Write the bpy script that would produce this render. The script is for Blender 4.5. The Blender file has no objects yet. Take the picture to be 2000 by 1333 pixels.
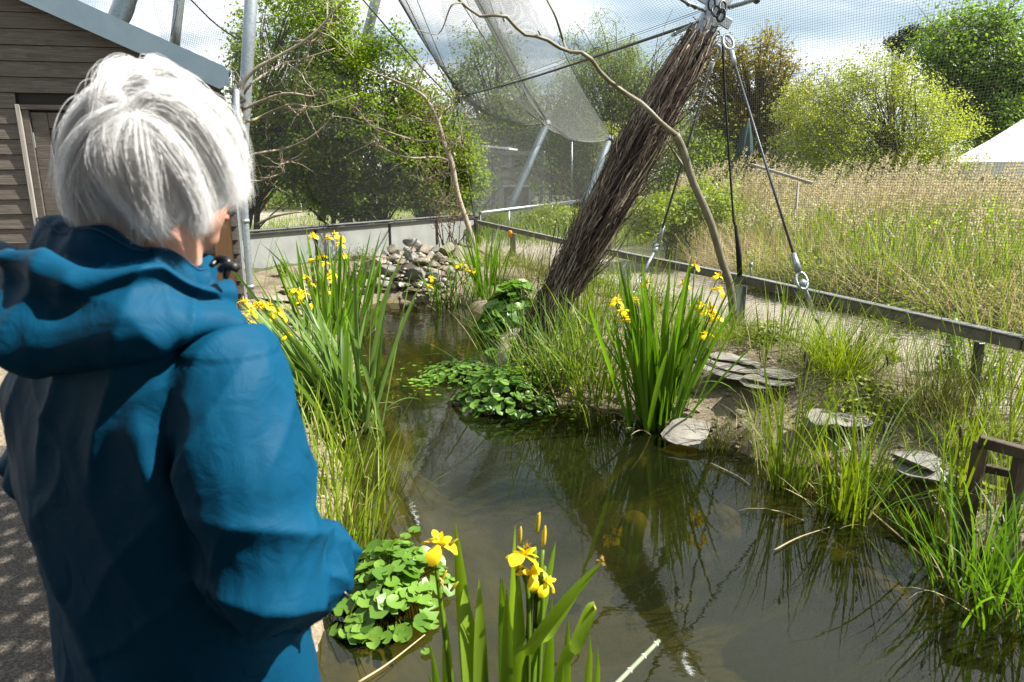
import bpy, math, random
import numpy as np
from mathutils import Matrix, Vector
rng = np.random.default_rng(7)
random.seed(7)
sc = bpy.context.scene
R = math.radians
# ------------------------------------------------------------------ camera, world, sun
F_PX = 1333.3
PITCH = R(13.5)
CAM_Z = 1.85
cam_d = bpy.data.cameras.new('camera'); cam = bpy.data.objects.new('camera', cam_d)
sc.collection.objects.link(cam)
cam.location = (0, 0, CAM_Z); cam.rotation_euler = (R(90) - PITCH, 0, 0)
cam_d.sensor_width = 36; cam_d.lens = 24; cam_d.clip_start = 0.05; cam_d.clip_end = 2000
cam_d.dof.use_dof = True; cam_d.dof.focus_distance = 6.5; cam_d.dof.aperture_fstop = 8.0
sc.camera = cam
SUN_EL, SUN_AZ = R(50), R(-4)          # azimuth measured from +X towards +Y
sdir = Vector((math.cos(SUN_EL)*math.cos(SUN_AZ), math.cos(SUN_EL)*math.sin(SUN_AZ), math.sin(SUN_EL)))
sl = bpy.data.lights.new('sun', 'SUN'); sl.energy = 5.0; sl.angle = R(0.53); sl.color = (1, .955, .87)
so = bpy.data.objects.new('sun', sl); sc.collection.objects.link(so)
so.rotation_euler = sdir.to_track_quat('Z', 'Y').to_euler()
w = bpy.data.worlds.new('World'); sc.world = w; w.use_nodes = True
nt = w.node_tree; nt.nodes.clear()
def N(nt, t, **k):
    n = nt.nodes.new(t)
    for a, b in k.items():
        if a.startswith('i_'):
            key = a[2:]
            key = int(key) if key.isdigit() else key.replace('_', ' ')
            n.inputs[key].default_value = b
        else: setattr(n, a, b)
    return n
def mixc(nt, fac, a, b, mode='MIX'):
    m = nt.nodes.new('ShaderNodeMix'); m.data_type = 'RGBA'; m.blend_type = mode
    for s, v in ((m.inputs[0], fac), (m.inputs[6], a), (m.inputs[7], b)):
        if hasattr(v, 'is_output'): nt.links.new(v, s)
        elif isinstance(v, (int, float)): s.default_value = v
        else: s.default_value = (*v, 1) if len(v) == 3 else v
    return m.outputs[2]
def ramp(nt, fac, stops, interp='LINEAR'):
    r = nt.nodes.new('ShaderNodeValToRGB'); nt.links.new(fac, r.inputs[0])
    e = r.color_ramp.elements; r.color_ramp.interpolation = interp
    while len(e) < len(stops): e.new(.5)
    for el, (p, c) in zip(e, stops):
        el.position = p; el.color = (c, c, c, 1) if isinstance(c, (int, float)) else (*c, 1)
    return r.outputs[0]
sky = N(nt, 'ShaderNodeTexSky', sky_type='NISHITA', sun_disc=False)
sky.sun_elevation = SUN_EL; sky.sun_rotation = R(90) - SUN_AZ; sky.air_density = 1.0; sky.dust_density = 1.5
tc = N(nt, 'ShaderNodeTexCoord')
# clouds: direction flattened onto a cloud deck
sep = N(nt, 'ShaderNodeSeparateXYZ'); nt.links.new(tc.outputs['Generated'], sep.inputs[0])
zz = N(nt, 'ShaderNodeMath', operation='ADD', i_1=0.22); nt.links.new(sep.outputs[2], zz.inputs[0])
zz2 = N(nt, 'ShaderNodeMath', operation='MAXIMUM', i_1=0.08); nt.links.new(zz.outputs[0], zz2.inputs[0])
dv = N(nt, 'ShaderNodeVectorMath', operation='DIVIDE'); nt.links.new(tc.outputs['Generated'], dv.inputs[0])
cb = N(nt, 'ShaderNodeCombineXYZ', i_2=1.0); nt.links.new(zz2.outputs[0], cb.inputs[0]); nt.links.new(zz2.outputs[0], cb.inputs[1])
nt.links.new(cb.outputs[0], dv.inputs[1])
mp = N(nt, 'ShaderNodeMapping'); mp.inputs['Scale'].default_value = (0.8, 1.5, .6); mp.inputs['Location'].default_value = (3.1, 1.9, 0)
mp.inputs['Rotation'].default_value = (0, 0, R(25))
nt.links.new(dv.outputs[0], mp.inputs[0])
n1 = N(nt, 'ShaderNodeTexNoise', i_Scale=1.1, i_Detail=7.0, i_Roughness=.55, i_Distortion=.5); nt.links.new(mp.outputs[0], n1.inputs[0])
n2 = N(nt, 'ShaderNodeTexNoise', i_Scale=0.9, i_Detail=6.0, i_Roughness=.5, i_Distortion=.3)
mp2 = N(nt, 'ShaderNodeMapping'); mp2.inputs['Location'].default_value = (9, 4, 2); nt.links.new(mp.outputs[0], mp2.inputs[0]); nt.links.new(mp2.outputs[0], n2.inputs[0])
cover = ramp(nt, n1.outputs[0], [(.36, 0.15), (.47, 1.0)])
tone = ramp(nt, n2.outputs[0], [(.32, (3.2, 4.4, 5.3)), (.43, (5.2, 6.3, 7.0)), (.50, (8.8, 9.2, 9.4)), (.62, (11, 11.1, 11.2))])
skyc = mixc(nt, cover, sky.outputs[0], tone)
bg = N(nt, 'ShaderNodeBackground'); bg.inputs[1].default_value = 0.05
out = N(nt, 'ShaderNodeOutputWorld'); nt.links.new(skyc, bg.inputs[0]); nt.links.new(bg.outputs[0], out.inputs[0])
vs = sc.view_settings; vs.view_transform = 'Standard'; vs.look = 'None'; vs.gamma = 1; vs.use_curve_mapping = False
vs.exposure = 1.7
sc.cycles.transparent_max_bounces = 24; sc.cycles.max_bounces = 7; sc.cycles.caustics_refractive = False; sc.cycles.caustics_reflective = False

# ------------------------------------------------------------------ helpers
CP, SP = math.cos(PITCH), math.sin(PITCH)
def ray(px, py):
    u, v = px - 1000, 666.5 - py
    return np.array([u, F_PX*CP + v*SP, -F_PX*SP + v*CP])
def P(px, py, Y):                      # the point of the place seen at (px,py) that lies Y metres ahead
    d = ray(px, py); return np.array([0, 0, CAM_Z]) + d*(Y/d[1])
def G(px, py, z=0.0):                  # the point of the level z seen at (px,py)
    d = ray(px, py); return np.array([0, 0, CAM_Z]) + d*((z - CAM_Z)/d[2])
def V3(*a): return np.array(a, float)

def mesh_data(name, V, F, smooth=True, rnd=None, mat=None):
    V = np.asarray(V, np.float32).reshape(-1, 3)
    F = [np.asarray(f, np.int32) for f in (F if isinstance(F, list) else [F])]
    F = [f for f in F if len(f)]
    m = bpy.data.meshes.new(name)
    m.vertices.add(len(V)); m.vertices.foreach_set('co', V.ravel())
    li = np.concatenate([f.ravel() for f in F]); tot = np.concatenate([np.full(len(f), f.shape[1], np.int32) for f in F])
    m.loops.add(len(li)); m.loops.foreach_set('vertex_index', li)
    m.polygons.add(len(tot)); st = np.concatenate([[0], np.cumsum(tot)[:-1]]).astype(np.int32)
    m.polygons.foreach_set('loop_start', st); m.polygons.foreach_set('loop_total', tot)
    m.polygons.foreach_set('use_smooth', np.full(len(tot), smooth))
    if rnd is not None:
        a = m.attributes.new('rnd', 'FLOAT', 'POINT'); a.data.foreach_set('value', np.asarray(rnd, np.float32).ravel())
    if mat is not None: m.materials.append(mat)
    m.update(calc_edges=True)
    return m
def link(name, data, parent=None, loc=None):
    o = bpy.data.objects.new(name, data); sc.collection.objects.link(o)
    if parent is not None:
        o.parent = parent
        if parent.parent is None and parent.data is None:
            o.matrix_parent_inverse = Matrix.Translation(-Vector(parent.location))
    if loc is not None: o.location = loc
    return o
def tag(o, label=None, cat=None, group=None, kind=None):
    if label: o['label'] = label
    if cat: o['category'] = cat
    if group: o['group'] = group
    if kind: o['kind'] = kind
    return o
def thing(name, loc, label, cat, group=None):
    o = bpy.data.objects.new(name, None); sc.collection.objects.link(o); o.empty_display_size = .1
    o.location = [float(a) for a in loc]
    return tag(o, label, cat, group)
def obj(name, V, F, mat, parent=None, smooth=True, rnd=None, org=None):
    V = np.asarray(V, float).reshape(-1, 3)
    if org is not None: V = V - np.asarray(org)
    return link(name, mesh_data(name, V, F, smooth, rnd, mat), parent, org)

class MB:                              # gathers geometry for one mesh object
    def __init__(s): s.V = []; s.F = []; s.R = []; s.n = 0
    def add(s, V, F, r=0.5):
        V = np.asarray(V, float).reshape(-1, 3)
        for f in (F if isinstance(F, list) else [F]):
            f = np.asarray(f)
            if len(f): s.F.append(f + s.n)
        s.V.append(V); s.R.append(np.broadcast_to(np.asarray(r, float).ravel(), (len(V),)) if np.size(r) in (1, len(V)) else np.full(len(V), .5))
        s.n += len(V); return s
    def build(s, name, mat, parent=None, smooth=True, org=None):
        return obj(name, np.concatenate(s.V), s.F, mat, parent, smooth, np.concatenate(s.R), org)

BOXF = np.array([[0,1,3,2],[4,6,7,5],[0,4,5,1],[2,3,7,6],[0,2,6,4],[1,5,7,3]])
def box(c, size, rot=None, axes=None):
    s = np.array([[x, y, z] for x in (-.5, .5) for y in (-.5, .5) for z in (-.5, .5)])*np.asarray(size)
    if axes is not None: s = s @ np.asarray(axes)
    elif rot: 
        a = rot; m = np.array([[math.cos(a), math.sin(a), 0], [-math.sin(a), math.cos(a), 0], [0, 0, 1]]); s = s @ m
    return s + np.asarray(c), BOXF
def beam(a, b, wd, h, up=(0, 0, 1)):   # box from a to b
    a, b = np.asarray(a, float), np.asarray(b, float); d = b - a; L = np.linalg.norm(d); d = d/L
    s = np.cross(d, up); s = s/np.linalg.norm(s); u = np.cross(s, d)
    return box((a + b)/2, (L, wd, h), axes=[d, s, u])
def bevel(o, wd=.004, seg=1):
    m = o.modifiers.new('bevel', 'BEVEL'); m.width = wd; m.segments = seg; m.limit_method = 'ANGLE'; return o

def tubes(Pt, Rd, sides=5, cap=False):
    """Pt (N,n,3) centre lines, Rd (N,n) radii -> V,F"""
    Pt = np.asarray(Pt, float); 
    if Pt.ndim == 2: Pt = Pt[None]
    Nn, n, _ = Pt.shape
    Rd = np.broadcast_to(np.asarray(Rd, float), (Nn, n))
    T = np.gradient(Pt, axis=1); T /= np.linalg.norm(T, axis=2, keepdims=True) + 1e-12
    mt = T.mean(axis=1); ref = np.where(np.abs(mt[:, 2:3]) > .8, np.array([[1., 0, 0]]), np.array([[0, 0, 1.]]))
    A = np.cross(T, ref[:, None, :]); A /= np.linalg.norm(A, axis=2, keepdims=True) + 1e-12
    B = np.cross(T, A)
    an = np.arange(sides)*2*math.pi/sides
    V = Pt[:, :, None, :] + Rd[:, :, None, None]*(A[:, :, None, :]*np.cos(an)[None, None, :, None] + B[:, :, None, :]*np.sin(an)[None, None, :, None])
    idx = np.arange(Nn*n*sides).reshape(Nn, n, sides)
    a = idx[:, :-1, :]; b = np.roll(a, -1, axis=2); c = idx[:, 1:, :]; d = np.roll(c, -1, axis=2)
    F = [np.stack([a, c, d, b], -1).reshape(-1, 4)]
    if cap:
        F.append(idx[:, 0, ::1].reshape(Nn, sides)); F.append(idx[:, -1, ::-1].reshape(Nn, sides))
    return V.reshape(-1, 3), F
def smooth_line(pts, n=24):
    """Catmull-Rom through pts"""
    p = np.asarray(pts, float); k = len(p)
    q = np.concatenate([[2*p[0] - p[1]], p, [2*p[-1] - p[-2]]])
    t = np.linspace(0, k - 1 - 1e-9, n); i = t.astype(int); f = (t - i)[:, None]
    p0, p1, p2, p3 = q[i], q[i+1], q[i+2], q[i+3]
    return .5*((2*p1) + (-p0 + p2)*f + (2*p0 - 5*p1 + 4*p2 - p3)*f**2 + (-p0 + 3*p1 - 3*p2 + p3)*f**3)
def rod(pts, r, sides=8, n=None, cap=True):
    p = smooth_line(pts, n) if n else np.asarray(pts, float)
    r = np.interp(np.linspace(0, 1, len(p)), np.linspace(0, 1, np.size(r)), np.atleast_1d(r))
    return tubes(p[None], r[None], sides, cap)

def blades(base, az, lean, bend, L, W, seg=6, fold=0.0, tw=0.0, prof='iris', pw=1.6):
    """curved leaf blades; returns V (N,(seg+1)*k,3), F template"""
    base = np.asarray(base, float); Nn = len(base)
    az, lean, bend, L, W, tw = [np.broadcast_to(np.asarray(a, float), (Nn,)) for a in (az, lean, bend, L, W, tw)]
    s = np.linspace(0, 1, seg + 1); sm = (s[1:] + s[:-1])/2
    th = lean[:, None] + bend[:, None]*sm[None]**pw
    ds = (L/seg)[:, None]
    h = np.concatenate([np.zeros((Nn, 1)), np.cumsum(np.sin(th)*ds, 1)], 1); z = np.concatenate([np.zeros((Nn, 1)), np.cumsum(np.cos(th)*ds, 1)], 1)
    hd = np.stack([np.cos(az), np.sin(az)], 1)
    C = np.zeros((Nn, seg + 1, 3)); C[:, :, :2] = h[:, :, None]*hd[:, None, :]; C[:, :, 2] = z; C += base[:, None, :]
    wa = az + math.pi/2 + tw
    wd = np.stack([np.cos(wa), np.sin(wa), np.zeros(Nn)], 1)
    if prof == 'iris': pf = (.62 + .9*s - .52*s*s)*np.clip(1 - s**5, 0, 1)**.8
    elif prof == 'grass': pf = (1 - s)**.7*(.6 + .8*s)
    else: pf = np.sin(math.pi*np.clip(s*.94 + .06, 0, 1))**.7
    Wd = W[:, None]*pf[None]*.5
    Lf = C - Wd[:, :, None]*wd[:, None, :]; Rt = C + Wd[:, :, None]*wd[:, None, :]
    if fold:
        Nrm = np.cross(wd, np.array([0, 0, 1.])); M = C + (Wd*fold)[:, :, None]*Nrm[:, None, :]
        V = np.stack([Lf, M, Rt], 2); k = 3
    else: V = np.stack([Lf, Rt], 2); k = 2
    V = V.reshape(Nn, -1, 3)
    F = []
    for i in range(seg):
        for j in range(k - 1): F.append([i*k + j, i*k + j + 1, (i+1)*k + j + 1, (i+1)*k + j])
    return V, np.array(F)
def join_blades(V, F):
    Nn, nv, _ = V.shape
    return V.reshape(-1, 3), (F[None] + (np.arange(Nn)*nv)[:, None, None]).reshape(-1, 4)
def quads_leaves(c, size, up=.4, aspect=.62, nb=None, droop=0.0):
    """rhombic leaves at c (N,3)"""
    Nn = len(c); size = np.broadcast_to(size, (Nn,))
    d = rng.normal(size=(Nn, 3)); d[:, 2] -= droop; d /= np.linalg.norm(d, axis=1, keepdims=True)
    n = rng.normal(size=(Nn, 3)) + np.array([0, 0, up*2.5])
    if nb is not None: n += nb
    a = np.cross(n, d); a /= np.linalg.norm(a, axis=1, keepdims=True) + 1e-9
    dd = np.cross(a, n); dd /= np.linalg.norm(dd, axis=1, keepdims=True) + 1e-9
    hs = size[:, None]*.5
    V = np.stack([c - dd*hs, c + a*hs*aspect - dd*hs*.1, c + dd*hs, c - a*hs*aspect - dd*hs*.1], 1)
    F = np.arange(Nn*4).reshape(Nn, 4)
    return V.reshape(-1, 3), F
def ico(sub=2):
    t = (1 + 5**.5)/2
    V = [(-1,t,0),(1,t,0),(-1,-t,0),(1,-t,0),(0,-1,t),(0,1,t),(0,-1,-t),(0,1,-t),(t,0,-1),(t,0,1),(-t,0,-1),(-t,0,1)]
    F = [(0,11,5),(0,5,1),(0,1,7),(0,7,10),(0,10,11),(1,5,9),(5,11,4),(11,10,2),(10,7,6),(7,1,8),(3,9,4),(3,4,2),(3,2,6),(3,6,8),(3,8,9),(4,9,5),(2,4,11),(6,2,10),(8,6,7),(9,8,1)]
    V = [np.array(v)/np.linalg.norm(v) for v in V]
    for _ in range(sub):
        mid = {}; nf = []
        def m(a, b):
            k = (min(a, b), max(a, b))
            if k not in mid:
                v = V[a] + V[b]; V.append(v/np.linalg.norm(v)); mid[k] = len(V) - 1
            return mid[k]
        for a, b, c in F:
            x, y, z = m(a, b), m(b, c), m(c, a); nf += [(a, x, z), (b, y, x), (c, z, y), (x, y, z)]
        F = nf
    return np.array(V), np.array(F)
ICO = {k: ico(k) for k in (0, 1, 2, 3, 4)}
def rock(size, cuts=9, lo=.5, hi=.85, sub=2, r=rng):
    V, F = ICO[sub]; V = V.copy()
    for _ in range(cuts):
        n = r.normal(size=3); n /= np.linalg.norm(n); h = r.uniform(lo, hi)
        d = V @ n - h; V -= np.clip(d, 0, None)[:, None]*n
    V += r.normal(size=V.shape)*.012
    V = V/np.abs(V).max(axis=0)*np.asarray(size)*.5
    return V, F
def rotz(V, a):
    c, s = math.cos(a), math.sin(a); return np.asarray(V) @ np.array([[c, s, 0], [-s, c, 0], [0, 0, 1]])
def euler(V, rx, ry, rz):
    m = Matrix.Rotation(rz, 3, 'Z') @ Matrix.Rotation(ry, 3, 'Y') @ Matrix.Rotation(rx, 3, 'X')
    return np.asarray(V) @ np.array(m).T
def vnoise(p, sc_, seed=0):
    """smooth cheap noise in [-1,1] from sines"""
    r = np.random.default_rng(seed); o = np.zeros(len(p)); amp = 0
    for k in range(7):
        d = r.normal(size=3); d /= np.linalg.norm(d); f = sc_*r.uniform(.7, 1.9); a = 1/(.6 + f/sc_)
        o += a*np.sin(p @ d*f + r.uniform(0, 6.28)); amp += a*a
    return o/math.sqrt(amp)

# ------------------------------------------------------------------ materials
M = {}
def new_mat(name):
    m = bpy.data.materials.new(name); m.use_nodes = True; m.node_tree.nodes.clear(); M[name] = m
    return m, m.node_tree
def finish(t, sh, disp=None):
    o = t.nodes.new('ShaderNodeOutputMaterial'); t.links.new(sh, o.inputs[0])
def bump(t, h, st=.3, dist=.01):
    b = N(t, 'ShaderNodeBump', i_Strength=st, i_Distance=dist); t.links.new(h, b.inputs['Height']); return b.outputs[0]
def leafmat(name, c1, c2, trans=.45, rough=.45, tint=(1.25, 1.35, .5), c3=None, spec=.5):
    """leaf: gloss on a diffuse/translucent sheet, tint varies by leaf"""
    kk = .80 if name in ('petal', 'petal_wilt', 'bud') else .60
    sat = lambda q: tuple(kk*v*(1.0, 1.0, .85)[i] for i, v in enumerate(q)); c1, c2 = sat(c1), sat(c2); spec = spec*.6
    m, t = new_mat(name)
    at = N(t, 'ShaderNodeAttribute', attribute_name='rnd')
    oi = N(t, 'ShaderNodeObjectInfo')
    ad = N(t, 'ShaderNodeMath', operation='ADD'); t.links.new(at.outputs['Fac'], ad.inputs[0])
    ml = N(t, 'ShaderNodeMath', operation='MULTIPLY', i_1=.35); t.links.new(oi.outputs['Random'], ml.inputs[0]); t.links.new(ml.outputs[0], ad.inputs[1])
    st = [(0.0, c1), (.9, c2)] if c3 is None else [(0.0, c1), (.75, c2), (1.15 if False else 1.0, c3)]
    col = ramp(t, ad.outputs[0], st)
    pr = N(t, 'ShaderNodeBsdfPrincipled', i_Roughness=rough); t.links.new(col, pr.inputs['Base Color'])
    pr.inputs['Specular IOR Level'].default_value = spec
    tr = N(t, 'ShaderNodeBsdfTranslucent'); tcx = mixc(t, 1.0, col, tint, 'MULTIPLY'); t.links.new(tcx, tr.inputs[0])
    mx = N(t, 'ShaderNodeMixShader', i_0=trans); t.links.new(pr.outputs[0], mx.inputs[1]); t.links.new(tr.outputs[0], mx.inputs[2])
    finish(t, mx.outputs[0]); return m
leafmat('iris_leaf', (.07, .17, .015), (.19, .35, .035), .42, .38, (1.6, 1.7, .5))
leafmat('iris_near', (.16, .29, .025), (.30, .46, .05), .42, .35, (1.5, 1.6, .5))
leafmat('iris_pale', (.09, .18, .045), (.19, .31, .08), .36, .38, (1.4, 1.5, .6))
leafmat('grass_leaf', (.12, .21, .02), (.32, .44, .06), .42, .45, (1.5, 1.5, .5))
leafmat('sedge_leaf', (.13, .23, .015), (.33, .43, .04), .42, .45, (1.5, 1.5, .45))
leafmat('olive_leaf', (.12, .16, .04), (.24, .25, .08), .3, .5, (1.3, 1.3, .6))
leafmat('straw', (.30, .24, .14), (.72, .61, .42), .3, .6, (1.2, 1.1, .8), spec=.2)
leafmat('plume', (.50, .43, .31), (.80, .72, .58), .4, .8, (1.2, 1.1, .9), spec=.1)
leafmat('petal', (.88, .62, .01), (.98, .82, .03), .35, .5, (1.1, 1.0, .5))
leafmat('petal_wilt', (.45, .28, .08), (.70, .45, .15), .35, .6, (1.1, 1.0, .6))
leafmat('bud', (.25, .30, .03), (.75, .55, .05), .3, .4)
leafmat('round_leaf', (.09, .22, .02), (.22, .40, .06), .3, .42, (1.5, 1.6, .5), spec=.6)
leafmat('dark_leaf', (.07, .19, .022), (.22, .42, .06), .38, .36, (1.5, 1.6, .5), spec=.7)
leafmat('birch_leaf', (.10, .20, .02), (.36, .48, .06), .58, .4, (1.5, 1.6, .45))
leafmat('willow_leaf', (.15, .22, .055), (.30, .38, .11), .5, .5, (1.4, 1.5, .6))
leafmat('far_leaf', (.11, .19, .03), (.30, .38, .08), .5, .5, (1.4, 1.5, .6))
leafmat('bright_leaf', (.24, .33, .05), (.60, .64, .16), .45, .5, (1.3, 1.4, .5))
leafmat('oak_leaf', (.10, .21, .02), (.34, .50, .06), .5, .45, (1.4, 1.5, .5))
leafmat('bronze_leaf', (.16, .13, .02), (.34, .30, .03), .45, .5, (1.4, 1.3, .4))
leafmat('pine_leaf', (.015, .03, .012), (.03, .055, .02), .15, .6)
leafmat('dead_leaf', (.10, .035, .02), (.22, .10, .06), .3, .7)
leafmat('lime_leaf', (.17, .26, .02), (.35, .42, .04), .4, .45, (1.4, 1.4, .4))

def simple(name, c, rough=.6, metal=0.0, noise=None, nscale=20, bmp=0.0, spec=.5, c2=None, stretch=None, bscale=None):
    kk = 1.0 if name in ('hair_base', 'tent', 'shirt', 'eye', 'dark_inside', 'black_metal', 'black_rubber') else (.75 if name in ('galv', 'skin', 'white_paint') else .62)
    c = tuple(v*kk for v in c); c2 = None if c2 is None else tuple(v*kk for v in c2)
    m, t = new_mat(name)
    p = N(t, 'ShaderNodeBsdfPrincipled', i_Roughness=rough, i_Metallic=metal); p.inputs['Specular IOR Level'].default_value = spec
    p.inputs['Base Color'].default_value = (*c, 1)
    if c2 is not None or bmp:
        co = N(t, 'ShaderNodeTexCoord'); src = co.outputs['Object']
        if stretch:
            mpp = N(t, 'ShaderNodeMapping'); mpp.inputs['Scale'].default_value = stretch; t.links.new(src, mpp.inputs[0]); src = mpp.outputs[0]
        nz = N(t, 'ShaderNodeTexNoise', i_Scale=nscale, i_Detail=8.0, i_Roughness=.65); t.links.new(src, nz.inputs[0])
        if c2 is not None:
            t.links.new(ramp(t, nz.outputs[0], [(.33, c), (.68, c2)]), p.inputs['Base Color'])
        if bmp:
            nb = nz
            if bscale: nb = N(t, 'ShaderNodeTexNoise', i_Scale=bscale, i_Detail=6.0); t.links.new(src, nb.inputs[0])
            t.links.new(bump(t, nb.outputs[0], bmp, .01), p.inputs['Normal'])
    finish(t, p.outputs[0]); return m
simple('bark', (.09, .07, .05), .85, c2=(.22, .18, .13), nscale=14, bmp=.6, stretch=(1, 1, .3))
simple('bark_pale', (.30, .25, .17), .8, c2=(.55, .47, .34), nscale=18, bmp=.5)
simple('branch_smooth', (.15, .135, .085), .6, c2=(.27, .24, .16), nscale=9, bmp=.3)
simple('twig', (.045, .03, .02), .8, c2=(.26, .19, .13), nscale=7, bmp=.4)
m, t = new_mat('brush_twig')
at = N(t, 'ShaderNodeAttribute', attribute_name='rnd'); co = N(t, 'ShaderNodeTexCoord'); nz = N(t, 'ShaderNodeTexNoise', i_Scale=9.0, i_Detail=6.0); t.links.new(co.outputs['Object'], nz.inputs[0])
c = ramp(t, at.outputs['Fac'], [(0, (.016, .009, .006)), (.45, (.070, .040, .026)), (.8, (.15, .105, .072)), (1, (.27, .22, .165))])
c = mixc(t, ramp(t, nz.outputs[0], [(.35, .55), (.65, 0.0)]), c, (.03, .02, .014))
p = N(t, 'ShaderNodeBsdfPrincipled', i_Roughness=.75); t.links.new(c, p.inputs['Base Color']); t.links.new(bump(t, nz.outputs[0], .4, .01), p.inputs['Normal']); finish(t, p.outputs[0])
simple('galv', (.30, .34, .37), .42, .65, c2=(.47, .52, .55), nscale=30, bmp=.05)
simple('galv_blue', (.11, .16, .19), .6, .1, c2=(.16, .21, .24), nscale=6)
simple('fascia', (.17, .25, .31), .5, .1, c2=(.21, .29, .345), nscale=5)
simple('black_metal', (.02, .022, .025), .45)
simple('black_rubber', (.012, .013, .015), .5)
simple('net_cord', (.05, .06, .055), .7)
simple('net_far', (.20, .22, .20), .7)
simple('cable', (.10, .11, .12), .5, .5)
simple('rope', (.012, .012, .013), .8, bmp=.5, nscale=200)
simple('stone', (.20, .165, .12), .8, c2=(.42, .36, .28), nscale=9, bmp=.5, bscale=40)
simple('stone_grey', (.17, .16, .14), .8, c2=(.34, .32, .29), nscale=9, bmp=.5, bscale=40)
simple('stone_wet', (.06, .055, .03), .35, c2=(.15, .13, .06), nscale=9, bmp=.4)
simple('pebble', (.26, .23, .19), .6, c2=(.55, .52, .47), nscale=12, bmp=.2)
simple('stone_under', (.26, .21, .06), .8, c2=(.42, .34, .13), nscale=6, bmp=.4)
simple('slab', (.20, .18, .145), .8, c2=(.40, .37, .32), nscale=7, bmp=.5, bscale=25)
simple('wood_beam', (.12, .105, .08), .8, c2=(.27, .24, .185), nscale=8, bmp=.5)
simple('wood_dark', (.055, .035, .02), .6, c2=(.13, .085, .05), nscale=8, bmp=.4, stretch=(3, 3, .6))
simple('wood_orange', (.28, .13, .05), .6, c2=(.40, .21, .09), nscale=8, bmp=.3, stretch=(4, 4, .4))
simple('wood_pale', (.28, .255, .23), .8, c2=(.46, .43, .39), nscale=12, bmp=.5, stretch=(4, 4, .3))
simple('felt', (.10, .105, .10), .95, c2=(.42, .43, .42), nscale=160, bmp=.9)
simple('mud', (.045, .035, .022), .6, c2=(.10, .08, .045), nscale=12, bmp=.8)
simple('skin', (.52, .27, .19), .5, c2=(.60, .34, .25), nscale=10)
simple('hair_base', (.50, .44, .42), .8)
simple('trousers', (.02, .022, .03), .9)
simple('shoe', (.03, .025, .02), .6)
simple('shirt', (.72, .73, .78), .8)
simple('duck_brown', (.10, .055, .04), .6, c2=(.22, .13, .10), nscale=60, bmp=.3)
simple('duck_head', (.02, .014, .012), .5)
simple('bill', (.10, .11, .12), .4)
simple('tent', (.80, .80, .80), .6, c2=(.74, .74, .75), nscale=2)
simple('parasol', (.005, .05, .045), .7)
simple('hut_wall', (.25, .25, .24), .8, c2=(.38, .38, .36), nscale=6)
simple('hut_brown', (.12, .08, .05), .8, c2=(.20, .14, .09), nscale=6)
simple('bamboo', (.22, .26, .16), .45, c2=(.34, .38, .26), nscale=14)
simple('white_paint', (.8, .8, .78), .6)
simple('orange_plastic', (.85, .35, .02), .5)
simple('eye', (.8, .8, .8), .2)
simple('lips', (.45, .15, .12), .5)
simple('zip', (.01, .012, .016), .35)
# weathered boards: each plank its own tone
m, t = new_mat('plank')
co = N(t, 'ShaderNodeTexCoord'); mpp = N(t, 'ShaderNodeMapping'); mpp.inputs['Scale'].default_value = (.6, 1, 9)
oi = N(t, 'ShaderNodeObjectInfo'); av = N(t, 'ShaderNodeVectorMath', operation='MULTIPLY_ADD'); av.inputs[1].default_value = (37, 11, 23)
cx = N(t, 'ShaderNodeCombineXYZ'); [t.links.new(oi.outputs['Random'], cx.inputs[i]) for i in range(3)]
t.links.new(cx.outputs[0], av.inputs[0]); t.links.new(co.outputs['Object'], av.inputs[2]); t.links.new(av.outputs[0], mpp.inputs[0])
nz = N(t, 'ShaderNodeTexNoise', i_Scale=5.0, i_Detail=10.0, i_Roughness=.7, i_Distortion=1.2); t.links.new(mpp.outputs[0], nz.inputs[0])
nz2 = N(t, 'ShaderNodeTexNoise', i_Scale=1.4, i_Detail=3.0); t.links.new(av.outputs[0], nz2.inputs[0])
vo = N(t, 'ShaderNodeTexVoronoi', i_Scale=2.6); mpk = N(t, 'ShaderNodeMapping'); mpk.inputs['Scale'].default_value = (.8, 1, 2); t.links.new(av.outputs[0], mpk.inputs[0]); t.links.new(mpk.outputs[0], vo.inputs[0])
c = ramp(t, nz.outputs[0], [(.3, (.025, .021, .017)), (.5, (.066, .056, .046)), (.72, (.135, .117, .098))])
c = mixc(t, ramp(t, nz2.outputs[0], [(.35, 0.0), (.7, .45)]), c, (.075, .062, .05))
c = mixc(t, ramp(t, vo.outputs['Distance'], [(.035, 1.0), (.09, 0.0)]), c, (.025, .02, .016))
p = N(t, 'ShaderNodeBsdfPrincipled', i_Roughness=.85); t.links.new(c, p.inputs['Base Color']); t.links.new(bump(t, nz.outputs[0], .5, .01), p.inputs['Normal'])
finish(t, p.outputs[0])
# wire mesh panel in the shed door is geometry; dark inside
simple('dark_inside', (.012, .011, .01), .9)
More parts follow.
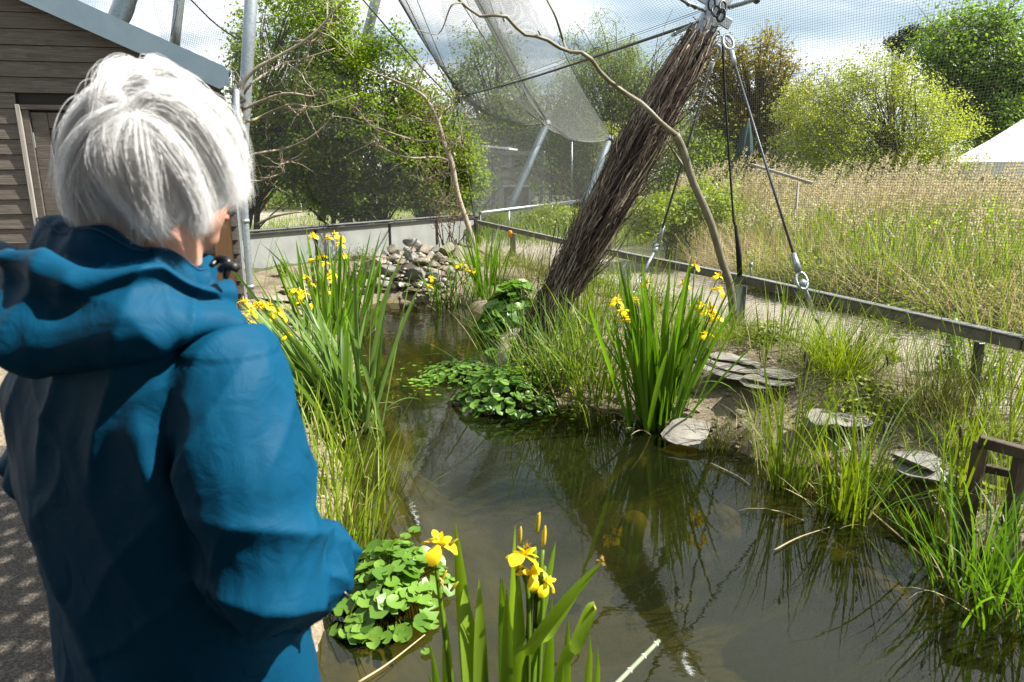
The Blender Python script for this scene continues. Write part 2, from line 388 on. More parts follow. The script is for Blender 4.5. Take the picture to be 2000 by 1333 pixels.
# jacket cloth
m, t = new_mat('jacket')
co = N(t, 'ShaderNodeTexCoord'); nz = N(t, 'ShaderNodeTexNoise', i_Scale=700.0, i_Detail=3.0); t.links.new(co.outputs['Object'], nz.inputs[0])
nb = N(t, 'ShaderNodeTexNoise', i_Scale=5.0, i_Detail=4.0); t.links.new(co.outputs['Object'], nb.inputs[0])
c = ramp(t, nb.outputs[0], [(.3, (.0015, .036, .078)), (.7, (.0024, .048, .100))])
p = N(t, 'ShaderNodeBsdfPrincipled', i_Roughness=.55); t.links.new(c, p.inputs['Base Color'])
p.inputs['Specular IOR Level'].default_value = .06
nw = N(t, 'ShaderNodeTexNoise', i_Scale=22.0, i_Detail=4.0, i_Distortion=1.0); t.links.new(co.outputs['Object'], nw.inputs[0])
mm = N(t, 'ShaderNodeMath', operation='MULTIPLY_ADD', i_1=.12); t.links.new(nz.outputs[0], mm.inputs[0]); t.links.new(nw.outputs[0], mm.inputs[2])
t.links.new(bump(t, mm.outputs[0], .28, .012), p.inputs['Normal']); finish(t, p.outputs[0])
simple('jacket_lining', (.006, .075, .20), .85, c2=(.012, .11, .26), nscale=300, bmp=.5)
# hair
m, t = new_mat('hair')
hi = N(t, 'ShaderNodeHairInfo'); c = ramp(t, hi.outputs['Random'], [(0, (.66, .65, .65)), (.3, (.86, .86, .86)), (1, (.95, .95, .96))])
p = N(t, 'ShaderNodeBsdfPrincipled', i_Roughness=.38); t.links.new(c, p.inputs['Base Color'])
tr = N(t, 'ShaderNodeBsdfTranslucent'); t.links.new(c, tr.inputs[0]); mx = N(t, 'ShaderNodeMixShader', i_0=.5); t.links.new(p.outputs[0], mx.inputs[1]); t.links.new(tr.outputs[0], mx.inputs[2])
finish(t, mx.outputs[0])
# milky plastic panels of the barrier, and the clear ones beyond the corner
m, t = new_mat('milky_panel')
co = N(t, 'ShaderNodeTexCoord'); nz = N(t, 'ShaderNodeTexNoise', i_Scale=3.0, i_Detail=6.0); t.links.new(co.outputs['Object'], nz.inputs[0])
p = N(t, 'ShaderNodeBsdfPrincipled', i_Roughness=.25); t.links.new(ramp(t, nz.outputs[0], [(.3, (.24, .25, .245)), (.7, (.32, .335, .32))]), p.inputs['Base Color'])
tr = N(t, 'ShaderNodeBsdfTranslucent'); tr.inputs[0].default_value = (.5, .53, .5, 1)
mx = N(t, 'ShaderNodeMixShader', i_0=.2); t.links.new(p.outputs[0], mx.inputs[1]); t.links.new(tr.outputs[0], mx.inputs[2]); finish(t, mx.outputs[0])
m, t = new_mat('clear_panel')
g = N(t, 'ShaderNodeBsdfGlossy', i_Roughness=.05); tp = N(t, 'ShaderNodeBsdfTransparent'); tp.inputs[0].default_value = (.82, .88, .84, 1)
df = N(t, 'ShaderNodeBsdfDiffuse'); df.inputs[0].default_value = (.4, .45, .42, 1)
fr = N(t, 'ShaderNodeFresnel', i_IOR=1.45)
m1 = N(t, 'ShaderNodeMixShader', i_0=.12); t.links.new(tp.outputs[0], m1.inputs[1]); t.links.new(df.outputs[0], m1.inputs[2])
m2 = N(t, 'ShaderNodeMixShader'); t.links.new(fr.outputs[0], m2.inputs[0]); t.links.new(m1.outputs[0], m2.inputs[1]); t.links.new(g.outputs[0], m2.inputs[2]); finish(t, m2.outputs[0])
# pond water: clear-ish murk with a fresnel mirror
m, t = new_mat('water')
co = N(t, 'ShaderNodeTexCoord')
mpw = N(t, 'ShaderNodeMapping'); mpw.inputs['Scale'].default_value = (1.0, 1.7, 1); t.links.new(co.outputs['Object'], mpw.inputs[0])
na = N(t, 'ShaderNodeTexNoise', i_Scale=5.5, i_Detail=3.0, i_Roughness=.45); t.links.new(mpw.outputs[0], na.inputs[0])
nb = N(t, 'ShaderNodeTexNoise', i_Scale=28.0, i_Detail=2.0); t.links.new(mpw.outputs[0], nb.inputs[0])
mm = N(t, 'ShaderNodeMath', operation='MULTIPLY_ADD', i_1=.10); t.links.new(nb.outputs[0], mm.inputs[0]); t.links.new(na.outputs[0], mm.inputs[2])
# stronger ripples near the spring below the stones
sx = N(t, 'ShaderNodeSeparateXYZ'); t.links.new(co.outputs['Object'], sx.inputs[0])
mr = N(t, 'ShaderNodeMapRange'); mr.inputs[1].default_value = 5.0; mr.inputs[2].default_value = 10.0; mr.inputs[3].default_value = .035; mr.inputs[4].default_value = .26
t.links.new(sx.outputs[1], mr.inputs[0])
bp = N(t, 'ShaderNodeBump', i_Distance=.02); t.links.new(mr.outputs[0], bp.inputs['Strength']); t.links.new(mm.outputs[0], bp.inputs['Height'])
fr = N(t, 'ShaderNodeFresnel', i_IOR=1.48); t.links.new(bp.outputs[0], fr.inputs['Normal'])
gl = N(t, 'ShaderNodeBsdfGlossy', i_Roughness=.015); t.links.new(bp.outputs[0], gl.inputs['Normal'])
tp = N(t, 'ShaderNodeBsdfTransparent'); tp.inputs[0].default_value = (.60, .56, .27, 1)
nc = N(t, 'ShaderNodeTexNoise', i_Scale=1.3, i_Detail=5.0); t.links.new(co.outputs['Object'], nc.inputs[0])
mk = N(t, 'ShaderNodeBsdfDiffuse'); t.links.new(ramp(t, nc.outputs[0], [(.3, (.007, .0105, .003)), (.7, (.013, .0175, .0048))]), mk.inputs[0])
m1 = N(t, 'ShaderNodeMixShader', i_0=.42); t.links.new(tp.outputs[0], m1.inputs[1]); t.links.new(mk.outputs[0], m1.inputs[2])
fb = N(t, 'ShaderNodeMath', operation='MULTIPLY_ADD', i_1=1.0, i_2=.0); t.links.new(fr.outputs[0], fb.inputs[0])
m2 = N(t, 'ShaderNodeMixShader'); t.links.new(fb.outputs[0], m2.inputs[0]); t.links.new(m1.outputs[0], m2.inputs[1]); t.links.new(gl.outputs[0], m2.inputs[2]); finish(t, m2.outputs[0])
# ground: one sheet; bank soil, gravel path, sand, meadow, pond bed, by place
m, t = new_mat('ground')
co = N(t, 'ShaderNodeTexCoord'); at = N(t, 'ShaderNodeAttribute', attribute_name='zone'); ab = N(t, 'ShaderNodeAttribute', attribute_name='bed')
nf = N(t, 'ShaderNodeTexNoise', i_Scale=45.0, i_Detail=8.0, i_Roughness=.7); t.links.new(co.outputs['Object'], nf.inputs[0])
nm = N(t, 'ShaderNodeTexNoise', i_Scale=2.4, i_Detail=7.0, i_Roughness=.6); t.links.new(co.outputs['Object'], nm.inputs[0])
soil = ramp(t, nf.outputs[0], [(.3, (.085, .062, .038)), (.5, (.17, .135, .09)), (.72, (.30, .25, .18))])
soil = mixc(t, ramp(t, nm.outputs[0], [(.52, 0.0), (.68, .7)]), soil, (.06, .05, .025))
sand = ramp(t, nf.outputs[0], [(.3, (.17, .15, .115)), (.7, (.30, .265, .21))])
mead = ramp(t, nf.outputs[0], [(.3, (.03, .04, .012)), (.7, (.09, .085, .035))])
bed = ramp(t, nm.outputs[0], [(.35, (.06, .058, .018)), (.65, (.185, .165, .05))])
z1 = ramp(t, at.outputs['Fac'], [(.20, 0.0), (.30, 1.0)]); z2 = ramp(t, at.outputs['Fac'], [(.70, 0.0), (.80, 1.0)])
c = mixc(t, z1, soil, sand); c = mixc(t, z2, c, mead); c = mixc(t, ab.outputs['Fac'], c, bed)
p = N(t, 'ShaderNodeBsdfPrincipled', i_Roughness=.9); t.links.new(c, p.inputs['Base Color']); t.links.new(bump(t, nf.outputs[0], .7, .02), p.inputs['Normal']); finish(t, p.outputs[0])
m, t = new_mat('asphalt')
co = N(t, 'ShaderNodeTexCoord'); vo = N(t, 'ShaderNodeTexVoronoi', i_Scale=160.0); t.links.new(co.outputs['Object'], vo.inputs[0])
sp = N(t, 'ShaderNodeSeparateColor'); t.links.new(vo.outputs['Color'], sp.inputs[0])
p = N(t, 'ShaderNodeBsdfPrincipled', i_Roughness=.85); t.links.new(ramp(t, sp.outputs[0], [(0, (.018, .015, .012)), (.6, (.045, .036, .028)), (1, (.11, .09, .07))]), p.inputs['Base Color'])
t.links.new(bump(t, vo.outputs['Distance'], .7, .006), p.inputs['Normal']); finish(t, p.outputs[0])
# ------------------------------------------------------------------ terrain, water, paths
GZ = .35
POND = np.array([(-.80, 1.0), (-.72, 2.4), (-.95, 3.5), (-1.38, 5.2), (-1.75, 7.3), (-2.25, 9.4), (-2.05, 10.15), (-.85, 10.25), (-.35, 9.2), (-.22, 8.3), (-.1, 7.2), (-.12, 6.4), (-.25, 5.8), (0.1, 5.42), (.62, 5.42), (.98, 5.2), (1.12, 4.85), (1.42, 4.62), (1.6, 4.25), (1.95, 4.05), (2.12, 3.75), (2.32, 3.55), (2.38, 2.9), (2.3, 1.0)])
def sdist(x, y, poly):                 # signed distance, negative inside
    p = np.stack([x.ravel(), y.ravel()], 1); best = np.full(len(p), 1e9); ins = np.zeros(len(p), bool)
    k = len(poly)
    for i in range(k):
        a, b = poly[i], poly[(i+1) % k]; e = b - a; tt = np.clip(((p - a) @ e)/(e @ e), 0, 1)
        best = np.minimum(best, np.hypot(*(p - a - tt[:, None]*e).T))
        c = (a[1] > p[:, 1]) != (b[1] > p[:, 1])
        xi = a[0] + (p[:, 1] - a[1])/(b[1] - a[1] + 1e-12)*(b[0] - a[0]); ins ^= c & (p[:, 0] < xi)
    return np.where(ins, -best, best).reshape(x.shape)
RAIL = np.array([(-.83, 16.0), (1.54, 8.9), (2.36, 6.8), (3.18, 4.12), (4.15, .9)])
def rail_off(x, y):                    # >0 outside the enclosure (east of the rail), metres
    xr = np.interp(y, RAIL[::-1, 1], RAIL[::-1, 0]); return (x - xr)*.95
def sst(a, b, v): t_ = np.clip((v - a)/(b - a), 0, 1); return t_*t_*(3 - 2*t_)
def ground_z(x, y):
    x = np.asarray(x, float); y = np.asarray(y, float); sh = x.shape; x = x.ravel(); y = y.ravel()
    d = sdist(x, y, POND); p = np.stack([x, y, 0*x], 1)
    edge = .05*vnoise(p, 2.2, 3) + .025*vnoise(p, 7, 4); d = d + edge
    z = np.where(d < 0, -.03 - .62*sst(0, 1.1, -d) - .25*sst(.0, .12, -d)*.3, .0 + .10*sst(0, .12, d) + (GZ - .10)*sst(.1, 1.15, d))
    z = z + (.018*vnoise(p, 9, 5) + .01*vnoise(p, 30, 6))*(y < 25)*(z > -.2)
    z = z + .13*np.exp(-((x - 2.4)**2 + (y - 5.6)**2)/.5) + .22*np.exp(-(((x + 1.45)/.85)**2 + ((y - 11.1)/.5)**2))
    off = rail_off(x, y); z = np.where(off > .15, GZ + .008*vnoise(p, 6, 8), z)
    deck = ((x < 3.0) & (y < 1.16) | (x < -1.3) & (y < 3.7)); z = np.where(deck & (d > -5), np.minimum(z, GZ - .03), z)
    return z.reshape(sh)
def gz(x, y): return float(ground_z(np.array([x]), np.array([y]))[0])
xs = np.concatenate([-np.geomspace(400, 5.2, 22), np.arange(-5, 6, .055), np.geomspace(6.1, 400, 24)])
ys = np.concatenate([np.array([-60, -20, -8, -4, -2, -1, 0]), np.arange(.4, 13, .055), np.geomspace(13.1, 600, 40)])
X, Y = np.meshgrid(xs, ys); Z = ground_z(X, Y); D = sdist(X, Y, POND); OFF = rail_off(X, Y)
idx = np.arange(X.size).reshape(X.shape)
Fg = np.stack([idx[:-1, :-1], idx[:-1, 1:], idx[1:, 1:], idx[1:, :-1]], -1).reshape(-1, 4)
gm = mesh_data('ground', np.stack([X, Y, Z], -1).reshape(-1, 3), Fg, True, None, M['ground'])
zone = np.zeros(X.shape)
zone = np.where(OFF > .1, .5, zone); zone = np.where(OFF > 1.7 + .3*np.sin(Y*1.3), 1.0, zone)
inL = (X < -.83 - (16.5 - Y)*.62) & (Y > 11); zone = np.where(inL & (Y < 20), 1.0, zone)
zone = np.where((Y >= 20) & (Y < 31) & (X < -2), .5, zone); zone = np.where(Y >= 31, 1.0, zone)
zone = np.where((Y > 16.2) & (X >= -2), 1.0, zone); zone = np.where((X < -5) & (Y < 11), .5, zone)
a = gm.attributes.new('zone', 'FLOAT', 'POINT'); a.data.foreach_set('value', zone.ravel().astype(np.float32))
a = gm.attributes.new('bed', 'FLOAT', 'POINT'); a.data.foreach_set('value', sst(.06, -.05, D).ravel().astype(np.float32))
ground = link('ground', gm); tag(ground, kind='structure')
wv = np.array([(-3.4, .9, 0), (2.9, .9, 0), (2.9, 11.2, 0), (-3.4, 11.2, 0)])
water = obj('water', wv, np.array([[0, 1, 2, 3]]), M['water'], smooth=False); tag(water, kind='structure')
# dark aggregate path the visitor stands on
pv = [(-5.2, -3), (3.2, -3), (3.2, 1.12), (-1.28, 1.12), (-1.28, 3.66), (-5.2, 3.66)]
V = np.array([(x, y, z) for z in (-.3, GZ + .004) for x, y in pv]); k = len(pv)
path = obj('path', V, [np.array([[i, (i+1) % k, (i+1) % k + k, i + k] for i in range(k)]), np.array([[k + i for i in range(k)]])], M['asphalt'], smooth=False)
tag(path, kind='structure')
# stones lying under water (pieces of the pond bed)
for px, py, sw in [(745, 975, .42), (755, 930, .36), (735, 1015, .34), (760, 890, .4), (700, 1300, .34), (735, 735, .5), (1700, 1120, .45), (1655, 1095, .3), (775, 850, .38), (742, 700, .32), (1560, 1020, .5), (1262, 890, .3), (1400, 1000, .34), (1240, 1010, .2)]:
    c0 = G(px, py, -.10); V, F = rock((sw, sw*.75, .28), 5, .7, .95, 2)
    o = obj('stone', rotz(V, rng.uniform(0, 3)), F, M['stone_under'], ground); o.location = c0 - V3(0, 0, .10); 
    o.matrix_parent_inverse = Matrix.Identity(4)

# ------------------------------------------------------------------ shed
shed = thing('wooden_shed', (-3.2, 8, GZ), 'weathered grey timber shed with metal verge, mesh door and gutter behind the grey-haired visitor', 'shed')
WD = V3(-math.cos(R(10)), -math.sin(R(10)), 0)          # along the gable wall, leftwards
WN = V3(math.sin(R(10)), -math.cos(R(10)), 0)           # out of the wall
C0 = V3(-3.18, 8.0, GZ)
def W(s, z, o=0.0): return C0 + WD*s + V3(0, 0, z) + WN*o
def sh(px, py):                        # wall coordinates of a spot on the gable plane
    d = ray(px, py); o0 = V3(0, 0, CAM_Z); tt = ((C0 - o0) @ WN)/(d @ WN); q = o0 + d*tt - C0; return q @ WD, q[2]
s1, z1 = sh(45, 0); s2, z2 = sh(424, 168); slope = (z1 - z2)/(s1 - s2)
def roofz(s): return z2 + (s - s2)*slope
dl, dzt = sh(33, 205); dw = 1.02; dr = dl - dw
hp = .158; nb_ = 24
for i in range(nb_):
    z0, zt = i*hp, i*hp + hp - .006
    smin = max(0, s2 - .05 + (z0 - z2)/slope)
    segs = [(smin, 5.2)] if z0 > dzt - .02 else [(smin, dr), (dl, 5.2)]
    for a, b in segs:
        if b - a < .05: continue
        q = [W(a, z0, .028), W(b, z0, .028), W(a, zt, .010), W(b, zt, .010), W(a, z0, 0), W(b, z0, 0), W(a, zt, 0), W(b, zt, 0)]
        if zt > z2 and a == smin: q[2] = W(max(a, s2 - .05 + (zt - z2)/slope), zt, .010); q[6] = q[2] - WN*.01
        c = np.array(q).mean(0)
        o = obj('plank', np.array(q), np.array([[0, 2, 3, 1], [4, 5, 7, 6], [0, 1, 5, 4], [2, 6, 7, 3], [0, 4, 6, 2], [1, 3, 7, 5]]), M['plank'], shed, smooth=False)
# carcass behind the boards, running back along the line of sight
bk = V3(-.44, .9, 0)*3.0
V = []
for s_, zt in ((0.02, roofz(.02) - .06), (5.2, roofz(5.2) - .06)):
    for q in (W(s_, -.1, -.02), W(s_, zt, -.02)): V += [q, q + bk]
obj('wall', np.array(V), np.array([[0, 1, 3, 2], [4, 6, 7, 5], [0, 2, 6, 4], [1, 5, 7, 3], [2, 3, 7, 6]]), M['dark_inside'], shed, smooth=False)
# roof sheet and verge
t0, tz0 = s2 - .14, roofz(s2 - .14)
V = []
for s_ in (t0 - .06, 5.4):
    for dz in (.19, .215):
        q = W(s_, roofz(s_) + dz, .2); V += [q, q + bk*1.08 + V3(0, 0, 0)]
obj('roof', np.array(V), np.array([[0, 1, 3, 2], [4, 6, 7, 5], [0, 4, 5, 1], [2, 3, 7, 6], [0, 2, 6, 4], [1, 5, 7, 3]]), M['galv_blue'], shed, smooth=False)
V = []
for o_ in (.20, .215):
    V += [W(5.4, roofz(5.4) - .02, o_), W(5.4, roofz(5.4) + .235, o_), W(t0, tz0 + .235, o_), W(t0 - .03, tz0 + .19, o_), W(t0 - .03, tz0 + .06, o_), W(t0 + .07, tz0 + .005, o_)]
vg = obj('verge', np.array(V), [np.array([[5, 4, 3, 2, 1, 0]]), np.array([[6, 7, 8, 9, 10, 11]]), np.array([[i, (i+1) % 6, (i+1) % 6 + 6, i + 6] for i in range(6)])], M['fascia'], shed, smooth=False)
# gutter running back, with brackets
g0 = P(446, 165, 7.85); g1 = g0 + V3(-.13, .55, -.02)*1.8
mb = MB(); an = np.linspace(math.pi, 2*math.pi, 9)
prof = np.stack([.06*np.cos(an), 0*an, .06*np.sin(an)], 1)
V = np.concatenate([prof + g0, prof*.93 + g0, prof + g1, prof*.93 + g1]); f = []
for i in range(8): f += [[i, i+1, 19+i, 18+i], [9+i, 27+i, 28+i, 10+i], [i, 9+i, 10+i, i+1]]
mb.add(V, np.array(f)); mb.build('gutter', M['galv'], shed)
for k in range(4):
    c = g0 + (g1 - g0)*(.12 + .27*k); an = np.linspace(math.pi*.95, 2.1*math.pi, 9)
    V, F = rod(np.stack([c[0] + .064*np.cos(an), c[1] + 0*an, c[2] + .064*np.sin(an)], 1), .006, 4); obj('bracket', V, F, M['galv'], shed)
# downpipe: swan neck then straight down
dp = [g0 + V3(.03, .12, -.05), P(462, 215, 7.9), P(468, 260, 7.9), P(473, 330, 7.9), P(481, 460, 7.9), P(491, 584, 7.9)]
V, F = rod(smooth_line(dp, 26), .040, 14); pipe = obj('downpipe', V, F, M['galv'], shed)
for py in (300, 432, 560):
    c = P(np.interp(py, [260, 460, 584], [468, 481, 491]), py, 7.9); V, F = rod([c - V3(0, 0, .02), c + V3(0, 0, .02)], .047, 14); obj('pipe_clip', V, F, M['galv'], pipe)
# corner post and side timbers
for (a, b, wd, mt_, nm_) in (((458, 400), (462, 600), .10, 'wood_pale', 'corner_post'), ((468, 420), (474, 598), .028, 'wood_beam', 'side_batten'), ((473, 330), (480, 592), .020, 'galv', 'side_batten')):
    A = P(a[0], a[1], 8.05); B = P(b[0], b[1], 8.05); A = B + (A - B)*1.0; A[2] = GZ + 2.15; A[0] = B[0] - (.0)
    V, F = beam(B - V3(0, 0, .15), V3(B[0], B[1], GZ + 2.1), wd, .06, up=(0, 1, 0)); bevel(obj(nm_, V, F, M[mt_], shed, smooth=False), .004)
V, F = beam(W(.16, -.1, .045), W(.16, 2.0, .045), .20, .03, up=(0, 1, 0)); obj('boarding', V, F, M['wood_orange'], shed, smooth=False)
# door: frame, two stiles, rails, mesh
def wbox(name, sa, sb, za, zb, oa, ob, mt_, par, bv=.004):
    V = np.array([W(s_, z_, o_) for s_ in (sa, sb) for o_ in (oa, ob) for z_ in (za, zb)])
    o = obj(name, V, np.array([[0, 1, 3, 2], [4, 6, 7, 5], [0, 4, 5, 1], [2, 3, 7, 6], [0, 2, 6, 4], [1, 5, 7, 3]]), M[mt_], par, smooth=False); bevel(o, bv); return o
mpl = M['plank']
fr_ = wbox('door_frame', dl - .045, dl, 0, dzt, -.02, .055, 'wood_pale', shed)
wbox('door_frame', dl - .115, dl - .048, 0, dzt - .055, -.03, .035, 'plank', shed)
wbox('door_frame', dr, dl - .05, dzt - .05, dzt, -.02, .05, 'plank', shed)
wbox('door_frame', dr, dr + .045, 0, dzt - .055, -.02, .05, 'wood_pale', shed)
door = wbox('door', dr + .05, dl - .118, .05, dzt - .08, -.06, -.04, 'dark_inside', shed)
wbox('stile', dl - .28, dl - .12, .04, dzt - .075, -.03, .012, 'plank', door)
wbox('stile', dr + .05, dr + .21, .04, dzt - .075, -.03, .012, 'plank', door)
wbox('rail', dr + .213, dl - .283, dzt - .235, dzt - .075, -.03, .008, 'plank', door)
wbox('rail', dr + .213, dl - .283, .04, .30, -.03, .008, 'plank', door)
mb = MB(); sa, sb, za, zb = dr + .213, dl - .283, .302, dzt - .237
for s_ in np.arange(sa, sb, .019): V, F = tubes(np.array([[W(s_, za, -.012), W(s_, zb, -.012)]]), .0014, 3); mb.add(V, F)
for z_ in np.arange(za, zb, .019): V, F = tubes(np.array([[W(sa, z_, -.009), W(sb, z_, -.009)]]), .0014, 3); mb.add(V, F)
o = mb.build('mesh_screen', M['galv'], door); tag(o, kind='stuff')
hs, hz = sh(56, 275)
wbox('hinge', dl - .128, dl - .106, hz - .08, hz + .08, .013, .022, 'galv', door, .002)
# perforated shelter panel over the path, out of the picture, that dapples the path
# (real sheet with holes: strips between rows of gaps)
# ------------------------------------------------------------------ barrier with milky panels
bar = thing('panel_barrier', G(700, 540, GZ), 'low barrier of milky grey plastic panels with black top rail behind the stone pile', 'barrier')
A0, A1 = V3(-4.7, 10.85, 0), V3(-.88, 16.75, 0); AD = (A1 - A0)/np.linalg.norm(A1 - A0); LB = np.linalg.norm(A1 - A0); AN = V3(AD[1], -AD[0], 0)
for k, zz_ in enumerate((.93, .965)):
    V, F = beam(A0 + V3(0, 0, zz_) + AN*(.035 - .05*k), A1 + V3(0, 0, zz_) + AN*(.035 - .05*k), .055, .028); o = obj('top_rail', V, F, M['black_metal' if k == 0 else 'felt'], bar, smooth=False); bevel(o, .004)
V, F = beam(A0 + V3(0, 0, .985) - AN*.03, A1 + V3(0, 0, .985) - AN*.03, .13, .022); bevel(obj('top_board', V, F, M['felt'], bar, smooth=False), .004)
ps = [.0, 2.05, 4.0, 5.52, LB]
for k in range(len(ps) - 1):
    a, b = A0 + AD*(ps[k] + .04), A0 + AD*(ps[k+1] - .04)
    V, F = beam(a + V3(0, 0, .58), b + V3(0, 0, .58), .012, .66); obj('panel', V, F, M['milky_panel'], bar, smooth=False)
for k, s_ in enumerate(ps):
    c = A0 + AD*s_; V, F = beam(c + V3(0, 0, .15), c + V3(0, 0, .915), .06, .06, up=(0, 1, 0)); bevel(obj('post', V, F, M['black_metal'], bar, smooth=False), .004)
# ------------------------------------------------------------------ timber rail on the right
rail = thing('post_and_rail', (RAIL[2][0], RAIL[2][1], GZ), 'low grey timber rail with rough felt top running past the brushwood post', 'railing')
for k in range(len(RAIL) - 1):
    a, b = V3(*RAIL[k], .83), V3(*RAIL[k+1], .83); L_ = np.linalg.norm(b - a); nseg = max(1, round(L_/2.4))
    for j in range(nseg):
        p0, p1 = a + (b - a)*(j/nseg), a + (b - a)*((j+1)/nseg); e = (p1 - p0)/np.linalg.norm(p1 - p0)*.004
        V, F = beam(p0 + e + V3(0, 0, .008), p1 - e + V3(0, 0, .008), .05, .078); bevel(obj('rail', V, F, M['wood_beam'], rail, smooth=False), .006)
        V, F = beam(p0 + e + V3(0, 0, .0535), p1 - e + V3(0, 0, .0535), .075, .012); o = obj('felt_strip', V, F, M['felt'], rail, smooth=False)
        d_ = o.modifiers.new('b', 'BEVEL'); d_.width = .004
# H-section steel post and others
def hpost(x, y, sc_=1.0, lbl=None):
    mb = MB(); z0, z1_ = .15, .78
    for a in ((.0, 0, .055, .006), (-.055, 0, .006, .09), (.055, 0, .006, .09)):
        V, F = box((a[0]*1.0, a[1], (z0 + z1_)/2), (a[2]*(2 if a[2] > .01 else 1), a[3], z1_ - z0)); mb.add(V, F)
    o = mb.build('post', M['galv'], rail, smooth=False, org=None); 
    o.data.transform(Matrix.Translation((x, y, 0)) @ Matrix.Rotation(R(20), 4, 'Z')); return o
hpost(2.30, 6.84); hpost(1.49, 8.98)
V, F = beam((3.12, 4.42, .1), (3.12, 4.42, .78), .05, .05, up=(0, 1, 0)); bevel(obj('post', V, F, M['black_metal'], rail, smooth=False), .004)
for (x, y) in ((.02, 13.5), (3.75, 2.3)):
    V, F = beam((x, y, .1), (x, y, .78), .11, .11, up=(0, 1, 0)); bevel(obj('post', V, F, M['wood_beam'], rail, smooth=False), .006)
V, F = beam((-.83, 16.02, .1), (-.83, 16.02, .97), .1, .1, up=(0, 1, 0)); bevel(obj('post', V, F, M['black_metal'], rail, smooth=False), .006)
V, F = rod([P(1467, 540, 6.72) , P(1467, 520, 6.72)], .008, 6); obj('bolt', V, F, M['galv'], rail)
V, F = rod([P(1467, 521, 6.72), P(1467, 514, 6.72)], .018, 8); obj('bolt', V, F, M['galv'], rail)
# clear panel fence beyond the corner
fen = thing('clear_panel_fence', (1, 21, GZ), 'galvanised tube fence with clear panels running away beyond the corner', 'fence')
B0, B1 = V3(-.75, 16.3, 0), V3(4.6, 31, 0); BD = (B1 - B0)/np.linalg.norm(B1 - B0); L2 = np.linalg.norm(B1 - B0)
V, F = rod([B0 + V3(0, 0, 1.03), B1 + V3(0, 0, 1.03)], .045, 10); obj('top_rail', V, F, M['galv'], fen)
for k in range(9):
    s_ = L2*k/8; c = B0 + BD*s_; V, F = rod([c + V3(0, 0, .2), c + V3(0, 0, .99)], .03, 8); obj('post', V, F, M['galv' if k % 2 else 'black_metal'], fen)
    if k < 8:
        a, b = B0 + BD*(s_ + .06), B0 + BD*(s_ + L2/8 - .06); V, F = beam(a + V3(0, 0, .64), b + V3(0, 0, .64), .008, .66); obj('panel', V, F, M['clear_panel'], fen, smooth=False)
# orange tag
o = thing('orange_tag', P(996, 455, 15.2), 'small orange tag hanging below the far end of the timber rail', 'tag')
V, F = rock((.10, .03, .15), 4, .8, .95, 1); obj('plate', V + P(996, 457, 13.2), F, M['orange_plastic'], o); V, F = rod([P(996, 450, 13.2), P(996, 441, 13.2)], .006, 5); obj('tie', V, F, M['black_rubber'], o)

# ------------------------------------------------------------------ posts of the aviary
TOP = P(1403, 8, 6.75); BASE = V3(.07, 6.45, 0.0); PD = (TOP - BASE)/np.linalg.norm(TOP - BASE); PL = np.linalg.norm(TOP - BASE) + .35
mp_ = thing('leaning_aviary_post', BASE, 'leaning steel aviary post wrapped in a thick sleeve of brown brushwood', 'post')
V, F = rod([BASE + PD*(PL*s_) for s_ in np.linspace(0, 1, 12)], .098, 20); obj('tube', V, F, M['galv'], mp_)
# lugs on the head
sd = np.cross(PD, (0, 1, 0)); sd /= np.linalg.norm(sd); fd = np.cross(sd, PD)
for (dx, dy, up_, ang) in ((.13, -.02, 3.5, 0), (-.15, -.03, 3.75, 0), (-.14, -.03, 3.42, 0), (.12, -.05, 3.82, 0), (0, -.13, 3.7, 1)):
    c = BASE + PD*(PL - 3.86 + up_) + sd*dx + fd*dy*-1
    V, F = box(c, (.12 if not ang else .02, .016, .10), axes=[sd, fd, PD]); bevel(obj('lug', V, F, M['galv'], mp_, smooth=False), .012)
for k, (px, py) in enumerate(((1398, 22), (1412, 14), (1390, 8), (1408, 30))):
    c = P(px, py, 6.6); an = np.linspace(0, 2*math.pi, 13); V, F = rod(np.stack([c[0] + .035*np.cos(an), c[1] + .02*np.sin(an + k), c[2] + .05*np.sin(an)], 1), .011, 6, cap=False); obj('shackle', V, F, M['black_metal'], mp_)
# brushwood sleeve
n_t = 900
def sleeve(n_t, rmin, rmax, Lr, rr, seed, flare=0.0, wild=.02):
    r = np.random.default_rng(seed)
    s0 = r.uniform(-.12, .66, n_t); Ls = r.uniform(*Lr, n_t); th = r.uniform(0, 6.283, n_t); dth = r.normal(0, .30 + .35*(seed > 11), n_t); n = 9
    t_ = np.linspace(0, 1, n)[None]; s_ = s0[:, None] + Ls[:, None]*t_
    s_ = np.clip(s_, -.1, .80 + .07*r.random(n_t)[:, None])
    a_ = th[:, None] + dth[:, None]*t_ + .06*np.sin(t_*9 + th[:, None]*5)
    fl = np.interp(s_, [-.1, .10, .35, .58, .76, .88], [.11, .125, .16, .175, .14, .102])
    rad = .10 + (fl - .10)*r.uniform(rmin, rmax, n_t)[:, None] + wild*np.sin(t_*r.uniform(3, 9, n_t)[:, None] + th[:, None]) 
    rad = rad + flare*np.maximum(0, r.normal(size=n_t))[:, None]*t_**2
    C = BASE + PD*(s_*PL)[..., None] + (sd*np.cos(a_)[..., None] + fd*np.sin(a_)[..., None])*rad[..., None]
    C += r.normal(size=C.shape)*.007 + (sd*r.normal(size=(n_t, 1)) + fd*r.normal(size=(n_t, 1)))[:, None]*.03*(t_[..., None] - .3)
    R_ = r.uniform(*rr, n_t)[:, None]*(1 - .55*t_)
    V, F = tubes(C, R_, 5); return V, F, np.repeat(r.random(n_t), n*5)
mb = MB()
V, F, q = sleeve(420, .1, .9, (.22, .5), (.005, .013), 11); mb.add(V, F, q)
V, F, q = sleeve(360, .75, 1.12, (.15, .4), (.004, .009), 12, .12, .045); mb.add(V, F, q)
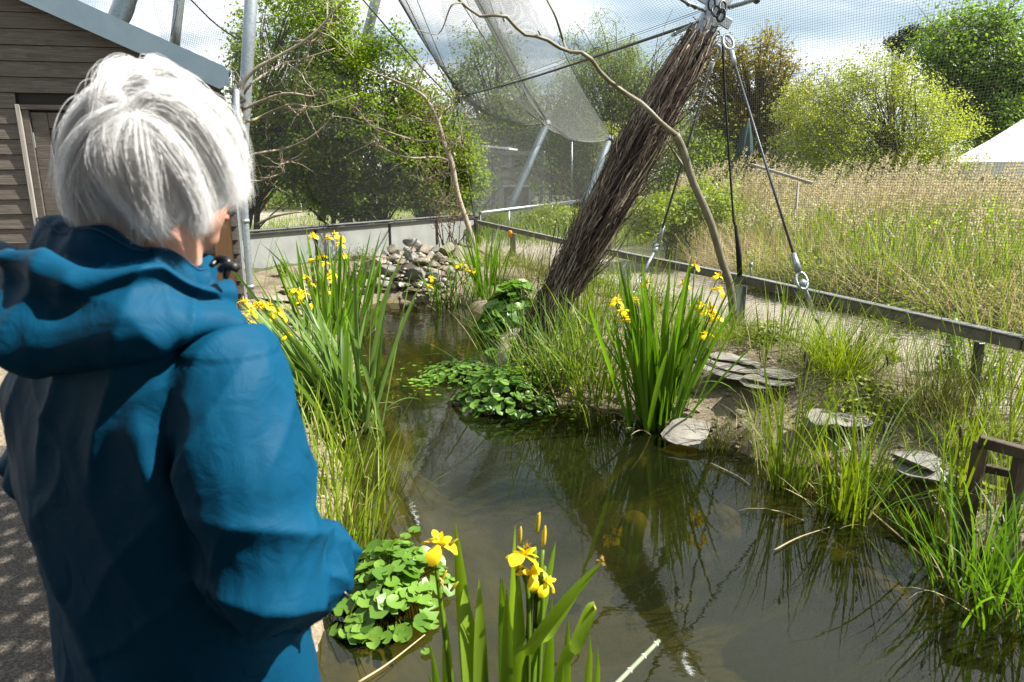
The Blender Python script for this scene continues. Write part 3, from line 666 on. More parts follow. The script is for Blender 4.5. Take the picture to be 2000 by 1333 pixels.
V, F, q = sleeve(420, .85, 1.3, (.08, .22), (.002, .004), 14, .20, .07); mb.add(V, F, q)
o = mb.build('brushwood', M['brush_twig'], mp_); tag(o, kind='stuff')
V, F, q = sleeve(130, .85, 1.10, (.18, .5), (.007, .015), 13); o = obj('thick_sticks', V, F, M['bark_pale'], mp_, rnd=q); tag(o, 'pale thicker sticks of the brushwood sleeve', kind='stuff')

for s_ in (.30, .52, .70):
    c = BASE + PD*(PL*s_); rr_ = np.interp(s_, [-.1, .10, .35, .58, .76, .88], [.11, .125, .16, .175, .14, .102])*1.0; an = np.linspace(0, 2*math.pi, 25)
    V, F = rod(np.array([c + (sd*math.cos(a_) + fd*math.sin(a_))*rr_*(1 + .03*math.sin(a_*5)) + PD*.015*math.sin(a_*2) for a_ in an]), .0022, 5, cap=False); obj('binding_wire', V, F, M['cable'], mp_)
def post_thing(name, a, b, r, mt_, label, lug=True, group='leaning posts of the far aviary fence'):
    t_ = thing(name, a, label, 'post', group); V, F = rod([np.asarray(a) + (np.asarray(b) - np.asarray(a))*s_ for s_ in np.linspace(0, 1, 4)], r, 14); obj('tube', V, F, M[mt_], t_)
    d = (np.asarray(b) - np.asarray(a)); d /= np.linalg.norm(d)
    V, F = rod([np.asarray(b) - d*.16, np.asarray(b) - d*.10], r*1.25, 14); obj('collar', V, F, M['black_metal'], t_)
    return t_
T1 = P(897, 190, 17.8); T2 = P(1070, 238, 20.5); T3 = P(1192, 268, 26.0)
b1 = P(838, 440, 17.2); b1[2] = .4; post_thing('leaning_post', b1, T1, .10, 'galv_blue', 'blue-grey leaning post whose head shows beside the leafy tree')
b2 = P(975, 425, 18.9); b2[2] = .4; post_thing('leaning_post', b2, T2, .10, 'galv_blue', 'thick blue-grey leaning post in the middle of the far netting')
b3 = P(1130, 398, 24.6); b3[2] = .4; post_thing('leaning_post', b3, T3, .13, 'galv_blue', 'farthest leaning post, behind the brushwood sleeve')
V, F = rod([P(1117, 395, 25.5), P(1117, 274, 25.5)], .03, 8)
o = thing('thin_post', P(1117, 395, 25.5), 'thin upright post between the two far leaning posts', 'post'); obj('tube', V, F, M['galv'], o)
V, F = rod([P(1117, 276, 25.5), P(1117, 272, 25.5)], .05, 8); obj('cap', V, F, M['black_metal'], o)
# tall masts
def mast(pts, Ys, r, label):
    A, B = P(*pts[0], Ys[0]), P(*pts[1], Ys[1]); B = A + (B - A)*1.25
    t_ = thing('steel_mast', A, label, 'mast', 'steel masts carrying the net roof'); V, F = rod([A + (B - A)*s_ for s_ in np.linspace(0, 1, 4)], r, 16); obj('tube', V, F, M['galv'], t_)
    c = A + (B - A)*.985; V, F = rod([c, c + (B - A)*.01], r*1.35, 16); obj('collar', V, F, M['black_metal'], t_)
mA = mast([(215, 75), (262, -40)], (10.8, 10.6), .135, 'thick steel mast rising behind the shed roof, nearest the left edge')
mast([(338, 120), (357, -60)], (14, 14), .09, 'slimmer upright steel mast behind the lower end of the shed roof')
mast([(448, 690), (493, -40)], (10.9, 10.6), .088, 'tall steel mast rising behind the gutter beside the dead branches')
mast([(627, 430), (744, -40)], (18.5, 17.5), .12, 'steel mast leaning up through the leafy trees')
# ------------------------------------------------------------------ nets
def net(name, c00, c10, c01, c11, pitch, r, mat, label, sag_top=0.0, sag_bot=0.0, sag=(0, 0, 0), group='netting of the aviary', jitter=.006, edge=True):
    """Coons patch; c00->c10 lower edge, c01->c11 upper edge"""
    c00, c10, c01, c11 = [np.asarray(c, float) for c in (c00, c10, c01, c11)]
    Lu = .5*(np.linalg.norm(c10 - c00) + np.linalg.norm(c11 - c01)); Lv = .5*(np.linalg.norm(c01 - c00) + np.linalg.norm(c11 - c10))
    def S(u, v):
        u = u[..., None]; v = v[..., None]
        q = (1-u)*(1-v)*c00 + u*(1-v)*c10 + (1-u)*v*c01 + u*v*c11
        b = 4*u*(1-u); q = q + b*(v*np.array([0, 0, -sag_top]) + (1-v)*np.array([0, 0, sag_bot])) + b*4*v*(1-v)*np.asarray(sag, float)
        w_ = .02*np.sin(u*Lu*1.7 + v*3)*np.sin(v*Lv*2.1); q = q + w_*np.array([1., .6, 0]); return q
    nu, nv = max(2, int(Lu/pitch)), max(2, int(Lv/pitch)); mb = MB()
    k = max(4, min(22, int(Lv*3))); u, v = np.meshgrid(np.linspace(0, 1, nu), np.linspace(0, 1, k), indexing='ij')
    V, F = tubes(S(u, v), r, 3); mb.add(V, F)
    k = max(4, min(40, int(Lu*3))); v, u = np.meshgrid(np.linspace(0, 1, nv), np.linspace(0, 1, k), indexing='ij')
    V, F = tubes(S(u, v), r, 3); mb.add(V, F)
    if edge:
        for e in (0., 1.):
            u = np.linspace(0, 1, 30); V, F = tubes(S(u, 0*u + e)[None], r*3, 5); mb.add(V, F)
    o = mb.build(name, M[mat]); tag(o, label, 'net', group); return o
Rn = V3(*RAIL[4], .9); TR = V3(5.6, .2, 3.7)
net('netting', V3(*RAIL[2], .2), V3(*RAIL[4], .2), TOP + V3(0, 0, .05), TR, .021, .00105, 'net_cord', 'square black netting above the timber rail on the right', sag_top=.10, sag=(.05, -.02, 0))
net('netting', V3(*RAIL[0], .2), V3(*RAIL[2], .2), T1, TOP, .026, .0011, 'net_cord', 'netting between the far corner and the brushwood post', sag_top=.05)
APX = P(800, -330, 13.5)
net('netting', T1, TOP, APX, APX + V3(1.6, -2, .4), .034, .0012, 'net_cord', 'netting roof rising from the long cable towards the top of the picture', sag_top=.2, sag_bot=0, sag=(0, 0, -.55))
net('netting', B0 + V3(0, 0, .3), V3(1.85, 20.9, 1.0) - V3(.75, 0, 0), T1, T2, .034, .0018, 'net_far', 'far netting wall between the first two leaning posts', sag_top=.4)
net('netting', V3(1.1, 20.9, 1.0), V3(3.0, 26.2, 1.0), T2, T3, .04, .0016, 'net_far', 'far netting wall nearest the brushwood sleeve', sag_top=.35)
A2 = P(890, -60, 16.5)
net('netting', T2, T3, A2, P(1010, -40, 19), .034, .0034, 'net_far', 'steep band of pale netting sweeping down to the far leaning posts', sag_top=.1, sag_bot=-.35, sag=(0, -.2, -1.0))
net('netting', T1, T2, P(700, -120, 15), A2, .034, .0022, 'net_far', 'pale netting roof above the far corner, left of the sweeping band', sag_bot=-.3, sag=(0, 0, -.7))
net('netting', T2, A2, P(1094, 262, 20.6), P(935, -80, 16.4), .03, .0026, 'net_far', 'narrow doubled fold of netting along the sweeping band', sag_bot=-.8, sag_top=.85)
net('netting', A0 + V3(0, 0, 1.0), A1 + V3(0, 0, 1.0), V3(-5.6, 11.0, 6.2), T1, .034, .0016, 'net_cord', 'netting above the milky barrier in front of the leafy trees', sag_top=.9)
net('netting', V3(-5.4, 11.0, 5.6), T1, V3(-3.5, 6.5, 7.2), APX, .038, .0012, 'net_cord', 'netting roof over the dead branches at upper left', sag=(0, 0, -.6))
net('netting', P(20, 60, 12.5), P(560, 330, 12.5), P(0, -260, 11), P(700, -200, 11), .036, .0013, 'net_cord', 'netting behind the verge of the shed roof', sag=(0, 0, -.3))
# ------------------------------------------------------------------ cables
def cable(pts, r, mt_, label, fit=None, group=None, n=14):
    t_ = thing('steel_cable' if mt_ != 'rope' else 'rope', pts[0], label, 'cable' if mt_ != 'rope' else 'rope', group)
    V, F = rod(pts, r, 7, n=n); obj('strand', V, F, M[mt_], t_); return t_
def turnbuckle(c, d, par, Lb=.3):
    d = np.asarray(d)/np.linalg.norm(d); s_ = np.cross(d, (0, 0, 1)); s_ /= np.linalg.norm(s_)
    mb = MB()
    for k in (-1, 1): V, F = rod([c - d*Lb/2 + s_*.018*k, c + d*Lb/2 + s_*.018*k], .008, 6); mb.add(V, F)
    for k in (-1, 1): V, F = rod([c + d*(Lb/2*k), c + d*(Lb/2*k + .05*k)], [.024, .014], 8); mb.add(V, F)
    mb.build('turnbuckle', M['galv'], par)
ca = cable([T1, T1*.5 + TOP*.5 - V3(0, 0, .10), P(1368, 42, 6.75)], .016, 'cable', 'long dark cable from the brushwood post to the far left post head')
turnbuckle(P(1338, 57, 6.9), P(1368, 42, 6.75) - P(1310, 70, 7.1), ca, .26)
cb_ = cable([P(1378, 22, 6.7), P(1345, 8, 6.3), P(1320, -8, 5.9)], .013, 'cable', 'short chain stay leaving the top edge left of the post head')
turnbuckle(P(1352, 11, 6.4), P(1345, 8, 6.3) - P(1378, 22, 6.7), cb_, .18)
cc = cable([P(1425, 15, 6.7), P(1455, 5, 6.4), P(1480, -3, 6.2)], .02, 'galv', 'short grey rod leaving the post head towards the right')
V, F = rock((.06, .06, .05), 4); obj('knob', V + P(1478, 2, 6.2), F, M['black_metal'], cc)
# guy wires with eyes, thimbles and turnbuckles
def guy(top, bot, anchor, label, r, Lst=.13):
    t_ = thing('guy_wire', anchor, label, 'guy wire'); d = (bot - top)/np.linalg.norm(bot - top)
    s_ = V3(1, 0, 0); s_ = s_ - d*(s_ @ d); s_ /= np.linalg.norm(s_)
    V, F = rod([top + d*.16, bot - d*.22], r, 8); obj('strand', V, F, M['cable'], t_)
    for c, sg in ((top + d*.10, 1), (bot - d*.16, -1)):
        V, F = rod([c - d*.0 + d*.03*sg - d*.02, c + d*(.03*sg + .12*sg)], [.027, .018] if sg > 0 else [.018, .027], 10) if sg > 0 else rod([bot - d*.10, bot - d*.26], [.030, .022], 10)
        obj('ferrule', V, F, M['galv'], t_)
    for c in (top, bot):
        sg = 1 if c is top else -1
        an = np.linspace(0, 2*math.pi, 17); L_ = .085; loop = np.array([c + d*(sg*(.02 + L_*.0)) + s_*.045*math.sin(a_) - d*sg*.075*math.cos(a_)*(1 if math.cos(a_) > 0 else .95) for a_ in an])
        V, F = rod(loop, .013, 7, cap=False); obj('eye', V, F, M['galv'], t_)
    e = anchor - bot; e /= np.linalg.norm(e)
    V, F = rod([bot - e*.02, bot + e*.05, bot + e*.09], [.028, .032, .02], 10); obj('clevis', V, F, M['galv'], t_)
    V, F = rod([bot - s_*.05, bot + s_*.05], .012, 8); obj('pin', V, F, M['galv'], t_)
    L_ = np.linalg.norm(anchor - bot); V, F = rod([bot + e*.08, bot + e*(L_*.45)], [.016, .02], 8); obj('shank', V, F, M['galv'], t_)
    turnbuckle(bot + e*(L_*.62), e, t_, L_*.26); V, F = rod([bot + e*(L_*.75), bot + e*(L_ + .15)], .012, 8); obj('rod', V, F, M['galv'], t_)
guy(P(1421, 80, 6.55), P(1567, 553, 5.55), G(1605, 648, .5), 'steel guy wire with eye and turnbuckle in front of the timber rail', .011)
guy(P(1398, 100, 7.0), P(1283, 482, 8.1), G(1222, 600, .42), 'steel guy wire running behind the brushwood down to an eye by the rail', .013)
rp = cable([P(1411, 72, 6.62), P(1416, 180, 6.68), P(1432, 420, 6.75), P(1436, 440, 6.75), P(1442, 540, 6.77)], .011, 'rope', 'thin black rope hanging from the post head to the timber rail')
V, F = rod([P(1438, 440, 6.73), P(1445, 500, 6.75), P(1446, 538, 6.76)], [.012, .022, .018], 7); obj('knot', V, F, M['rope'], rp)
# finer stays
for a, b, Ya, Yb, r_, lb in (((705, -5), (893, 205), 13, 16.3, .016, 'dark stay running down the leafy trees to the left post head'), ((790, -5), (888, 190), 14, 16.3, .010, 'thin stay just right of the dark one'),
                         ((812, -5), (900, 200), 13, 16.4, .007, 'hair-thin stay to the left post head'), ((894, -5), (1062, 246), 15, 20.4, .010, 'stay along the edge of the sweeping net band'),
                         ((930, -5), (1068, 240), 15, 20.4, .008, 'second stay within the sweeping net band'), ((368, -5), (460, 75), 11, 12, .012, 'dark stay crossing the sky above the shed gutter'),
                         ((1090, 80), (1190, 268), 22, 26, .012, 'far stay falling to the last leaning post'), ((268, -10), (247, 50), 10.4, 10.4, .016, 'rope beside the thick mast'),
                         ((893, 215), (928, 432), 16.3, 16.5, .022, 'vertical tie from the left post head to the fence corner'), ((1063, 260), (1055, 398), 20.5, 20.7, .02, 'tie below the middle leaning post'), ((1066, 260), (1087, 398), 20.5, 20.8, .016, 'black tie below the middle leaning post'), ((1190, 280), (1188, 330), 26, 26, .02, 'tie below the farthest leaning post'),
                         ((348, 5), (334, 70), 13.8, 13.8, .008, 'thin line beside the slimmer mast')):
    A_, B_ = P(*a, Ya), P(*b, Yb); cable([A_, (A_ + B_)/2 - V3(0, 0, .05), B_], r_, 'cable', lb, group='thin stays of the net', n=8)

# unseen shelter behind and above the viewer, added to shade the visitor's back
sr = link('unseen_shelter_roof', mesh_data('unseen_shelter_roof', *[(lambda q: (q[0], q[1]))(box((-1.2, -1.7, 3.1), (7.6, 4.3, .05)))][0], smooth=False, mat=M['wood_beam'])); tag(sr, kind='structure')
sw = link('unseen_shelter_wall', mesh_data('unseen_shelter_wall', *[(lambda q: (q[0], q[1]))(box((-1.2, -3.6, 1.6), (7.4, .08, 2.9)))][0], smooth=False, mat=M['hut_brown'])); tag(sw, kind='structure')  # added out of view; blocks sky light and bounces brown from behind
# ------------------------------------------------------------------ trees
def tree(name, label, base, blobs, ncl, nlf, lsize, leaf, bark='bark', cr=.55, trunk_r=.14, top=None, group='trees behind the netting', droop=0., lean=0., stems=1, up=.4, hollow=.35, aspect=.62, limb_r=.35, seed=1):
    """blobs: list of (centre, radii, weight)"""
    global rng
    keep = rng; rng = np.random.default_rng(seed)
    base = np.asarray(base, float); t_ = thing(name, base, label, 'tree' if 'bush' not in name and 'shrub' not in name else 'bush', group)
    wts = np.array([b[2] for b in blobs], float); wts /= wts.sum(); which = rng.choice(len(blobs), ncl, p=wts)
    d = rng.normal(size=(ncl, 3)); d /= np.linalg.norm(d, axis=1, keepdims=True); rr = (hollow + (1 - hollow)*rng.random(ncl)**.5)[:, None]
    cen = np.array([b[0] for b in blobs], float)[which]; rad = np.array([b[1] for b in blobs], float)[which]
    C = cen + d*rr*rad*(1 + .12*rng.normal(size=(ncl, 1)))
    C[:, 2] = np.maximum(C[:, 2], base[2] + .15)
    cs = cr*rng.uniform(.55, 1.3, ncl)
    # wood
    mb = MB(); cm = np.average(C, axis=0); H = C[:, 2].max() - base[2]
    starts = []
    for k in range(stems):
        b0 = base + (V3(rng.normal()*.35, rng.normal()*.3, 0) if stems > 1 else 0)
        tp = V3(*(cm[:2] + rng.normal(size=2)*(.25*rad[:, 0].mean() if stems > 1 else .1)), base[2] + H*.86)
        tp[:2] += rng.normal(size=2)*.3*(stems > 1)*rad[:, 0].mean()
        pts = smooth_line([b0 - V3(0, 0, .3), b0*.75 + tp*.25 + V3(rng.normal()*.12, 0, 0), b0*.4 + tp*.6 + V3(rng.normal()*.15, 0, 0), tp], 16)
        r_ = trunk_r*(1 - .85*np.linspace(0, 1, 16))*rng.uniform(.7, 1) ; V, F = tubes(pts[None], r_[None], 8); mb.add(V, F, rng.random()); starts.append(pts)
    S = np.array(starts)
    nb = min(ncl, 150); sel = rng.choice(ncl, nb, replace=False); L = []
    for i in sel:
        st = S[rng.integers(stems)]; hi = (C[i, 2] - base[2])/H; k = int(np.clip((hi*.75 - .08*rng.random())*15, 2, 14)); a = st[k]; b = C[i]
        mid = (a + b)/2 + V3(0, 0, .12*np.linalg.norm(b - a)*(1 if droop < .5 else 2)); tt = np.linspace(0, 1, 7)[:, None]
        L.append((1-tt)**2*a + 2*tt*(1-tt)*mid + tt*tt*b + rng.normal(size=(7, 3))*.025*tt)
    L = np.array(L); lr = trunk_r*limb_r*rng.uniform(.4, 1, nb)[:, None]*(1 - .85*np.linspace(0, 1, 7))[None]; V, F = tubes(L, lr, 5); mb.add(V, F, .5)
    # twigs
    nt_ = min(900, ncl*4); ci = rng.integers(0, ncl, nt_); a = C[ci]; e = rng.normal(size=(nt_, 3)); e[:, 2] += .4 - 1.6*droop; e /= np.linalg.norm(e, axis=1, keepdims=True)
    tt = np.linspace(0, 1, 4)[None, :, None]; T_ = a[:, None, :] + e[:, None, :]*tt*(cs[ci]*1.4)[:, None, None] - V3(0, 0, 1)*(tt**2)*droop*.8
    V, F = tubes(T_, (trunk_r*.06*(1 - .7*np.linspace(0, 1, 4)))[None].repeat(nt_, 0), 3); mb.add(V, F, .5)
    mb.build('trunk', M[bark], t_)
    # leaves
    wl = cs**2; ci = rng.choice(ncl, nlf, p=wl/wl.sum()); g = rng.normal(size=(nlf, 3))*.5; g[:, 2] = g[:, 2]*.7 - droop*np.abs(rng.normal(size=nlf))*1.6
    Pn = C[ci] + g*cs[ci][:, None]
    out = (Pn - cm); out /= np.linalg.norm(out, axis=1, keepdims=True) + 1e-6
    V, F = quads_leaves(Pn, lsize*rng.uniform(.6, 1.25, nlf), up, aspect, out*.8, droop=droop*1.5)
    tone = np.clip(rng.random(ncl)[ci]*.5 + rng.random(nlf)*.4, 0, 1)
    o = obj('crown', V, F, M[leaf], t_, smooth=False, rnd=np.repeat(tone, 4)); tag(o, kind='stuff')
    rng = keep; return t_
gz_ = GZ
def bl(px, py, Y, wpx, hpx, wt=1.0, dep=None):
    c = P(px, py, Y); k = Y/1370.; return (c, (wpx*k, (dep or wpx*k*.8), hpx*k), wt)
tree('leafy_tree', 'bright leafy tree with bare twigs above the shed gutter, leftmost of the three', (-6.2, 16.2, gz_), [bl(575, 100, 15.5, 115, 125, 1.3), bl(545, 260, 15.5, 110, 105, 1.2), bl(640, 190, 15, 90, 130, 1.0), bl(600, 20, 15, 80, 40, .5)], 230, 34000, .085, 'birch_leaf', cr=.38, trunk_r=.09, stems=3, group='leafy trees behind the barrier', seed=3)
tree('leafy_tree', 'fullest leafy tree, in the middle behind the milky barrier', (-3.9, 17.0, gz_), [bl(720, 165, 16, 115, 105, 1.4), bl(720, 300, 16, 120, 110, 1.5), bl(640, 350, 16, 90, 60, .7)], 210, 30000, .085, 'birch_leaf', cr=.40, trunk_r=.10, stems=4, group='leafy trees behind the barrier', seed=4)
tree('leafy_tree', 'lower leafy tree nearest the fence corner, rightmost of the three', (-2.2, 17.6, gz_), [bl(830, 250, 16.6, 85, 85, 1.2), bl(850, 350, 16.8, 85, 80, 1.2), bl(905, 320, 17, 40, 80, .5)], 150, 21000, .080, 'birch_leaf', cr=.36, trunk_r=.09, stems=4, group='leafy trees behind the barrier', seed=5)
# sapling sprays against the sky at far upper left
tree('leafy_tree', 'sparse leafy shoots hanging against the sky beside the tall mast', (-5.9, 14.6, gz_), [bl(475, 110, 13.5, 22, 100, 1.)], 40, 1500, .075, 'birch_leaf', cr=.22, trunk_r=.03, group=None, seed=6, hollow=.1)
tree('willow_tree', 'tall feathery willow rising behind the long cable', (4.9, 33, gz_), [bl(1165, 120, 31, 90, 85, 1.3), bl(1250, 140, 31, 75, 80, 1.0), bl(1180, 230, 31, 120, 60, .7), bl(1100, 190, 31, 60, 60, .5)], 300, 34000, .12, 'willow_leaf', cr=.55, trunk_r=.16, droop=.75, up=.1, aspect=.3, hollow=.1, seed=7)
tree('green_tree', 'mid green tree behind the sweeping net band', (-1.0, 36, gz_), [bl(955, 190, 34, 85, 110, 1), bl(1010, 260, 33, 80, 70, 1)], 120, 16000, .14, 'far_leaf', cr=.8, trunk_r=.2, seed=8)
tree('green_tree', 'dark green tree left of the brushwood sleeve, below the willow', (3.0, 34, gz_), [bl(1080, 280, 33, 110, 70, 1), bl(1150, 300, 32, 90, 60, 1), bl(1240, 250, 32, 70, 70, .8)], 140, 22000, .14, 'far_leaf', cr=.8, trunk_r=.2, seed=9)
tree('bronze_tree', 'open-crowned bronze and gold tree with a visible grey trunk', (13.2, 36, gz_), [bl(1470, 140, 34, 85, 60, 1.2), bl(1520, 200, 34, 60, 60, .9), bl(1400, 180, 34, 60, 70, .9), bl(1390, 110, 34, 60, 30, .4)], 150, 15000, .15, 'bronze_leaf', cr=.7, trunk_r=.30, hollow=.65, limb_r=.5, seed=10, bark='bark')
tree('bright_bush', 'huge pale yellow-green willow bush behind the reeds', (14.5, 26, gz_), [bl(1700, 235, 24, 140, 115, 1.5), bl(1600, 235, 23.5, 85, 105, 1.3), bl(1810, 270, 24, 80, 90, 1.), bl(1700, 160, 24, 70, 50, .5)], 420, 40000, .10, 'bright_leaf', cr=.5, trunk_r=.10, stems=7, hollow=.4, group=None, seed=11, aspect=.45)
tree('big_tree', 'massive dark green tree in the upper right corner above the white tent', (31, 46, gz_), [bl(1930, 120, 42, 110, 90, 1.4), bl(1840, 110, 42, 60, 60, .7), bl(1950, 220, 42, 110, 75, 1.2), bl(2060, 150, 42, 80, 100, .8)], 240, 38000, .24, 'oak_leaf', cr=1.15, trunk_r=.45, group=None, seed=12)
tree('pine_tree', 'small dark pine crown left of the massive tree', (30, 58, gz_), [bl(1785, 68, 54, 22, 16, 1), bl(1752, 90, 54, 14, 14, .6)], 30, 2500, .22, 'pine_leaf', cr=.5, trunk_r=.3, group=None, seed=13)
tree('green_tree', 'hazy green trees in the gap between the bronze tree and the pale bush', (12, 44, gz_), [bl(1400, 260, 40, 110, 50, 1), bl(1560, 270, 40, 90, 60, 1)], 120, 16000, .18, 'far_leaf', cr=.9, trunk_r=.2, seed=14)
tree('bright_bush', 'light green willow shrub touching the left side of the brushwood sleeve', (5.0, 29, gz_), [bl(1215, 300, 27, 45, 65, 1)], 60, 7000, .11, 'bright_leaf', cr=.45, trunk_r=.06, stems=3, droop=.5, group=None, seed=15, aspect=.3)
tree('elder_bush', 'broad green bush at the path edge right of the brushwood sleeve', (2.9, 12.2, gz_), [bl(1290, 420, 11.5, 90, 38, 1.2, .8), bl(1380, 400, 11.5, 55, 42, .8, .7)], 130, 9000, .065, 'sedge_leaf', cr=.2, trunk_r=.02, stems=6, group=None, seed=16)
tree('elder_bush', 'yellow-green low shrub beyond the clear panel fence', (.9, 19.0, gz_), [bl(1090, 428, 18, 70, 26, 1.2, .8)], 90, 5000, .07, 'lime_leaf', cr=.22, trunk_r=.02, stems=5, group=None, seed=17)
# far tree belt that closes the horizon
V_ = []; mbf = MB()
for k in range(70):
    x = rng.uniform(-75, 95); y = rng.uniform(60, 78); h = rng.uniform(4, 8)*(1.0 if x > -4 else 1.1)
    n_ = 420; c = V3(x, y, GZ + h*.45) + rng.normal(size=(n_, 3))*V3(3.0, 1.5, h*.26); c[:, 2] = np.maximum(c[:, 2], GZ + .3)
    V, F = quads_leaves(c, .75, .5); mbf.add(V, F, np.repeat(np.clip(rng.random()*.4 + rng.random(n_)*.4, 0, 1), 4))
o = mbf.build('woodland', M['far_leaf'], smooth=False); tag(o, 'far belt of green woodland closing the horizon', kind='stuff')
# hedge between (behind hutches)
mbf = MB()
for k in range(34):
    px = rng.uniform(880, 1420); c0 = P(px, rng.uniform(300, 370), rng.uniform(32, 36)); n_ = 500; c = c0 + rng.normal(size=(n_, 3))*V3(1.0, .6, .9); c[:, 2] = np.maximum(c[:, 2], GZ + .1)
    V, F = quads_leaves(c, .16, .5); mbf.add(V, F, np.repeat(np.clip(rng.random()*.4 + rng.random(n_)*.4, 0, 1), 4))
for k in range(26):
    px = rng.uniform(470, 900); c0 = P(px, rng.uniform(375, 395), rng.uniform(33, 36)); n_ = 300; c = c0 + rng.normal(size=(n_, 3))*V3(1.0, .6, .35); c[:, 2] = np.maximum(c[:, 2], GZ + .1)
    V, F = quads_leaves(c, .15, .5); mbf.add(V, F, np.repeat(np.clip(rng.random()*.4 + rng.random(n_)*.4, 0, 1), 4))
o = mbf.build('undergrowth', M['far_leaf'], smooth=False); tag(o, 'green undergrowth beyond the far netting', kind='stuff')

# ------------------------------------------------------------------ dead branches inside the aviary
def branchy(name, label, main, subs, Yf, mt_, twigs=0, leaves=0, seed=1, cat='branch', leaf_mt='dead_leaf', tw_len=.35, lsz=.035):
    """main/subs: lists of (px,py) polylines with radii; Yf(px,py)->Y"""
    r = np.random.default_rng(seed); pt = lambda q: P(q[0], q[1], q[2] if len(q) > 2 else Yf)
    A = [pt(q) for q in main[0]]; t_ = thing(name, A[0], label, cat)
    V, F = rod(smooth_line(A, 40) + 0, main[1], 8); mb = MB(); mb.add(V, F); mb.build('trunk', M[mt_], t_)
    lines = [smooth_line(A, 40)[12:]]; mb = MB()
    for q, rr in subs:
        B = [pt(a) for a in q]; k = len(B); 
        for i in range(1, k): B[i] = B[i] + V3(0, r.normal()*.12, 0)
        L = smooth_line(B, 22); V, F = rod(L, rr, 6); o = obj('limb', V, F, M[mt_], t_); lines.append(L)
    if twigs:
        al = np.concatenate(lines); i = r.integers(0, len(al), twigs); e = r.normal(size=(twigs, 3)); e[:, 1] *= .5; e[:, 2] += .35; e /= np.linalg.norm(e, axis=1, keepdims=True)
        tt = np.linspace(0, 1, 5)[None, :, None]; Ln = r.uniform(.3, 1, twigs)[:, None, None]*tw_len
        T_ = al[i][:, None] + e[:, None]*tt*Ln + np.cumsum(r.normal(size=(twigs, 5, 3))*.012*tw_len*3, 1)*(tt > 0)
        V, F = tubes(T_, (.0042*(1 - .75*np.linspace(0, 1, 5)))[None].repeat(twigs, 0), 4)
        o = obj('twigs', V, F, M[mt_], t_); tag(o, kind='stuff')
        if leaves:
            i = r.integers(0, twigs, leaves); c = T_[i, r.integers(1, 5, leaves)] + r.normal(size=(leaves, 3))*.03
            V, F = quads_leaves(c, lsz*r.uniform(.6, 1.4, leaves), 0, .5); o = obj('dry_leaves', V, F, M[leaf_mt], t_, smooth=False, rnd=np.repeat(r.random(leaves), 4)); tag(o, kind='stuff')
    return t_
z = lambda L: [(a/2.666, b/2.666) for a, b in L]
branchy('dead_branch', 'pale dead branches reaching across the leafy trees beside the shed gutter', ([(492, 600), (484, 480), (476, 380)] + z([(1265, 800), (1258, 640), (1245, 480), (1320, 370), (1440, 300), (1560, 230), (1650, 160), (1720, 80), (1800, -15)]), [.04, .036, .034, .022, .014, .009]),
        [(z([(1262, 570), (1350, 530), (1500, 490), (1640, 505), (1700, 480)]), [.025, .007]), (z([(1265, 640), (1310, 610), (1400, 575), (1530, 545), (1640, 555), (1850, 490)]), [.022, .006]),
         (z([(1270, 830), (1350, 800), (1470, 772), (1600, 730), (1700, 650), (1745, 595)]), [.02, .006]), (z([(1275, 930), (1340, 945), (1410, 925), (1470, 895), (1465, 860), (1530, 840)]), [.016, .004]),
         (z([(1258, 510), (1330, 440), (1450, 330), (1560, 310), (1740, 250)]), [.018, .005]), (z([(1500, 335), (1560, 380), (1610, 440), (1640, 475)]), [.01, .004]), (z([(1500, 555), (1520, 590), (1570, 595), (1610, 570), (1612, 545)]), [.010, .004]),
         (z([(1560, 230), (1640, 190), (1700, 90), (1690, -10)]), [.012, .005]), (z([(1640, 160), (1720, 190), (1800, 260), (1840, 300)]), [.009, .004])],
        9.0, 'bark_pale', twigs=110, leaves=420, seed=2, tw_len=.4, lsz=.03)
z2_ = lambda L: [(450 + a/2.5, b/2.5) for a, b in L]
branchy('dead_tree', 'slender dead tree with brown shrivelled leaves behind the stone pile', (z2_([(1205, 1240), (1160, 1100), (1110, 950), (1082, 800), (1050, 720), (1030, 650), (1012, 590), (960, 490), (900, 440), (790, 390), (650, 335)]), [.050, .046, .038, .024, .011]),
        [(z2_([(1082, 795), (1000, 768), (900, 775), (820, 758), (740, 720), (690, 685)]), [.024, .006]), (z2_([(1000, 688), (900, 685), (760, 640), (680, 605), (620, 530)]), [.018, .005]),
         (z2_([(1015, 600), (1030, 540), (1080, 510), (1060, 420)]), [.020, .005]), (z2_([(1112, 960), (1075, 955), (1050, 975), (1040, 1000)]), [.016, .006]), (z2_([(1050, 720), (1100, 690), (1130, 650), (1150, 560)]), [.014, .004]),
         (z2_([(960, 490), (930, 440), (920, 360), (960, 300)]), [.012, .004]), (z2_([(1012, 590), (940, 590), (870, 560), (820, 580)]), [.012, .004]), (z2_([(1120, 1075), (1090, 1070), (1040, 1085)]), [.014, .005]), (z2_([(1090, 850), (1010, 850), (940, 880), (880, 850)]), [.010, .003])],
        12.6, 'bark_pale', twigs=260, leaves=1500, seed=3, tw_len=.55, lsz=.04)
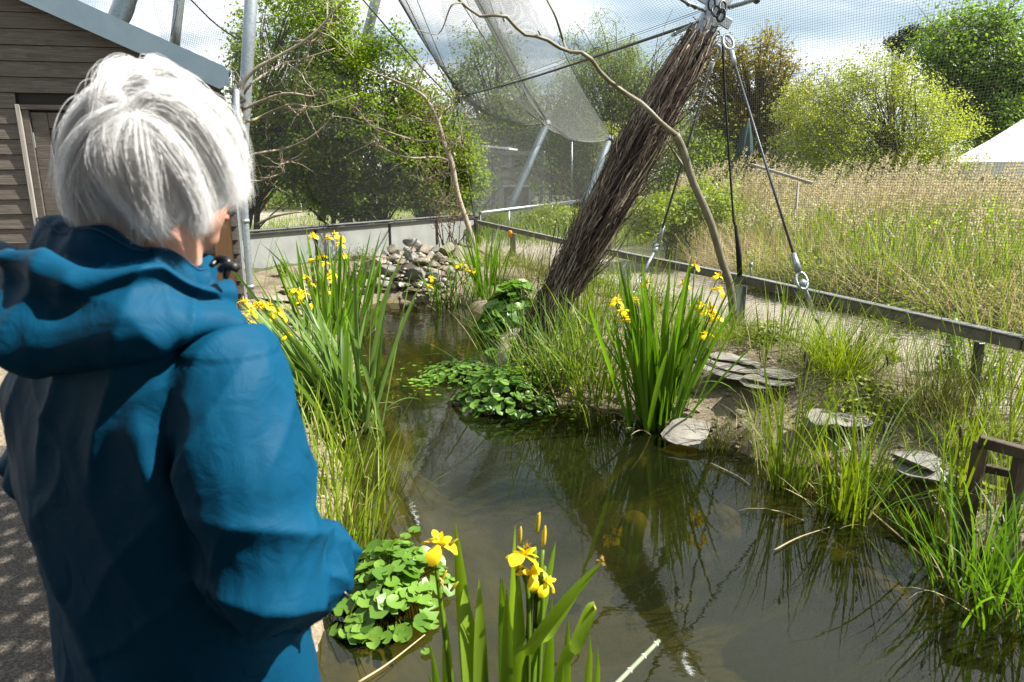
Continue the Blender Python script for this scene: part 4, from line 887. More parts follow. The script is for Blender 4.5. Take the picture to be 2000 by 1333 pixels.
branchy('long_branch', 'long smooth branch leaning against the brushwood post and standing by the rail', ([(1432, 634, 6.55), (1427, 565, 6.52), (1410, 510, 6.5), (1386, 430, 6.45), (1352, 352, 6.4), (1336, 300, 6.35), (1320, 264, 6.3)], [.040, .037, .034, .036]),
        [([(1320, 264, 6.3), (1285, 240, 6.25), (1255, 205, 6.2), (1222, 172, 6.1), (1180, 145, 6.0), (1140, 115, 5.9), (1105, 100, 5.8), (1060, 78, 5.7), (1020, 65, 5.6), (985, 42, 5.5), (935, 30, 5.4), (885, -12, 5.3)], [.024, .021, .016, .013, .010]),
         ([(1106, 100, 5.8), (1103, 70, 5.8), (1085, 30, 5.7), (1066, -10, 5.7)], [.012, .008]), ([(902, 6, 5.3), (885, 25, 5.3), (850, 50, 5.3), (822, 72, 5.3)], [.007, .003]), ([(1352, 350, 6.4), (1325, 300, 6.3), (1300, 275, 6.2)], [.016, .007]), ([(1060, 78, 5.7), (1050, 66, 5.7)], [.008, .006]), ([(985, 42, 5.5), (978, 28, 5.5)], [.007, .004])],
        6.3, 'branch_smooth', seed=4)
# small dry stems in front of the barrier
r = np.random.default_rng(5); mb = MB(); L = []
for k in range(14):
    b = P(r.uniform(850, 900), 492, 12.9); e = V3(r.normal()*.28, r.normal()*.1, 1); tt = np.linspace(0, 1, 6)[:, None]; L.append(b + e*tt*r.uniform(.7, 1.5) + V3(r.normal()*.2, 0, 0)*tt**2 + r.normal(size=(6, 3))*.02*tt)
V, F = tubes(np.array(L), (.012*(1 - .8*np.linspace(0, 1, 6)))[None].repeat(14, 0), 5)
t_ = thing('dry_shrub', P(875, 495, 12.9), 'bare reddish twiggy shrub standing against the milky barrier', 'bush'); obj('stems', V, F, M['twig'], t_)
c = np.array(L)[r.integers(0, 14, 260), r.integers(2, 6, 260)] + r.normal(size=(260, 3))*.07
V, F = quads_leaves(c, .035, 0, .5); o = obj('dry_leaves', V, F, M['dead_leaf'], t_, smooth=False, rnd=np.repeat(r.random(260), 4)); tag(o, kind='stuff')
# ------------------------------------------------------------------ reed bed, meadow grass, straw
def field(n, x0, x1, y0, y1, cond):
    out = []
    while len(out) < n:
        y = y0 + (y1 - y0)*rng.random(n*2)**1.0; x = rng.uniform(x0, x1, n*2); k = cond(x, y) ; out += list(np.stack([x[k], y[k]], 1))
    return np.array(out[:n])
def scatter(name, label, pts, h, wd, mt_, lean=(0, .15), bend=(0, .5), seg=4, prof='grass', zofs=0, az=None, tone=None):
    n = len(pts); b = np.zeros((n, 3)); b[:, :2] = pts; b[:, 2] = ground_z(pts[:, 0], pts[:, 1]) - .02 + zofs
    V, F = blades(b, rng.uniform(0, 6.28, n) if az is None else az, np.abs(rng.normal(lean[0], lean[1], n)), rng.uniform(*bend, n), h, wd, seg, prof=prof, tw=rng.normal(0, .6, n))
    k = V.shape[1]; V, F = join_blades(V, F); o = obj(name, V, F, M[mt_], smooth=False, rnd=np.repeat(rng.random(n) if tone is None else tone, k)); return tag(o, label, kind='stuff')
inview = lambda x, y: (np.abs(x) < .82*y + 1)
reg = lambda x, y: (rail_off(x, y) > 2.0) & inview(x, y) & (x/y > .23)
pt = field(15000, 2, 19, 4.5, 22, lambda x, y: reg(x, y) & (rng.random(len(x)) < np.where(y < 8, .75, 1)) & (rail_off(x, y) > 3.2 - .05*y))
hh = rng.uniform(1.05, 1.75, len(pt))*np.clip(.42 + rail_off(pt[:, 0], pt[:, 1])*.10, .38, 1.0)*(.86 + .17*vnoise(np.stack([pt[:, 0], pt[:, 1], pt[:, 0]*0], 1), 1.1, 61))
scatter('reeds', 'mass of dry buff reeds beyond the rail', pt, hh, rng.uniform(.008, .015, len(pt)), 'straw', (0, .22), (0, .6), 3, tone=np.clip(.5 + .3*vnoise(np.stack([pt[:, 0], pt[:, 1], pt[:, 0]*0], 1), .9, 62) + rng.normal(0, .2, len(pt)), 0, 1))
pt2 = field(7500, 2, 19, 4, 20, lambda x, y: reg(x, y) & (rng.random(len(x)) < .12 + .88*(vnoise(np.stack([x, y, 0*x], 1), 1.3, 63) > .35))); scatter('reed_shoots', 'green reed shoots growing through the dry reeds', pt2, rng.uniform(.5, 1.35, len(pt2)), rng.uniform(.014, .032, len(pt2)), 'grass_leaf', (0, .18), (0, .9), 4)
# plumes
sel = rng.choice(len(pt), 2600); pz = np.zeros((2600, 3)); pz[:, :2] = pt[sel] + rng.normal(size=(2600, 2))*.1; pz[:, 2] = GZ + hh[sel]*.97; nn = 16
c = np.repeat(pz, nn, 0); tt = rng.random(2600*nn); az = np.repeat(rng.normal(0, .5, 2600), nn); c[:, 2] += .26*tt; c[:, 0] += np.cos(az)*.1*tt**2; c += rng.normal(size=c.shape)*(.028*(1.2 - tt))[:, None]*V3(1, 1, .6)
V, F = quads_leaves(c, .06, 0, .35); o = obj('reed_plumes', V, F, M['plume'], smooth=False, rnd=np.repeat(rng.random(len(c)), 4)); tag(o, 'feathery buff plumes on the dry reeds', kind='stuff')
# flattened straw near the path
pt = field(9000, 2, 12, 4.5, 13, lambda x, y: (rail_off(x, y) > 1.6) & (rail_off(x, y) < 5.0) & inview(x, y) & (x/y > .26))
scatter('fallen_straw', 'tangle of flattened straw at the foot of the reeds', pt, rng.uniform(.4, 1.0, len(pt)), rng.uniform(.006, .011, len(pt)), 'straw', (.9, .35), (0, .9), 4, zofs=rng.uniform(0, .3, len(pt)))
# green weeds in front of the reeds
pt = field(1000, 3, 12, 4, 10, lambda x, y: (rail_off(x, y) > 1.5) & (rail_off(x, y) < 3.6) & inview(x, y) & (x/y > .33) & (np.sin(x*3.1 + y*1.7) > -.2))
b = np.repeat(pt, 26, 0); hgt = np.repeat(rng.uniform(.15, .6, len(pt)), 26); q = rng.random(len(b)); c = np.stack([b[:, 0], b[:, 1], GZ + hgt*q], 1) + rng.normal(size=(len(b), 3))*.06; c[:, 2] = np.maximum(c[:, 2], GZ)
V, F = quads_leaves(c, .045*rng.uniform(.6, 1.4, len(c)), .8, .45); o = obj('weeds', V, F, M['lime_leaf'], smooth=False, rnd=np.repeat(np.repeat(rng.random(len(pt)), 26), 4)); tag(o, 'leafy green weeds edging the reed bed', kind='stuff')
# shrubs standing in the reed bed
def shrub(px, py, h, w_, n, mt_, label, seed, sz=.06):
    r = np.random.default_rng(seed); c = G(px, py, GZ); t_ = thing('shrub', c, label, 'bush'); k = 26
    cc = c + r.normal(size=(k, 3))*V3(w_*.45, w_*.4, h*.25) + V3(0, 0, h*.5); cc[:, 2] = np.clip(cc[:, 2], GZ + .06, GZ + h); i = r.integers(0, k, n); q = cc[i] + r.normal(size=(n, 3))*V3(.13, .13, .10); q[:, 2] = np.maximum(q[:, 2], GZ + .01)
    V, F = quads_leaves(q, sz*r.uniform(.6, 1.4, n), .6, .5); tag(obj('crown', V, F, M[mt_], t_, smooth=False, rnd=np.repeat(r.random(n)*.6 + r.random(k)[i]*.4, 4)), kind='stuff')
    tt = np.linspace(0, 1, 5)[None, :, None]; b = c + r.normal(size=(k, 3))*V3(.08, .08, 0); T_ = b[:, None]*(1 - tt) + cc[:, None]*tt; V, F = tubes(T_, .007, 4); obj('stems', V, F, M['bark'], t_)
shrub(1690, 540, 1.05, .9, 3000, 'grass_leaf', 'large fresh green shrub rising in the middle of the dry reeds', 208)
shrub(1895, 525, 1.3, 1.1, 3200, 'birch_leaf', 'broad green bush within the reeds left of the right edge', 209)
shrub(1500, 492, .95, .9, 2200, 'sedge_leaf', 'soft green bush in the reeds right of the black rope', 210)
shrub(1640, 585, .55, .6, 1500, 'lime_leaf', 'yellow-green shrub beyond the rail right of the near guy wire', 201)
shrub(1740, 590, .50, .6, 1100, 'grass_leaf', 'mid green shrub beyond the rail in the middle of the reed edge', 202)
shrub(1900, 560, .85, .9, 1700, 'birch_leaf', 'darker leafy shrub in the reeds towards the right edge', 203)
shrub(1985, 620, .75, .8, 1500, 'lime_leaf', 'bright shrub against the rail at the right edge', 204)
shrub(1560, 470, .45, .7, 1200, 'grass_leaf', 'low green shrub within the flattened straw', 205)
shrub(1380, 470, .55, .8, 1500, 'sedge_leaf', 'fresh green shrub at the path edge between the long branch and the black rope', 206)
shrub(1820, 640, .35, .6, 900, 'lime_leaf', 'small yellow-green shrub close to the rail, left of the right edge', 207)
# green clump of tall blades within the reeds
c0 = G(1800, 500, GZ)
n = 260; b = np.zeros((n, 3)); b[:, :2] = c0[:2] + rng.normal(size=(n, 2))*V3(.28, .25, 0)[:2]; b[:, 2] = GZ
V, F = blades(b, rng.uniform(0, 6.28, n), np.abs(rng.normal(0, .12, n)), rng.uniform(0, .4, n), rng.uniform(.6, 1.15, n), .026, 5); V, F = join_blades(V, F)
o = obj('tall_grass_clump', V, F, M['iris_leaf'], smooth=False, rnd=rng.random(len(V)), org=V3(c0[0], c0[1], GZ)); tag(o, 'dense upright clump of dark green blades among the dry reeds', 'grass clump')
# meadow behind/left, and grass between fence and trees
pt = field(7000, -8, 4, 12, 30, lambda x, y: (((y > 16.4) & (x < -.9 + (y-16)*.36)) & ((y < 20) | (y > 31) | (x > -2))) | ((x < -1.6 - (16.5 - y)*.62) & (y > 11.5) & (x > -8)) | (y > 30)); scatter('grass', 'grass growing beyond the barrier and under the trees', pt, rng.uniform(.12, .5, len(pt)), .02, 'grass_leaf', (.1, .3), (0, .9), 3)
pt = field(3000, -1, 5, 15, 28, lambda x, y: (x > -.75 + (y-16.3)*.364 + .2)); scatter('grass', 'taller grass on the outer side of the clear panel fence', pt, rng.uniform(.3, .8, len(pt)), .025, 'grass_leaf', (.1, .25), (0, .8), 3)
# ------------------------------------------------------------------ far objects
tent = thing('white_tent', P(1990, 300, 24), 'white peaked tent at the right edge behind the reeds', 'tent')
ap = P(2040, 212, 24.5); bc = P(2050, 312, 24.5); n = 16; rr_ = 2.9; V = [ap + V3(0, 0, .1)]; prof_ = [(0.04, .0), (.22, .22), (.5, .56), (.78, .85), (1.0, 1.0)]; H_ = ap[2] - bc[2] + .1; V = []; F = []
for j, (r_, h_) in enumerate(prof_):
    for i in range(n*3):
        a_ = 2*math.pi*i/(n*3); rr2 = rr_*r_*(1 - .05*abs(math.sin(a_*4))*r_); V.append(ap + V3(math.cos(a_)*rr2, math.sin(a_)*rr2, -H_*h_))
m_ = n*3
for j in range(4): F += [[j*m_ + i, j*m_ + (i+1) % m_, (j+1)*m_ + (i+1) % m_, (j+1)*m_ + i] for i in range(m_)]
obj('canopy', V, np.array(F), M['tent'], tent)
V2 = [v for v in V[-m_:]] + [v - V3(0, 0, .5) for v in V[-m_:]]; obj('valance', V2, np.array([[i, (i+1) % m_, (i+1) % m_ + m_, i + m_] for i in range(m_)]), M['tent'], tent)
for i in range(6):
    a_ = i*math.pi/3 + .3; c = bc + V3(math.cos(a_)*rr_*.94, math.sin(a_)*rr_*.94, 0); V, F = rod([V3(c[0], c[1], GZ), c + V3(0, 0, .03)], .03, 8); obj('pole', V, F, M['galv'], tent)
pa = thing('closed_parasol', P(1458, 300, 19), 'dark green folded parasol above the reeds beside the rope', 'parasol')
c = P(1462, 236, 19); V, F = rod([V3(c[0], c[1], GZ), c + V3(0, 0, .06)], .025, 8); obj('pole', V, F, M['wood_dark'], pa)
V = []; nn_ = 24
for j, (dz, r_) in enumerate(((0, .03), (-.15, .08), (-.45, .14), (-.75, .18), (-.9, .19), (-.95, .10))):
    for i in range(nn_): a_ = 2*math.pi*i/nn_; rr2 = r_*(1 + (.28 if j > 1 else .1)*math.cos(a_*6 + j*.15)); V.append(c + V3(math.cos(a_)*rr2 - .05*j*.3, math.sin(a_)*rr2, dz))
obj('canopy', V, np.array([[j*nn_ + i, j*nn_ + (i+1) % nn_, (j+1)*nn_ + (i+1) % nn_, (j+1)*nn_ + i] for j in range(5) for i in range(nn_)]), M['parasol'], pa)
lr_ = thing('far_handrail', P(1530, 340, 12), 'pale weathered handrail half hidden in the reeds', 'railing')
V, F = beam(P(1468, 322, 13), P(1586, 358, 11.2), .06, .045); bevel(obj('rail', V, F, M['wood_pale'], lr_, smooth=False), .01)
a = P(1560, 352, 11.6); V, F = rod([V3(a[0], a[1], GZ), a - V3(0, 0, .03)], .02, 6); obj('post', V, F, M['wood_pale'], lr_)
# far hutches and frames behind the second netting
hut = thing('timber_shelter', P(975, 400, 27), 'grey boarded shelter with a beam roof behind the far netting', 'shelter')
for k in range(12):
    V, F = box(P(948 + k*4.6, 345, 27), (.085, .03, 2.2)); obj('board', V, F, M['hut_wall'], hut, smooth=False)
V, F = beam(P(950, 286, 27.2), P(1003, 292, 26.8), .9, .06); obj('roof', V, F, M['tent'], hut, smooth=False)
for px in (964, 1002): V, F = beam(P(px, 410, 26.5), P(px, 295, 26.5), .12, .12, up=(0, 1, 0)); obj('post', V, F, M['wood_beam'], hut, smooth=False)
V, F = beam(P(940, 298, 26.4), P(1040, 300, 26.4), .10, .16); obj('beam', V, F, M['wood_beam'], hut, smooth=False)
hut2 = thing('brown_hutch', P(1020, 400, 23.5), 'small brown hutch with a pale sloping end seen through the far netting', 'hutch')
a = P(988, 405, 23); b = P(1032, 372, 23); hx = 1.0; c = P(1008, 390, 23.6)
V, F = box(c, (.80, .9, .80)); obj('body', V, F, M['hut_brown'], hut2, smooth=False)
for k in range(7): V, F = box(c + V3(0, -.46, -.34 + k*.115), (.80, .02, .10)); obj('board', V, F, M['hut_brown'], hut2, smooth=False)
q = c + V3(.42, 0, 0); V = [q + V3(0, -.46, -.4), q + V3(.32, -.3, -.4), q + V3(.32, -.3, .02), q + V3(0, -.46, .36), q + V3(0, .3, -.4), q + V3(.32, .3, -.4), q + V3(.32, .3, .02), q + V3(0, .3, .36)]
obj('porch', V, np.array([[0, 1, 2, 3], [4, 7, 6, 5], [3, 2, 6, 7], [1, 5, 6, 2]]), M['hut_wall'], hut2, smooth=False); V, F = box(q + V3(.16, -.42, -.2), (.2, .02, .3), rot=.45); obj('opening', V, F, M['dark_inside'], hut2, smooth=False)
V, F = box(c + V3(0, 0, .43), (.9, 1.0, .04)); obj('roof', V, F, M['galv'], hut2, smooth=False)
fr2 = thing('timber_pen', P(1060, 400, 25), 'low timber pen with long boards and thin uprights behind the far netting', 'pen')
for (x0, y0, x1, y1) in ((978, 330, 1108, 332), (975, 350, 1110, 348)): V, F = beam(P(x0, y0, 25), P(x1, y1, 25), .05, .12); obj('rail', V, F, M['hut_brown'], fr2, smooth=False)
for px in (997, 1028, 1059, 1077, 1093, 1106): V, F = beam(P(px, 402, 25), P(px, 333, 25), .05, .05, up=(0, 1, 0)); obj('upright', V, F, M['wood_orange' if px > 1080 else 'wood_beam'], fr2, smooth=False)
# far left: rope fence posts and tree-stump seats on the sand
for k, (px, py, h) in enumerate(((520, 412, .5), (600, 408, .5), (606, 408, .35), (588, 410, .3))):
    c = G(px, py, GZ); o = thing('wooden_stake', c, ['short yellow stake carrying a rope on the sand', 'grey stake by the far flower bed', 'thin pale stake beside the grey one', 'lowest stake by the far flower bed'][k], 'stake'); V, F = rod([c - V3(0, 0, .1), c + V3(0, 0, h)], .05, 8); obj('shaft', V, F, M['wood_pale' if k else 'wood_orange'], o)
    V, F = rod([c + V3(0, 0, h), c + V3(0, 0, h + .03)], [.05, .02], 8); obj('tip', V, F, M['wood_pale'], o)
a = G(520, 412, GZ) + V3(0, 0, .42); b = G(600, 408, GZ) + V3(0, 0, .42); V, F = rod([a, (a*.6 + b*.4) - V3(0, 0, .3), b], .02, 5, n=14); o = obj('rope', V, F, M['straw']); tag(o, 'slack rope strung between two stakes on the sand', 'rope')
for k, (px, py) in enumerate(((510, 404), (690, 408))):
    c = G(px, py, GZ); V, F = rock((.8, .8, .6), 6, .8, .95, 2); o = obj('boulder' if k else 'stump', V + V3(0, 0, .25), F, M['stone_grey' if k else 'hut_brown']); o.location = c; tag(o, ['squat brown stump on the far sand', 'grey boulder under the leafy trees'][k], ['stump', 'boulder'][k])
V, F = rod([P(500, 440, 12), P(530, 425, 12), P(560, 418, 12), P(590, 414, 12)], [.03, .015], 6, n=12); o = obj('fallen_branch', V, F, M['bark_pale']); tag(o, 'low fallen branch lying beyond the barrier on the left', 'branch')
# ------------------------------------------------------------------ stone pile with spring
pile = thing('stone_pile', P(795, 560, 10.7), 'heap of tan stones and pebbles with a small spring at the head of the pond', 'stone pile')
RK = [(785,230,170,120),(590,290,120,75),(745,300,110,65),(660,330,110,65),(890,290,160,95),(1000,295,110,75),(1130,295,155,115),(1225,325,110,115),(775,365,145,110),(875,355,62,36),(685,370,45,32),(445,385,155,62),(590,385,150,85),(550,430,60,50),(670,420,125,85),(410,430,220,115),(265,440,110,62),(860,400,165,62),(1030,360,125,72),(1080,385,110,62),(945,368,85,62),(985,430,120,65),(600,460,85,42),(365,520,175,115),(540,500,155,85),(800,540,195,110),(620,555,155,52),(1000,500,145,60),(1000,560,155,90),(1135,500,105,60),(330,600,52,32),(330,635,112,58),(440,625,122,95),(520,635,110,62),(535,580,52,30),(640,577,52,27),(660,625,185,62),(600,650,52,42),(710,575,50,30),(820,630,115,60),(905,590,52,30),(270,690,180,50),(215,645,70,42),(930,640,95,42),(780,682,150,36),(935,690,125,36),(250,500,85,55),(205,565,70,62),(1195,430,95,62),(1110,430,42,26),(1060,640,110,50),(1180,560,100,70),(1160,620,80,50),(180,690,80,40),(700,480,42,22),(735,490,36,20),(660,500,40,24),(690,510,40,22),(900,470,40,24),(930,485,34,22),(870,505,36,20),(1090,590,60,40),(720,285,60,40),(850,330,50,34),(960,330,60,40),(520,330,90,45),(620,410,60,35),(720,640,50,30),(480,560,60,36),(390,580,70,40),(1270,400,90,70),(1250,480,80,50)]
r = np.random.default_rng(21)
for X_, Y_, w_, h_ in RK:
    px, py = 650 + X_/5, 430 + Y_/5; Yd = 10.25 + 1.1*(690 - Y_)/460; k = Yd/1370/5
    small = w_ < 70; V, F = rock((w_*k*1.22, w_*k*r.uniform(.85, 1.1), h_*k*1.38), 3 if small else 13, .42 if not small else .7, .72 if not small else .92, 2, r)
    V = euler(V, r.normal()*.12, r.normal()*.12, r.uniform(-.5, .5))
    wet = 600 < X_ < 900 and Y_ > 480 and not (X_ == 800 and Y_ == 540)
    mt_ = 'stone_wet' if wet else ('pebble' if small else ('stone' if r.random() < .7 else 'stone_grey'))
    c = P(px, py, Yd); o = obj('stone' if not small else 'pebble', V, F, M[mt_], pile, smooth=small); o.location = Vector(c) - Vector(pile.location)*0; 
V, F = rock((1.75, .75, .75), 6, .7, .95, 3, r); o = obj('earth_core', V + P(790, 540, 11.05) - V3(0, 0, .10), F, M['mud'], pile)
# ------------------------------------------------------------------ flat slabs on the bank
def slab(px, py, z_, sz, rot, tilt, label, mt_='slab', layers=1, seed=1):
    r = np.random.default_rng(seed); c = G(px, py, z_); t_ = thing('flat_stone', c, label, 'stone slab')
    for k in range(layers):
        th = sz[2]/layers; V, F = rock((sz[0]*(1 - .13*k), sz[1]*(1 - .10*k), th*1.25), 16, .62, .95, 3, r); V = V + vnoise(V, 18, seed + k)[:, None]*V3(.012, .012, .003)
        V[:, 2] = np.clip(V[:, 2], -th*.5, th*.5 + vnoise(V, 30, seed + 9)*.004) + th*(k + .5); V = V + V3(r.normal()*.03, r.normal()*.03, 0)*k
        V = euler(V, tilt[0], tilt[1], rot) + c; o = obj('layer', V, F, M[mt_], t_, smooth=False)
slab(1345, 848, .06, (.44, .34, .055), .3, (.10, -.12), 'pale slab jutting over the water at the foot of the tall iris clump', seed=2)
slab(1430, 728, .34, (.55, .28, .10), -.5, (.1, .1), 'layered grey slab on the sandy bank behind the pale jutting slab', layers=3, seed=3)
slab(1490, 752, .33, (.42, .28, .09), -.3, (.05, .08), 'second layered grey slab just right of the first on the bank', layers=3, seed=4)
slab(1625, 832, .22, (.48, .34, .08), .1, (.05, 0), 'flat pale slab between the two stands of waterside reed', seed=5)
slab(1800, 925, .17, (.34, .30, .10), .5, (.08, .05), 'grey slab by the small bright tuft, left of the wooden frame', 'stone_grey', 2, seed=6)
0 and slab(1880, 905, .18, (.50, .30, .08), -.1, (.05, .0), 'broad grey slab directly behind the wooden frame upright', 'slab', 1, seed=7)
0 and slab(1455, 862, .04, (.46, .26, .05), -.1, (.05, .08), 'wet tan slab sloping into the water right of the pale jutting slab', 'stone', 1, seed=8)
slab(555, 588, .30, (.8, .4, .06), .1, (.0, .05), 'flat sandy slab on the left bank beside the downpipe', 'slab', 1, seed=9)
slab(590, 566, .33, (.6, .3, .07), .3, (.0, .05), 'flat slab at the foot of the milky barrier on the left bank', 'stone', 2, seed=10)
slab(1020, 708, .06, (.40, .3, .09), .3, (.05, 0), 'pale stone showing between the leaves at the foot of the brushwood post', 'stone', 1, seed=11)
slab(985, 552, .25, (.55, .3, .10), .2, (.1, 0), 'rusty brown stone on the bank right of the small irises', 'stone_wet', 2, seed=12)
slab(1225, 645, .30, (.5, .3, .08), .2, (.0, 0), 'half hidden grey stone behind the yellow flowers at the foot of the post', 'stone_grey', 1, seed=13)
# pebbles and crumbs of the bank
pt = field(2600, -3, 3.4, 2.2, 11, lambda x, y: (sdist(x, y, POND) > .03) & (sdist(x, y, POND) < 1.3) & (rail_off(x, y) < 0) & ~((x < -1.25) & (y < 3.7)))
mb = MB(); V0, F0 = ICO[0]; hz_ = ground_z(pt[:, 0], pt[:, 1])
for (x, y), zq in zip(pt, hz_): s_ = rng.gamma(2, .006) + .004; mb.add(V0*V3(s_, s_*rng.uniform(.6, 1), s_*.6) + V3(x, y, zq + s_*.15), F0, .5)
o = mb.build('gravel', M['stone']); tag(o, 'small stones strewn over the sandy bank', kind='stuff')
pt = field(4200, -3, 5.5, 2.3, 13, lambda x, y: (sdist(x, y, POND) > .2) & (rail_off(x, y) < -.02) & (np.abs(x) < .85*y) & ~((x < -1.25) & (y < 3.7)) & (rng.random(len(x)) < np.where(rail_off(x, y) > -.55, 1, .18 + .5*(np.sin(x*5 + y*3) > .3))) & ~((x > .9) & (x < 2.3) & (y > 4.2) & (y < 6.3) & (rng.random(len(x)) < .85)))
scatter('grass', 'short green grass of the pond bank', pt, rng.uniform(.06, .34, len(pt)), rng.uniform(.004, .010, len(pt)), 'sedge_leaf', (.15, .35), (0, 1.1), 4)
# dry litter on path and bank
pt = field(5200, -1, 6, 2.4, 13, lambda x, y: (sdist(x, y, POND) > .1) & (rail_off(x, y) < 2.0) & (x > -.5) & (np.sin(x*4 + 2*np.sin(y*2.3)) + .35*rng.normal(size=len(x)) > .1)); pt[:, 0] += 0
scatter('litter', 'dry stalks lying on the bank and the gravel path', pt, rng.uniform(.05, .28, len(pt)), rng.uniform(.003, .007, len(pt)), 'straw', (1.45, .12), (-.3, .3), 3, zofs=.03)

# ------------------------------------------------------------------ iris flowers
def petal(L, Wd, a0, a1, nu=6, ruff=.38):
    """ribbon petal starting at origin along +x: angle a0 (up) bending to a1"""
    s = np.linspace(0, 1, nu + 1); th = a0 + (a1 - a0)*s; sm = (th[1:] + th[:-1])/2
    x = np.concatenate([[0], np.cumsum(np.cos(sm))])*L/nu; z_ = np.concatenate([[0], np.cumsum(np.sin(sm))])*L/nu
    wd = Wd*np.clip(.18 + 1.35*np.sin(math.pi*(s*.92 + .04))**1.0*(s**.55), .1, 1.2)*.5; wd[-1] *= .45
    V = []
    for i in range(nu + 1):
        for j, q in enumerate((-1, -.5, 0, .5, 1)): V.append((x[i], q*wd[i], z_[i] + ruff*wd[i]*(abs(q) - .5)*(1 if i % 2 else -.3) - .25*wd[i]*(q*q)))
    F = [[i*5 + j, i*5 + j + 1, (i+1)*5 + j + 1, (i+1)*5 + j] for i in range(nu) for j in range(4)]
    return np.array(V), np.array(F)
PETALS = []
for k in range(3): V, F = petal(.075, .040, .55, -1.45); PETALS.append((rotz(V, k*2.094), F, 'fall'))
for k in range(3): V, F = petal(.038, .014, 1.25, .9); PETALS.append((rotz(V, k*2.094 + 1.05), F, 'standard'))
for k in range(3): V, F = petal(.042, .020, .9, -.1); PETALS.append((rotz(V, k*2.094) + V3(0, 0, .006), F, 'style'))
def flower_mesh(seed, open_=1.0):
    r = np.random.default_rng(seed); mb = MB()
    for V, F, n_ in PETALS: mb.add(euler(V*V3(1, 1, open_*r.uniform(.8, 1.2)), r.normal()*.12, r.normal()*.15, r.normal()*.2), F, r.random())
    V = np.concatenate(mb.V); return mesh_data('flower', V, mb.F, True, np.concatenate(mb.R), M['petal'])
FLOW = [flower_mesh(k, o_) for k, o_ in enumerate((1, .9, 1.15, 1))]
def capsule_bud(seed=0, L=.05, r_=.0065):
    V, F = rod([(0, 0, 0), (0, 0, L*.3), (0.001, 0, L*.7), (.002, 0, L)], [r_*.7, r_, r_*.8, .0012], 6, n=8); return mesh_data('bud', V, F, True, np.linspace(0, 1, len(V)), M['bud'])
BUD = capsule_bud()
def put(name, me, par, loc, rot=(0, 0, 0), s=1.0):
    o = link(name, me, par); o.location = loc; o.rotation_euler = rot; o.scale = (s, s, s); return o
def iris(name, base, label, n, L, wd, spread, mt_, flowers=(), lean0=(0, .1), bend=(0, .35), extra=(), group=None, seed=1, nstem=0, fold=.25, az_bias=None, dead=6, fsc=1.0):
    """clump: every leaf, stem, flower an object; flowers: pixel spots + Y; extra: fixed leaves (az,lean,bend,L)"""
    r = np.random.default_rng(seed); base = np.asarray(base, float); t_ = thing(name, base, label, 'iris', group)
    b = base + np.stack([r.normal(size=n)*spread[0], r.normal(size=n)*spread[1], np.full(n, -.06)], 1)
    rel = (b[:, :2] - base[:2]); az = np.arctan2(rel[:, 1], rel[:, 0]) + r.normal(size=n)*.7
    if az_bias is not None:
        k = r.random(n) < az_bias[1]; az = np.where(k, az_bias[0] + r.normal(size=n)*.45, az)
    le = lean0[0] + np.abs(r.normal(size=n))*lean0[1] + np.hypot(*rel.T)*.9; be = r.uniform(*bend, n)*(1 + (r.random(n) < .12)*2.2); Ls = r.uniform(L[0], L[1], n)
    if az_bias is not None: le = np.where(k, az_bias[2] + r.normal(size=n)*.12, le)
    W_ = r.uniform(wd[0], wd[1], n); tw = r.normal(size=n)*.9
    V, F = blades(b, az, le, be, Ls, W_, 9, fold=fold, tw=tw, pw=2.2)
    for i in range(n): o = link('leaf', mesh_data('leaf', V[i] - b[i], F, True, np.full(V.shape[1], r.random()), M[mt_]), t_); o.location = b[i]
    for (az_, le_, be_, L_, w_, dx, dy) in extra:
        b1 = base + V3(dx, dy, -.05); V, F = blades(b1[None], az_, le_, be_, L_, w_, 12, fold=fold, tw=r.normal()*.5, pw=2.0)
        o = link('leaf', mesh_data('leaf', V[0] - b1, F, True, np.full(V.shape[1], r.random()), M[mt_]), t_); o.location = b1
    if dead:
        b2 = base + np.stack([r.normal(size=dead*3)*spread[0]*1.3, r.normal(size=dead*3)*spread[1]*1.3, np.full(dead*3, 0.0)], 1)
        V, F = blades(b2, r.uniform(0, 6.28, dead*3), r.uniform(.5, 1.3, dead*3), r.uniform(.2, 1.2, dead*3), r.uniform(.15, .45, dead*3), .012, 5); V, F = join_blades(V, F)
        o = obj('dry_leaves', V, F, M['straw'], t_, rnd=r.random(len(V))); tag(o, kind='stuff')
    for (px, py, Yd) in flowers:
        c = P(px, py, Yd); b1 = V3(base[0] + r.normal()*spread[0]*.7, base[1] + r.normal()*spread[1]*.7, -.03)
        pts = smooth_line([b1, b1*.5 + c*.5 + V3(r.normal()*.02, 0, .06), c - V3(0, 0, .02)], 10); V, F = rod(pts, [.0065, .0045], 6); obj('stem', V, F, M[mt_], t_)
        put('flower', FLOW[r.integers(4)], t_, c, (r.normal()*.2, r.normal()*.2, r.uniform(0, 6.28)), fsc*r.uniform(.85, 1.15))
        if r.random() < .6: put('bud', BUD, t_, c + V3(r.normal()*.015, 0, .0), (r.normal()*.15, r.normal()*.15, 0), r.uniform(.8, 1.3))
    return t_
B1 = G(1288, 832, 0)
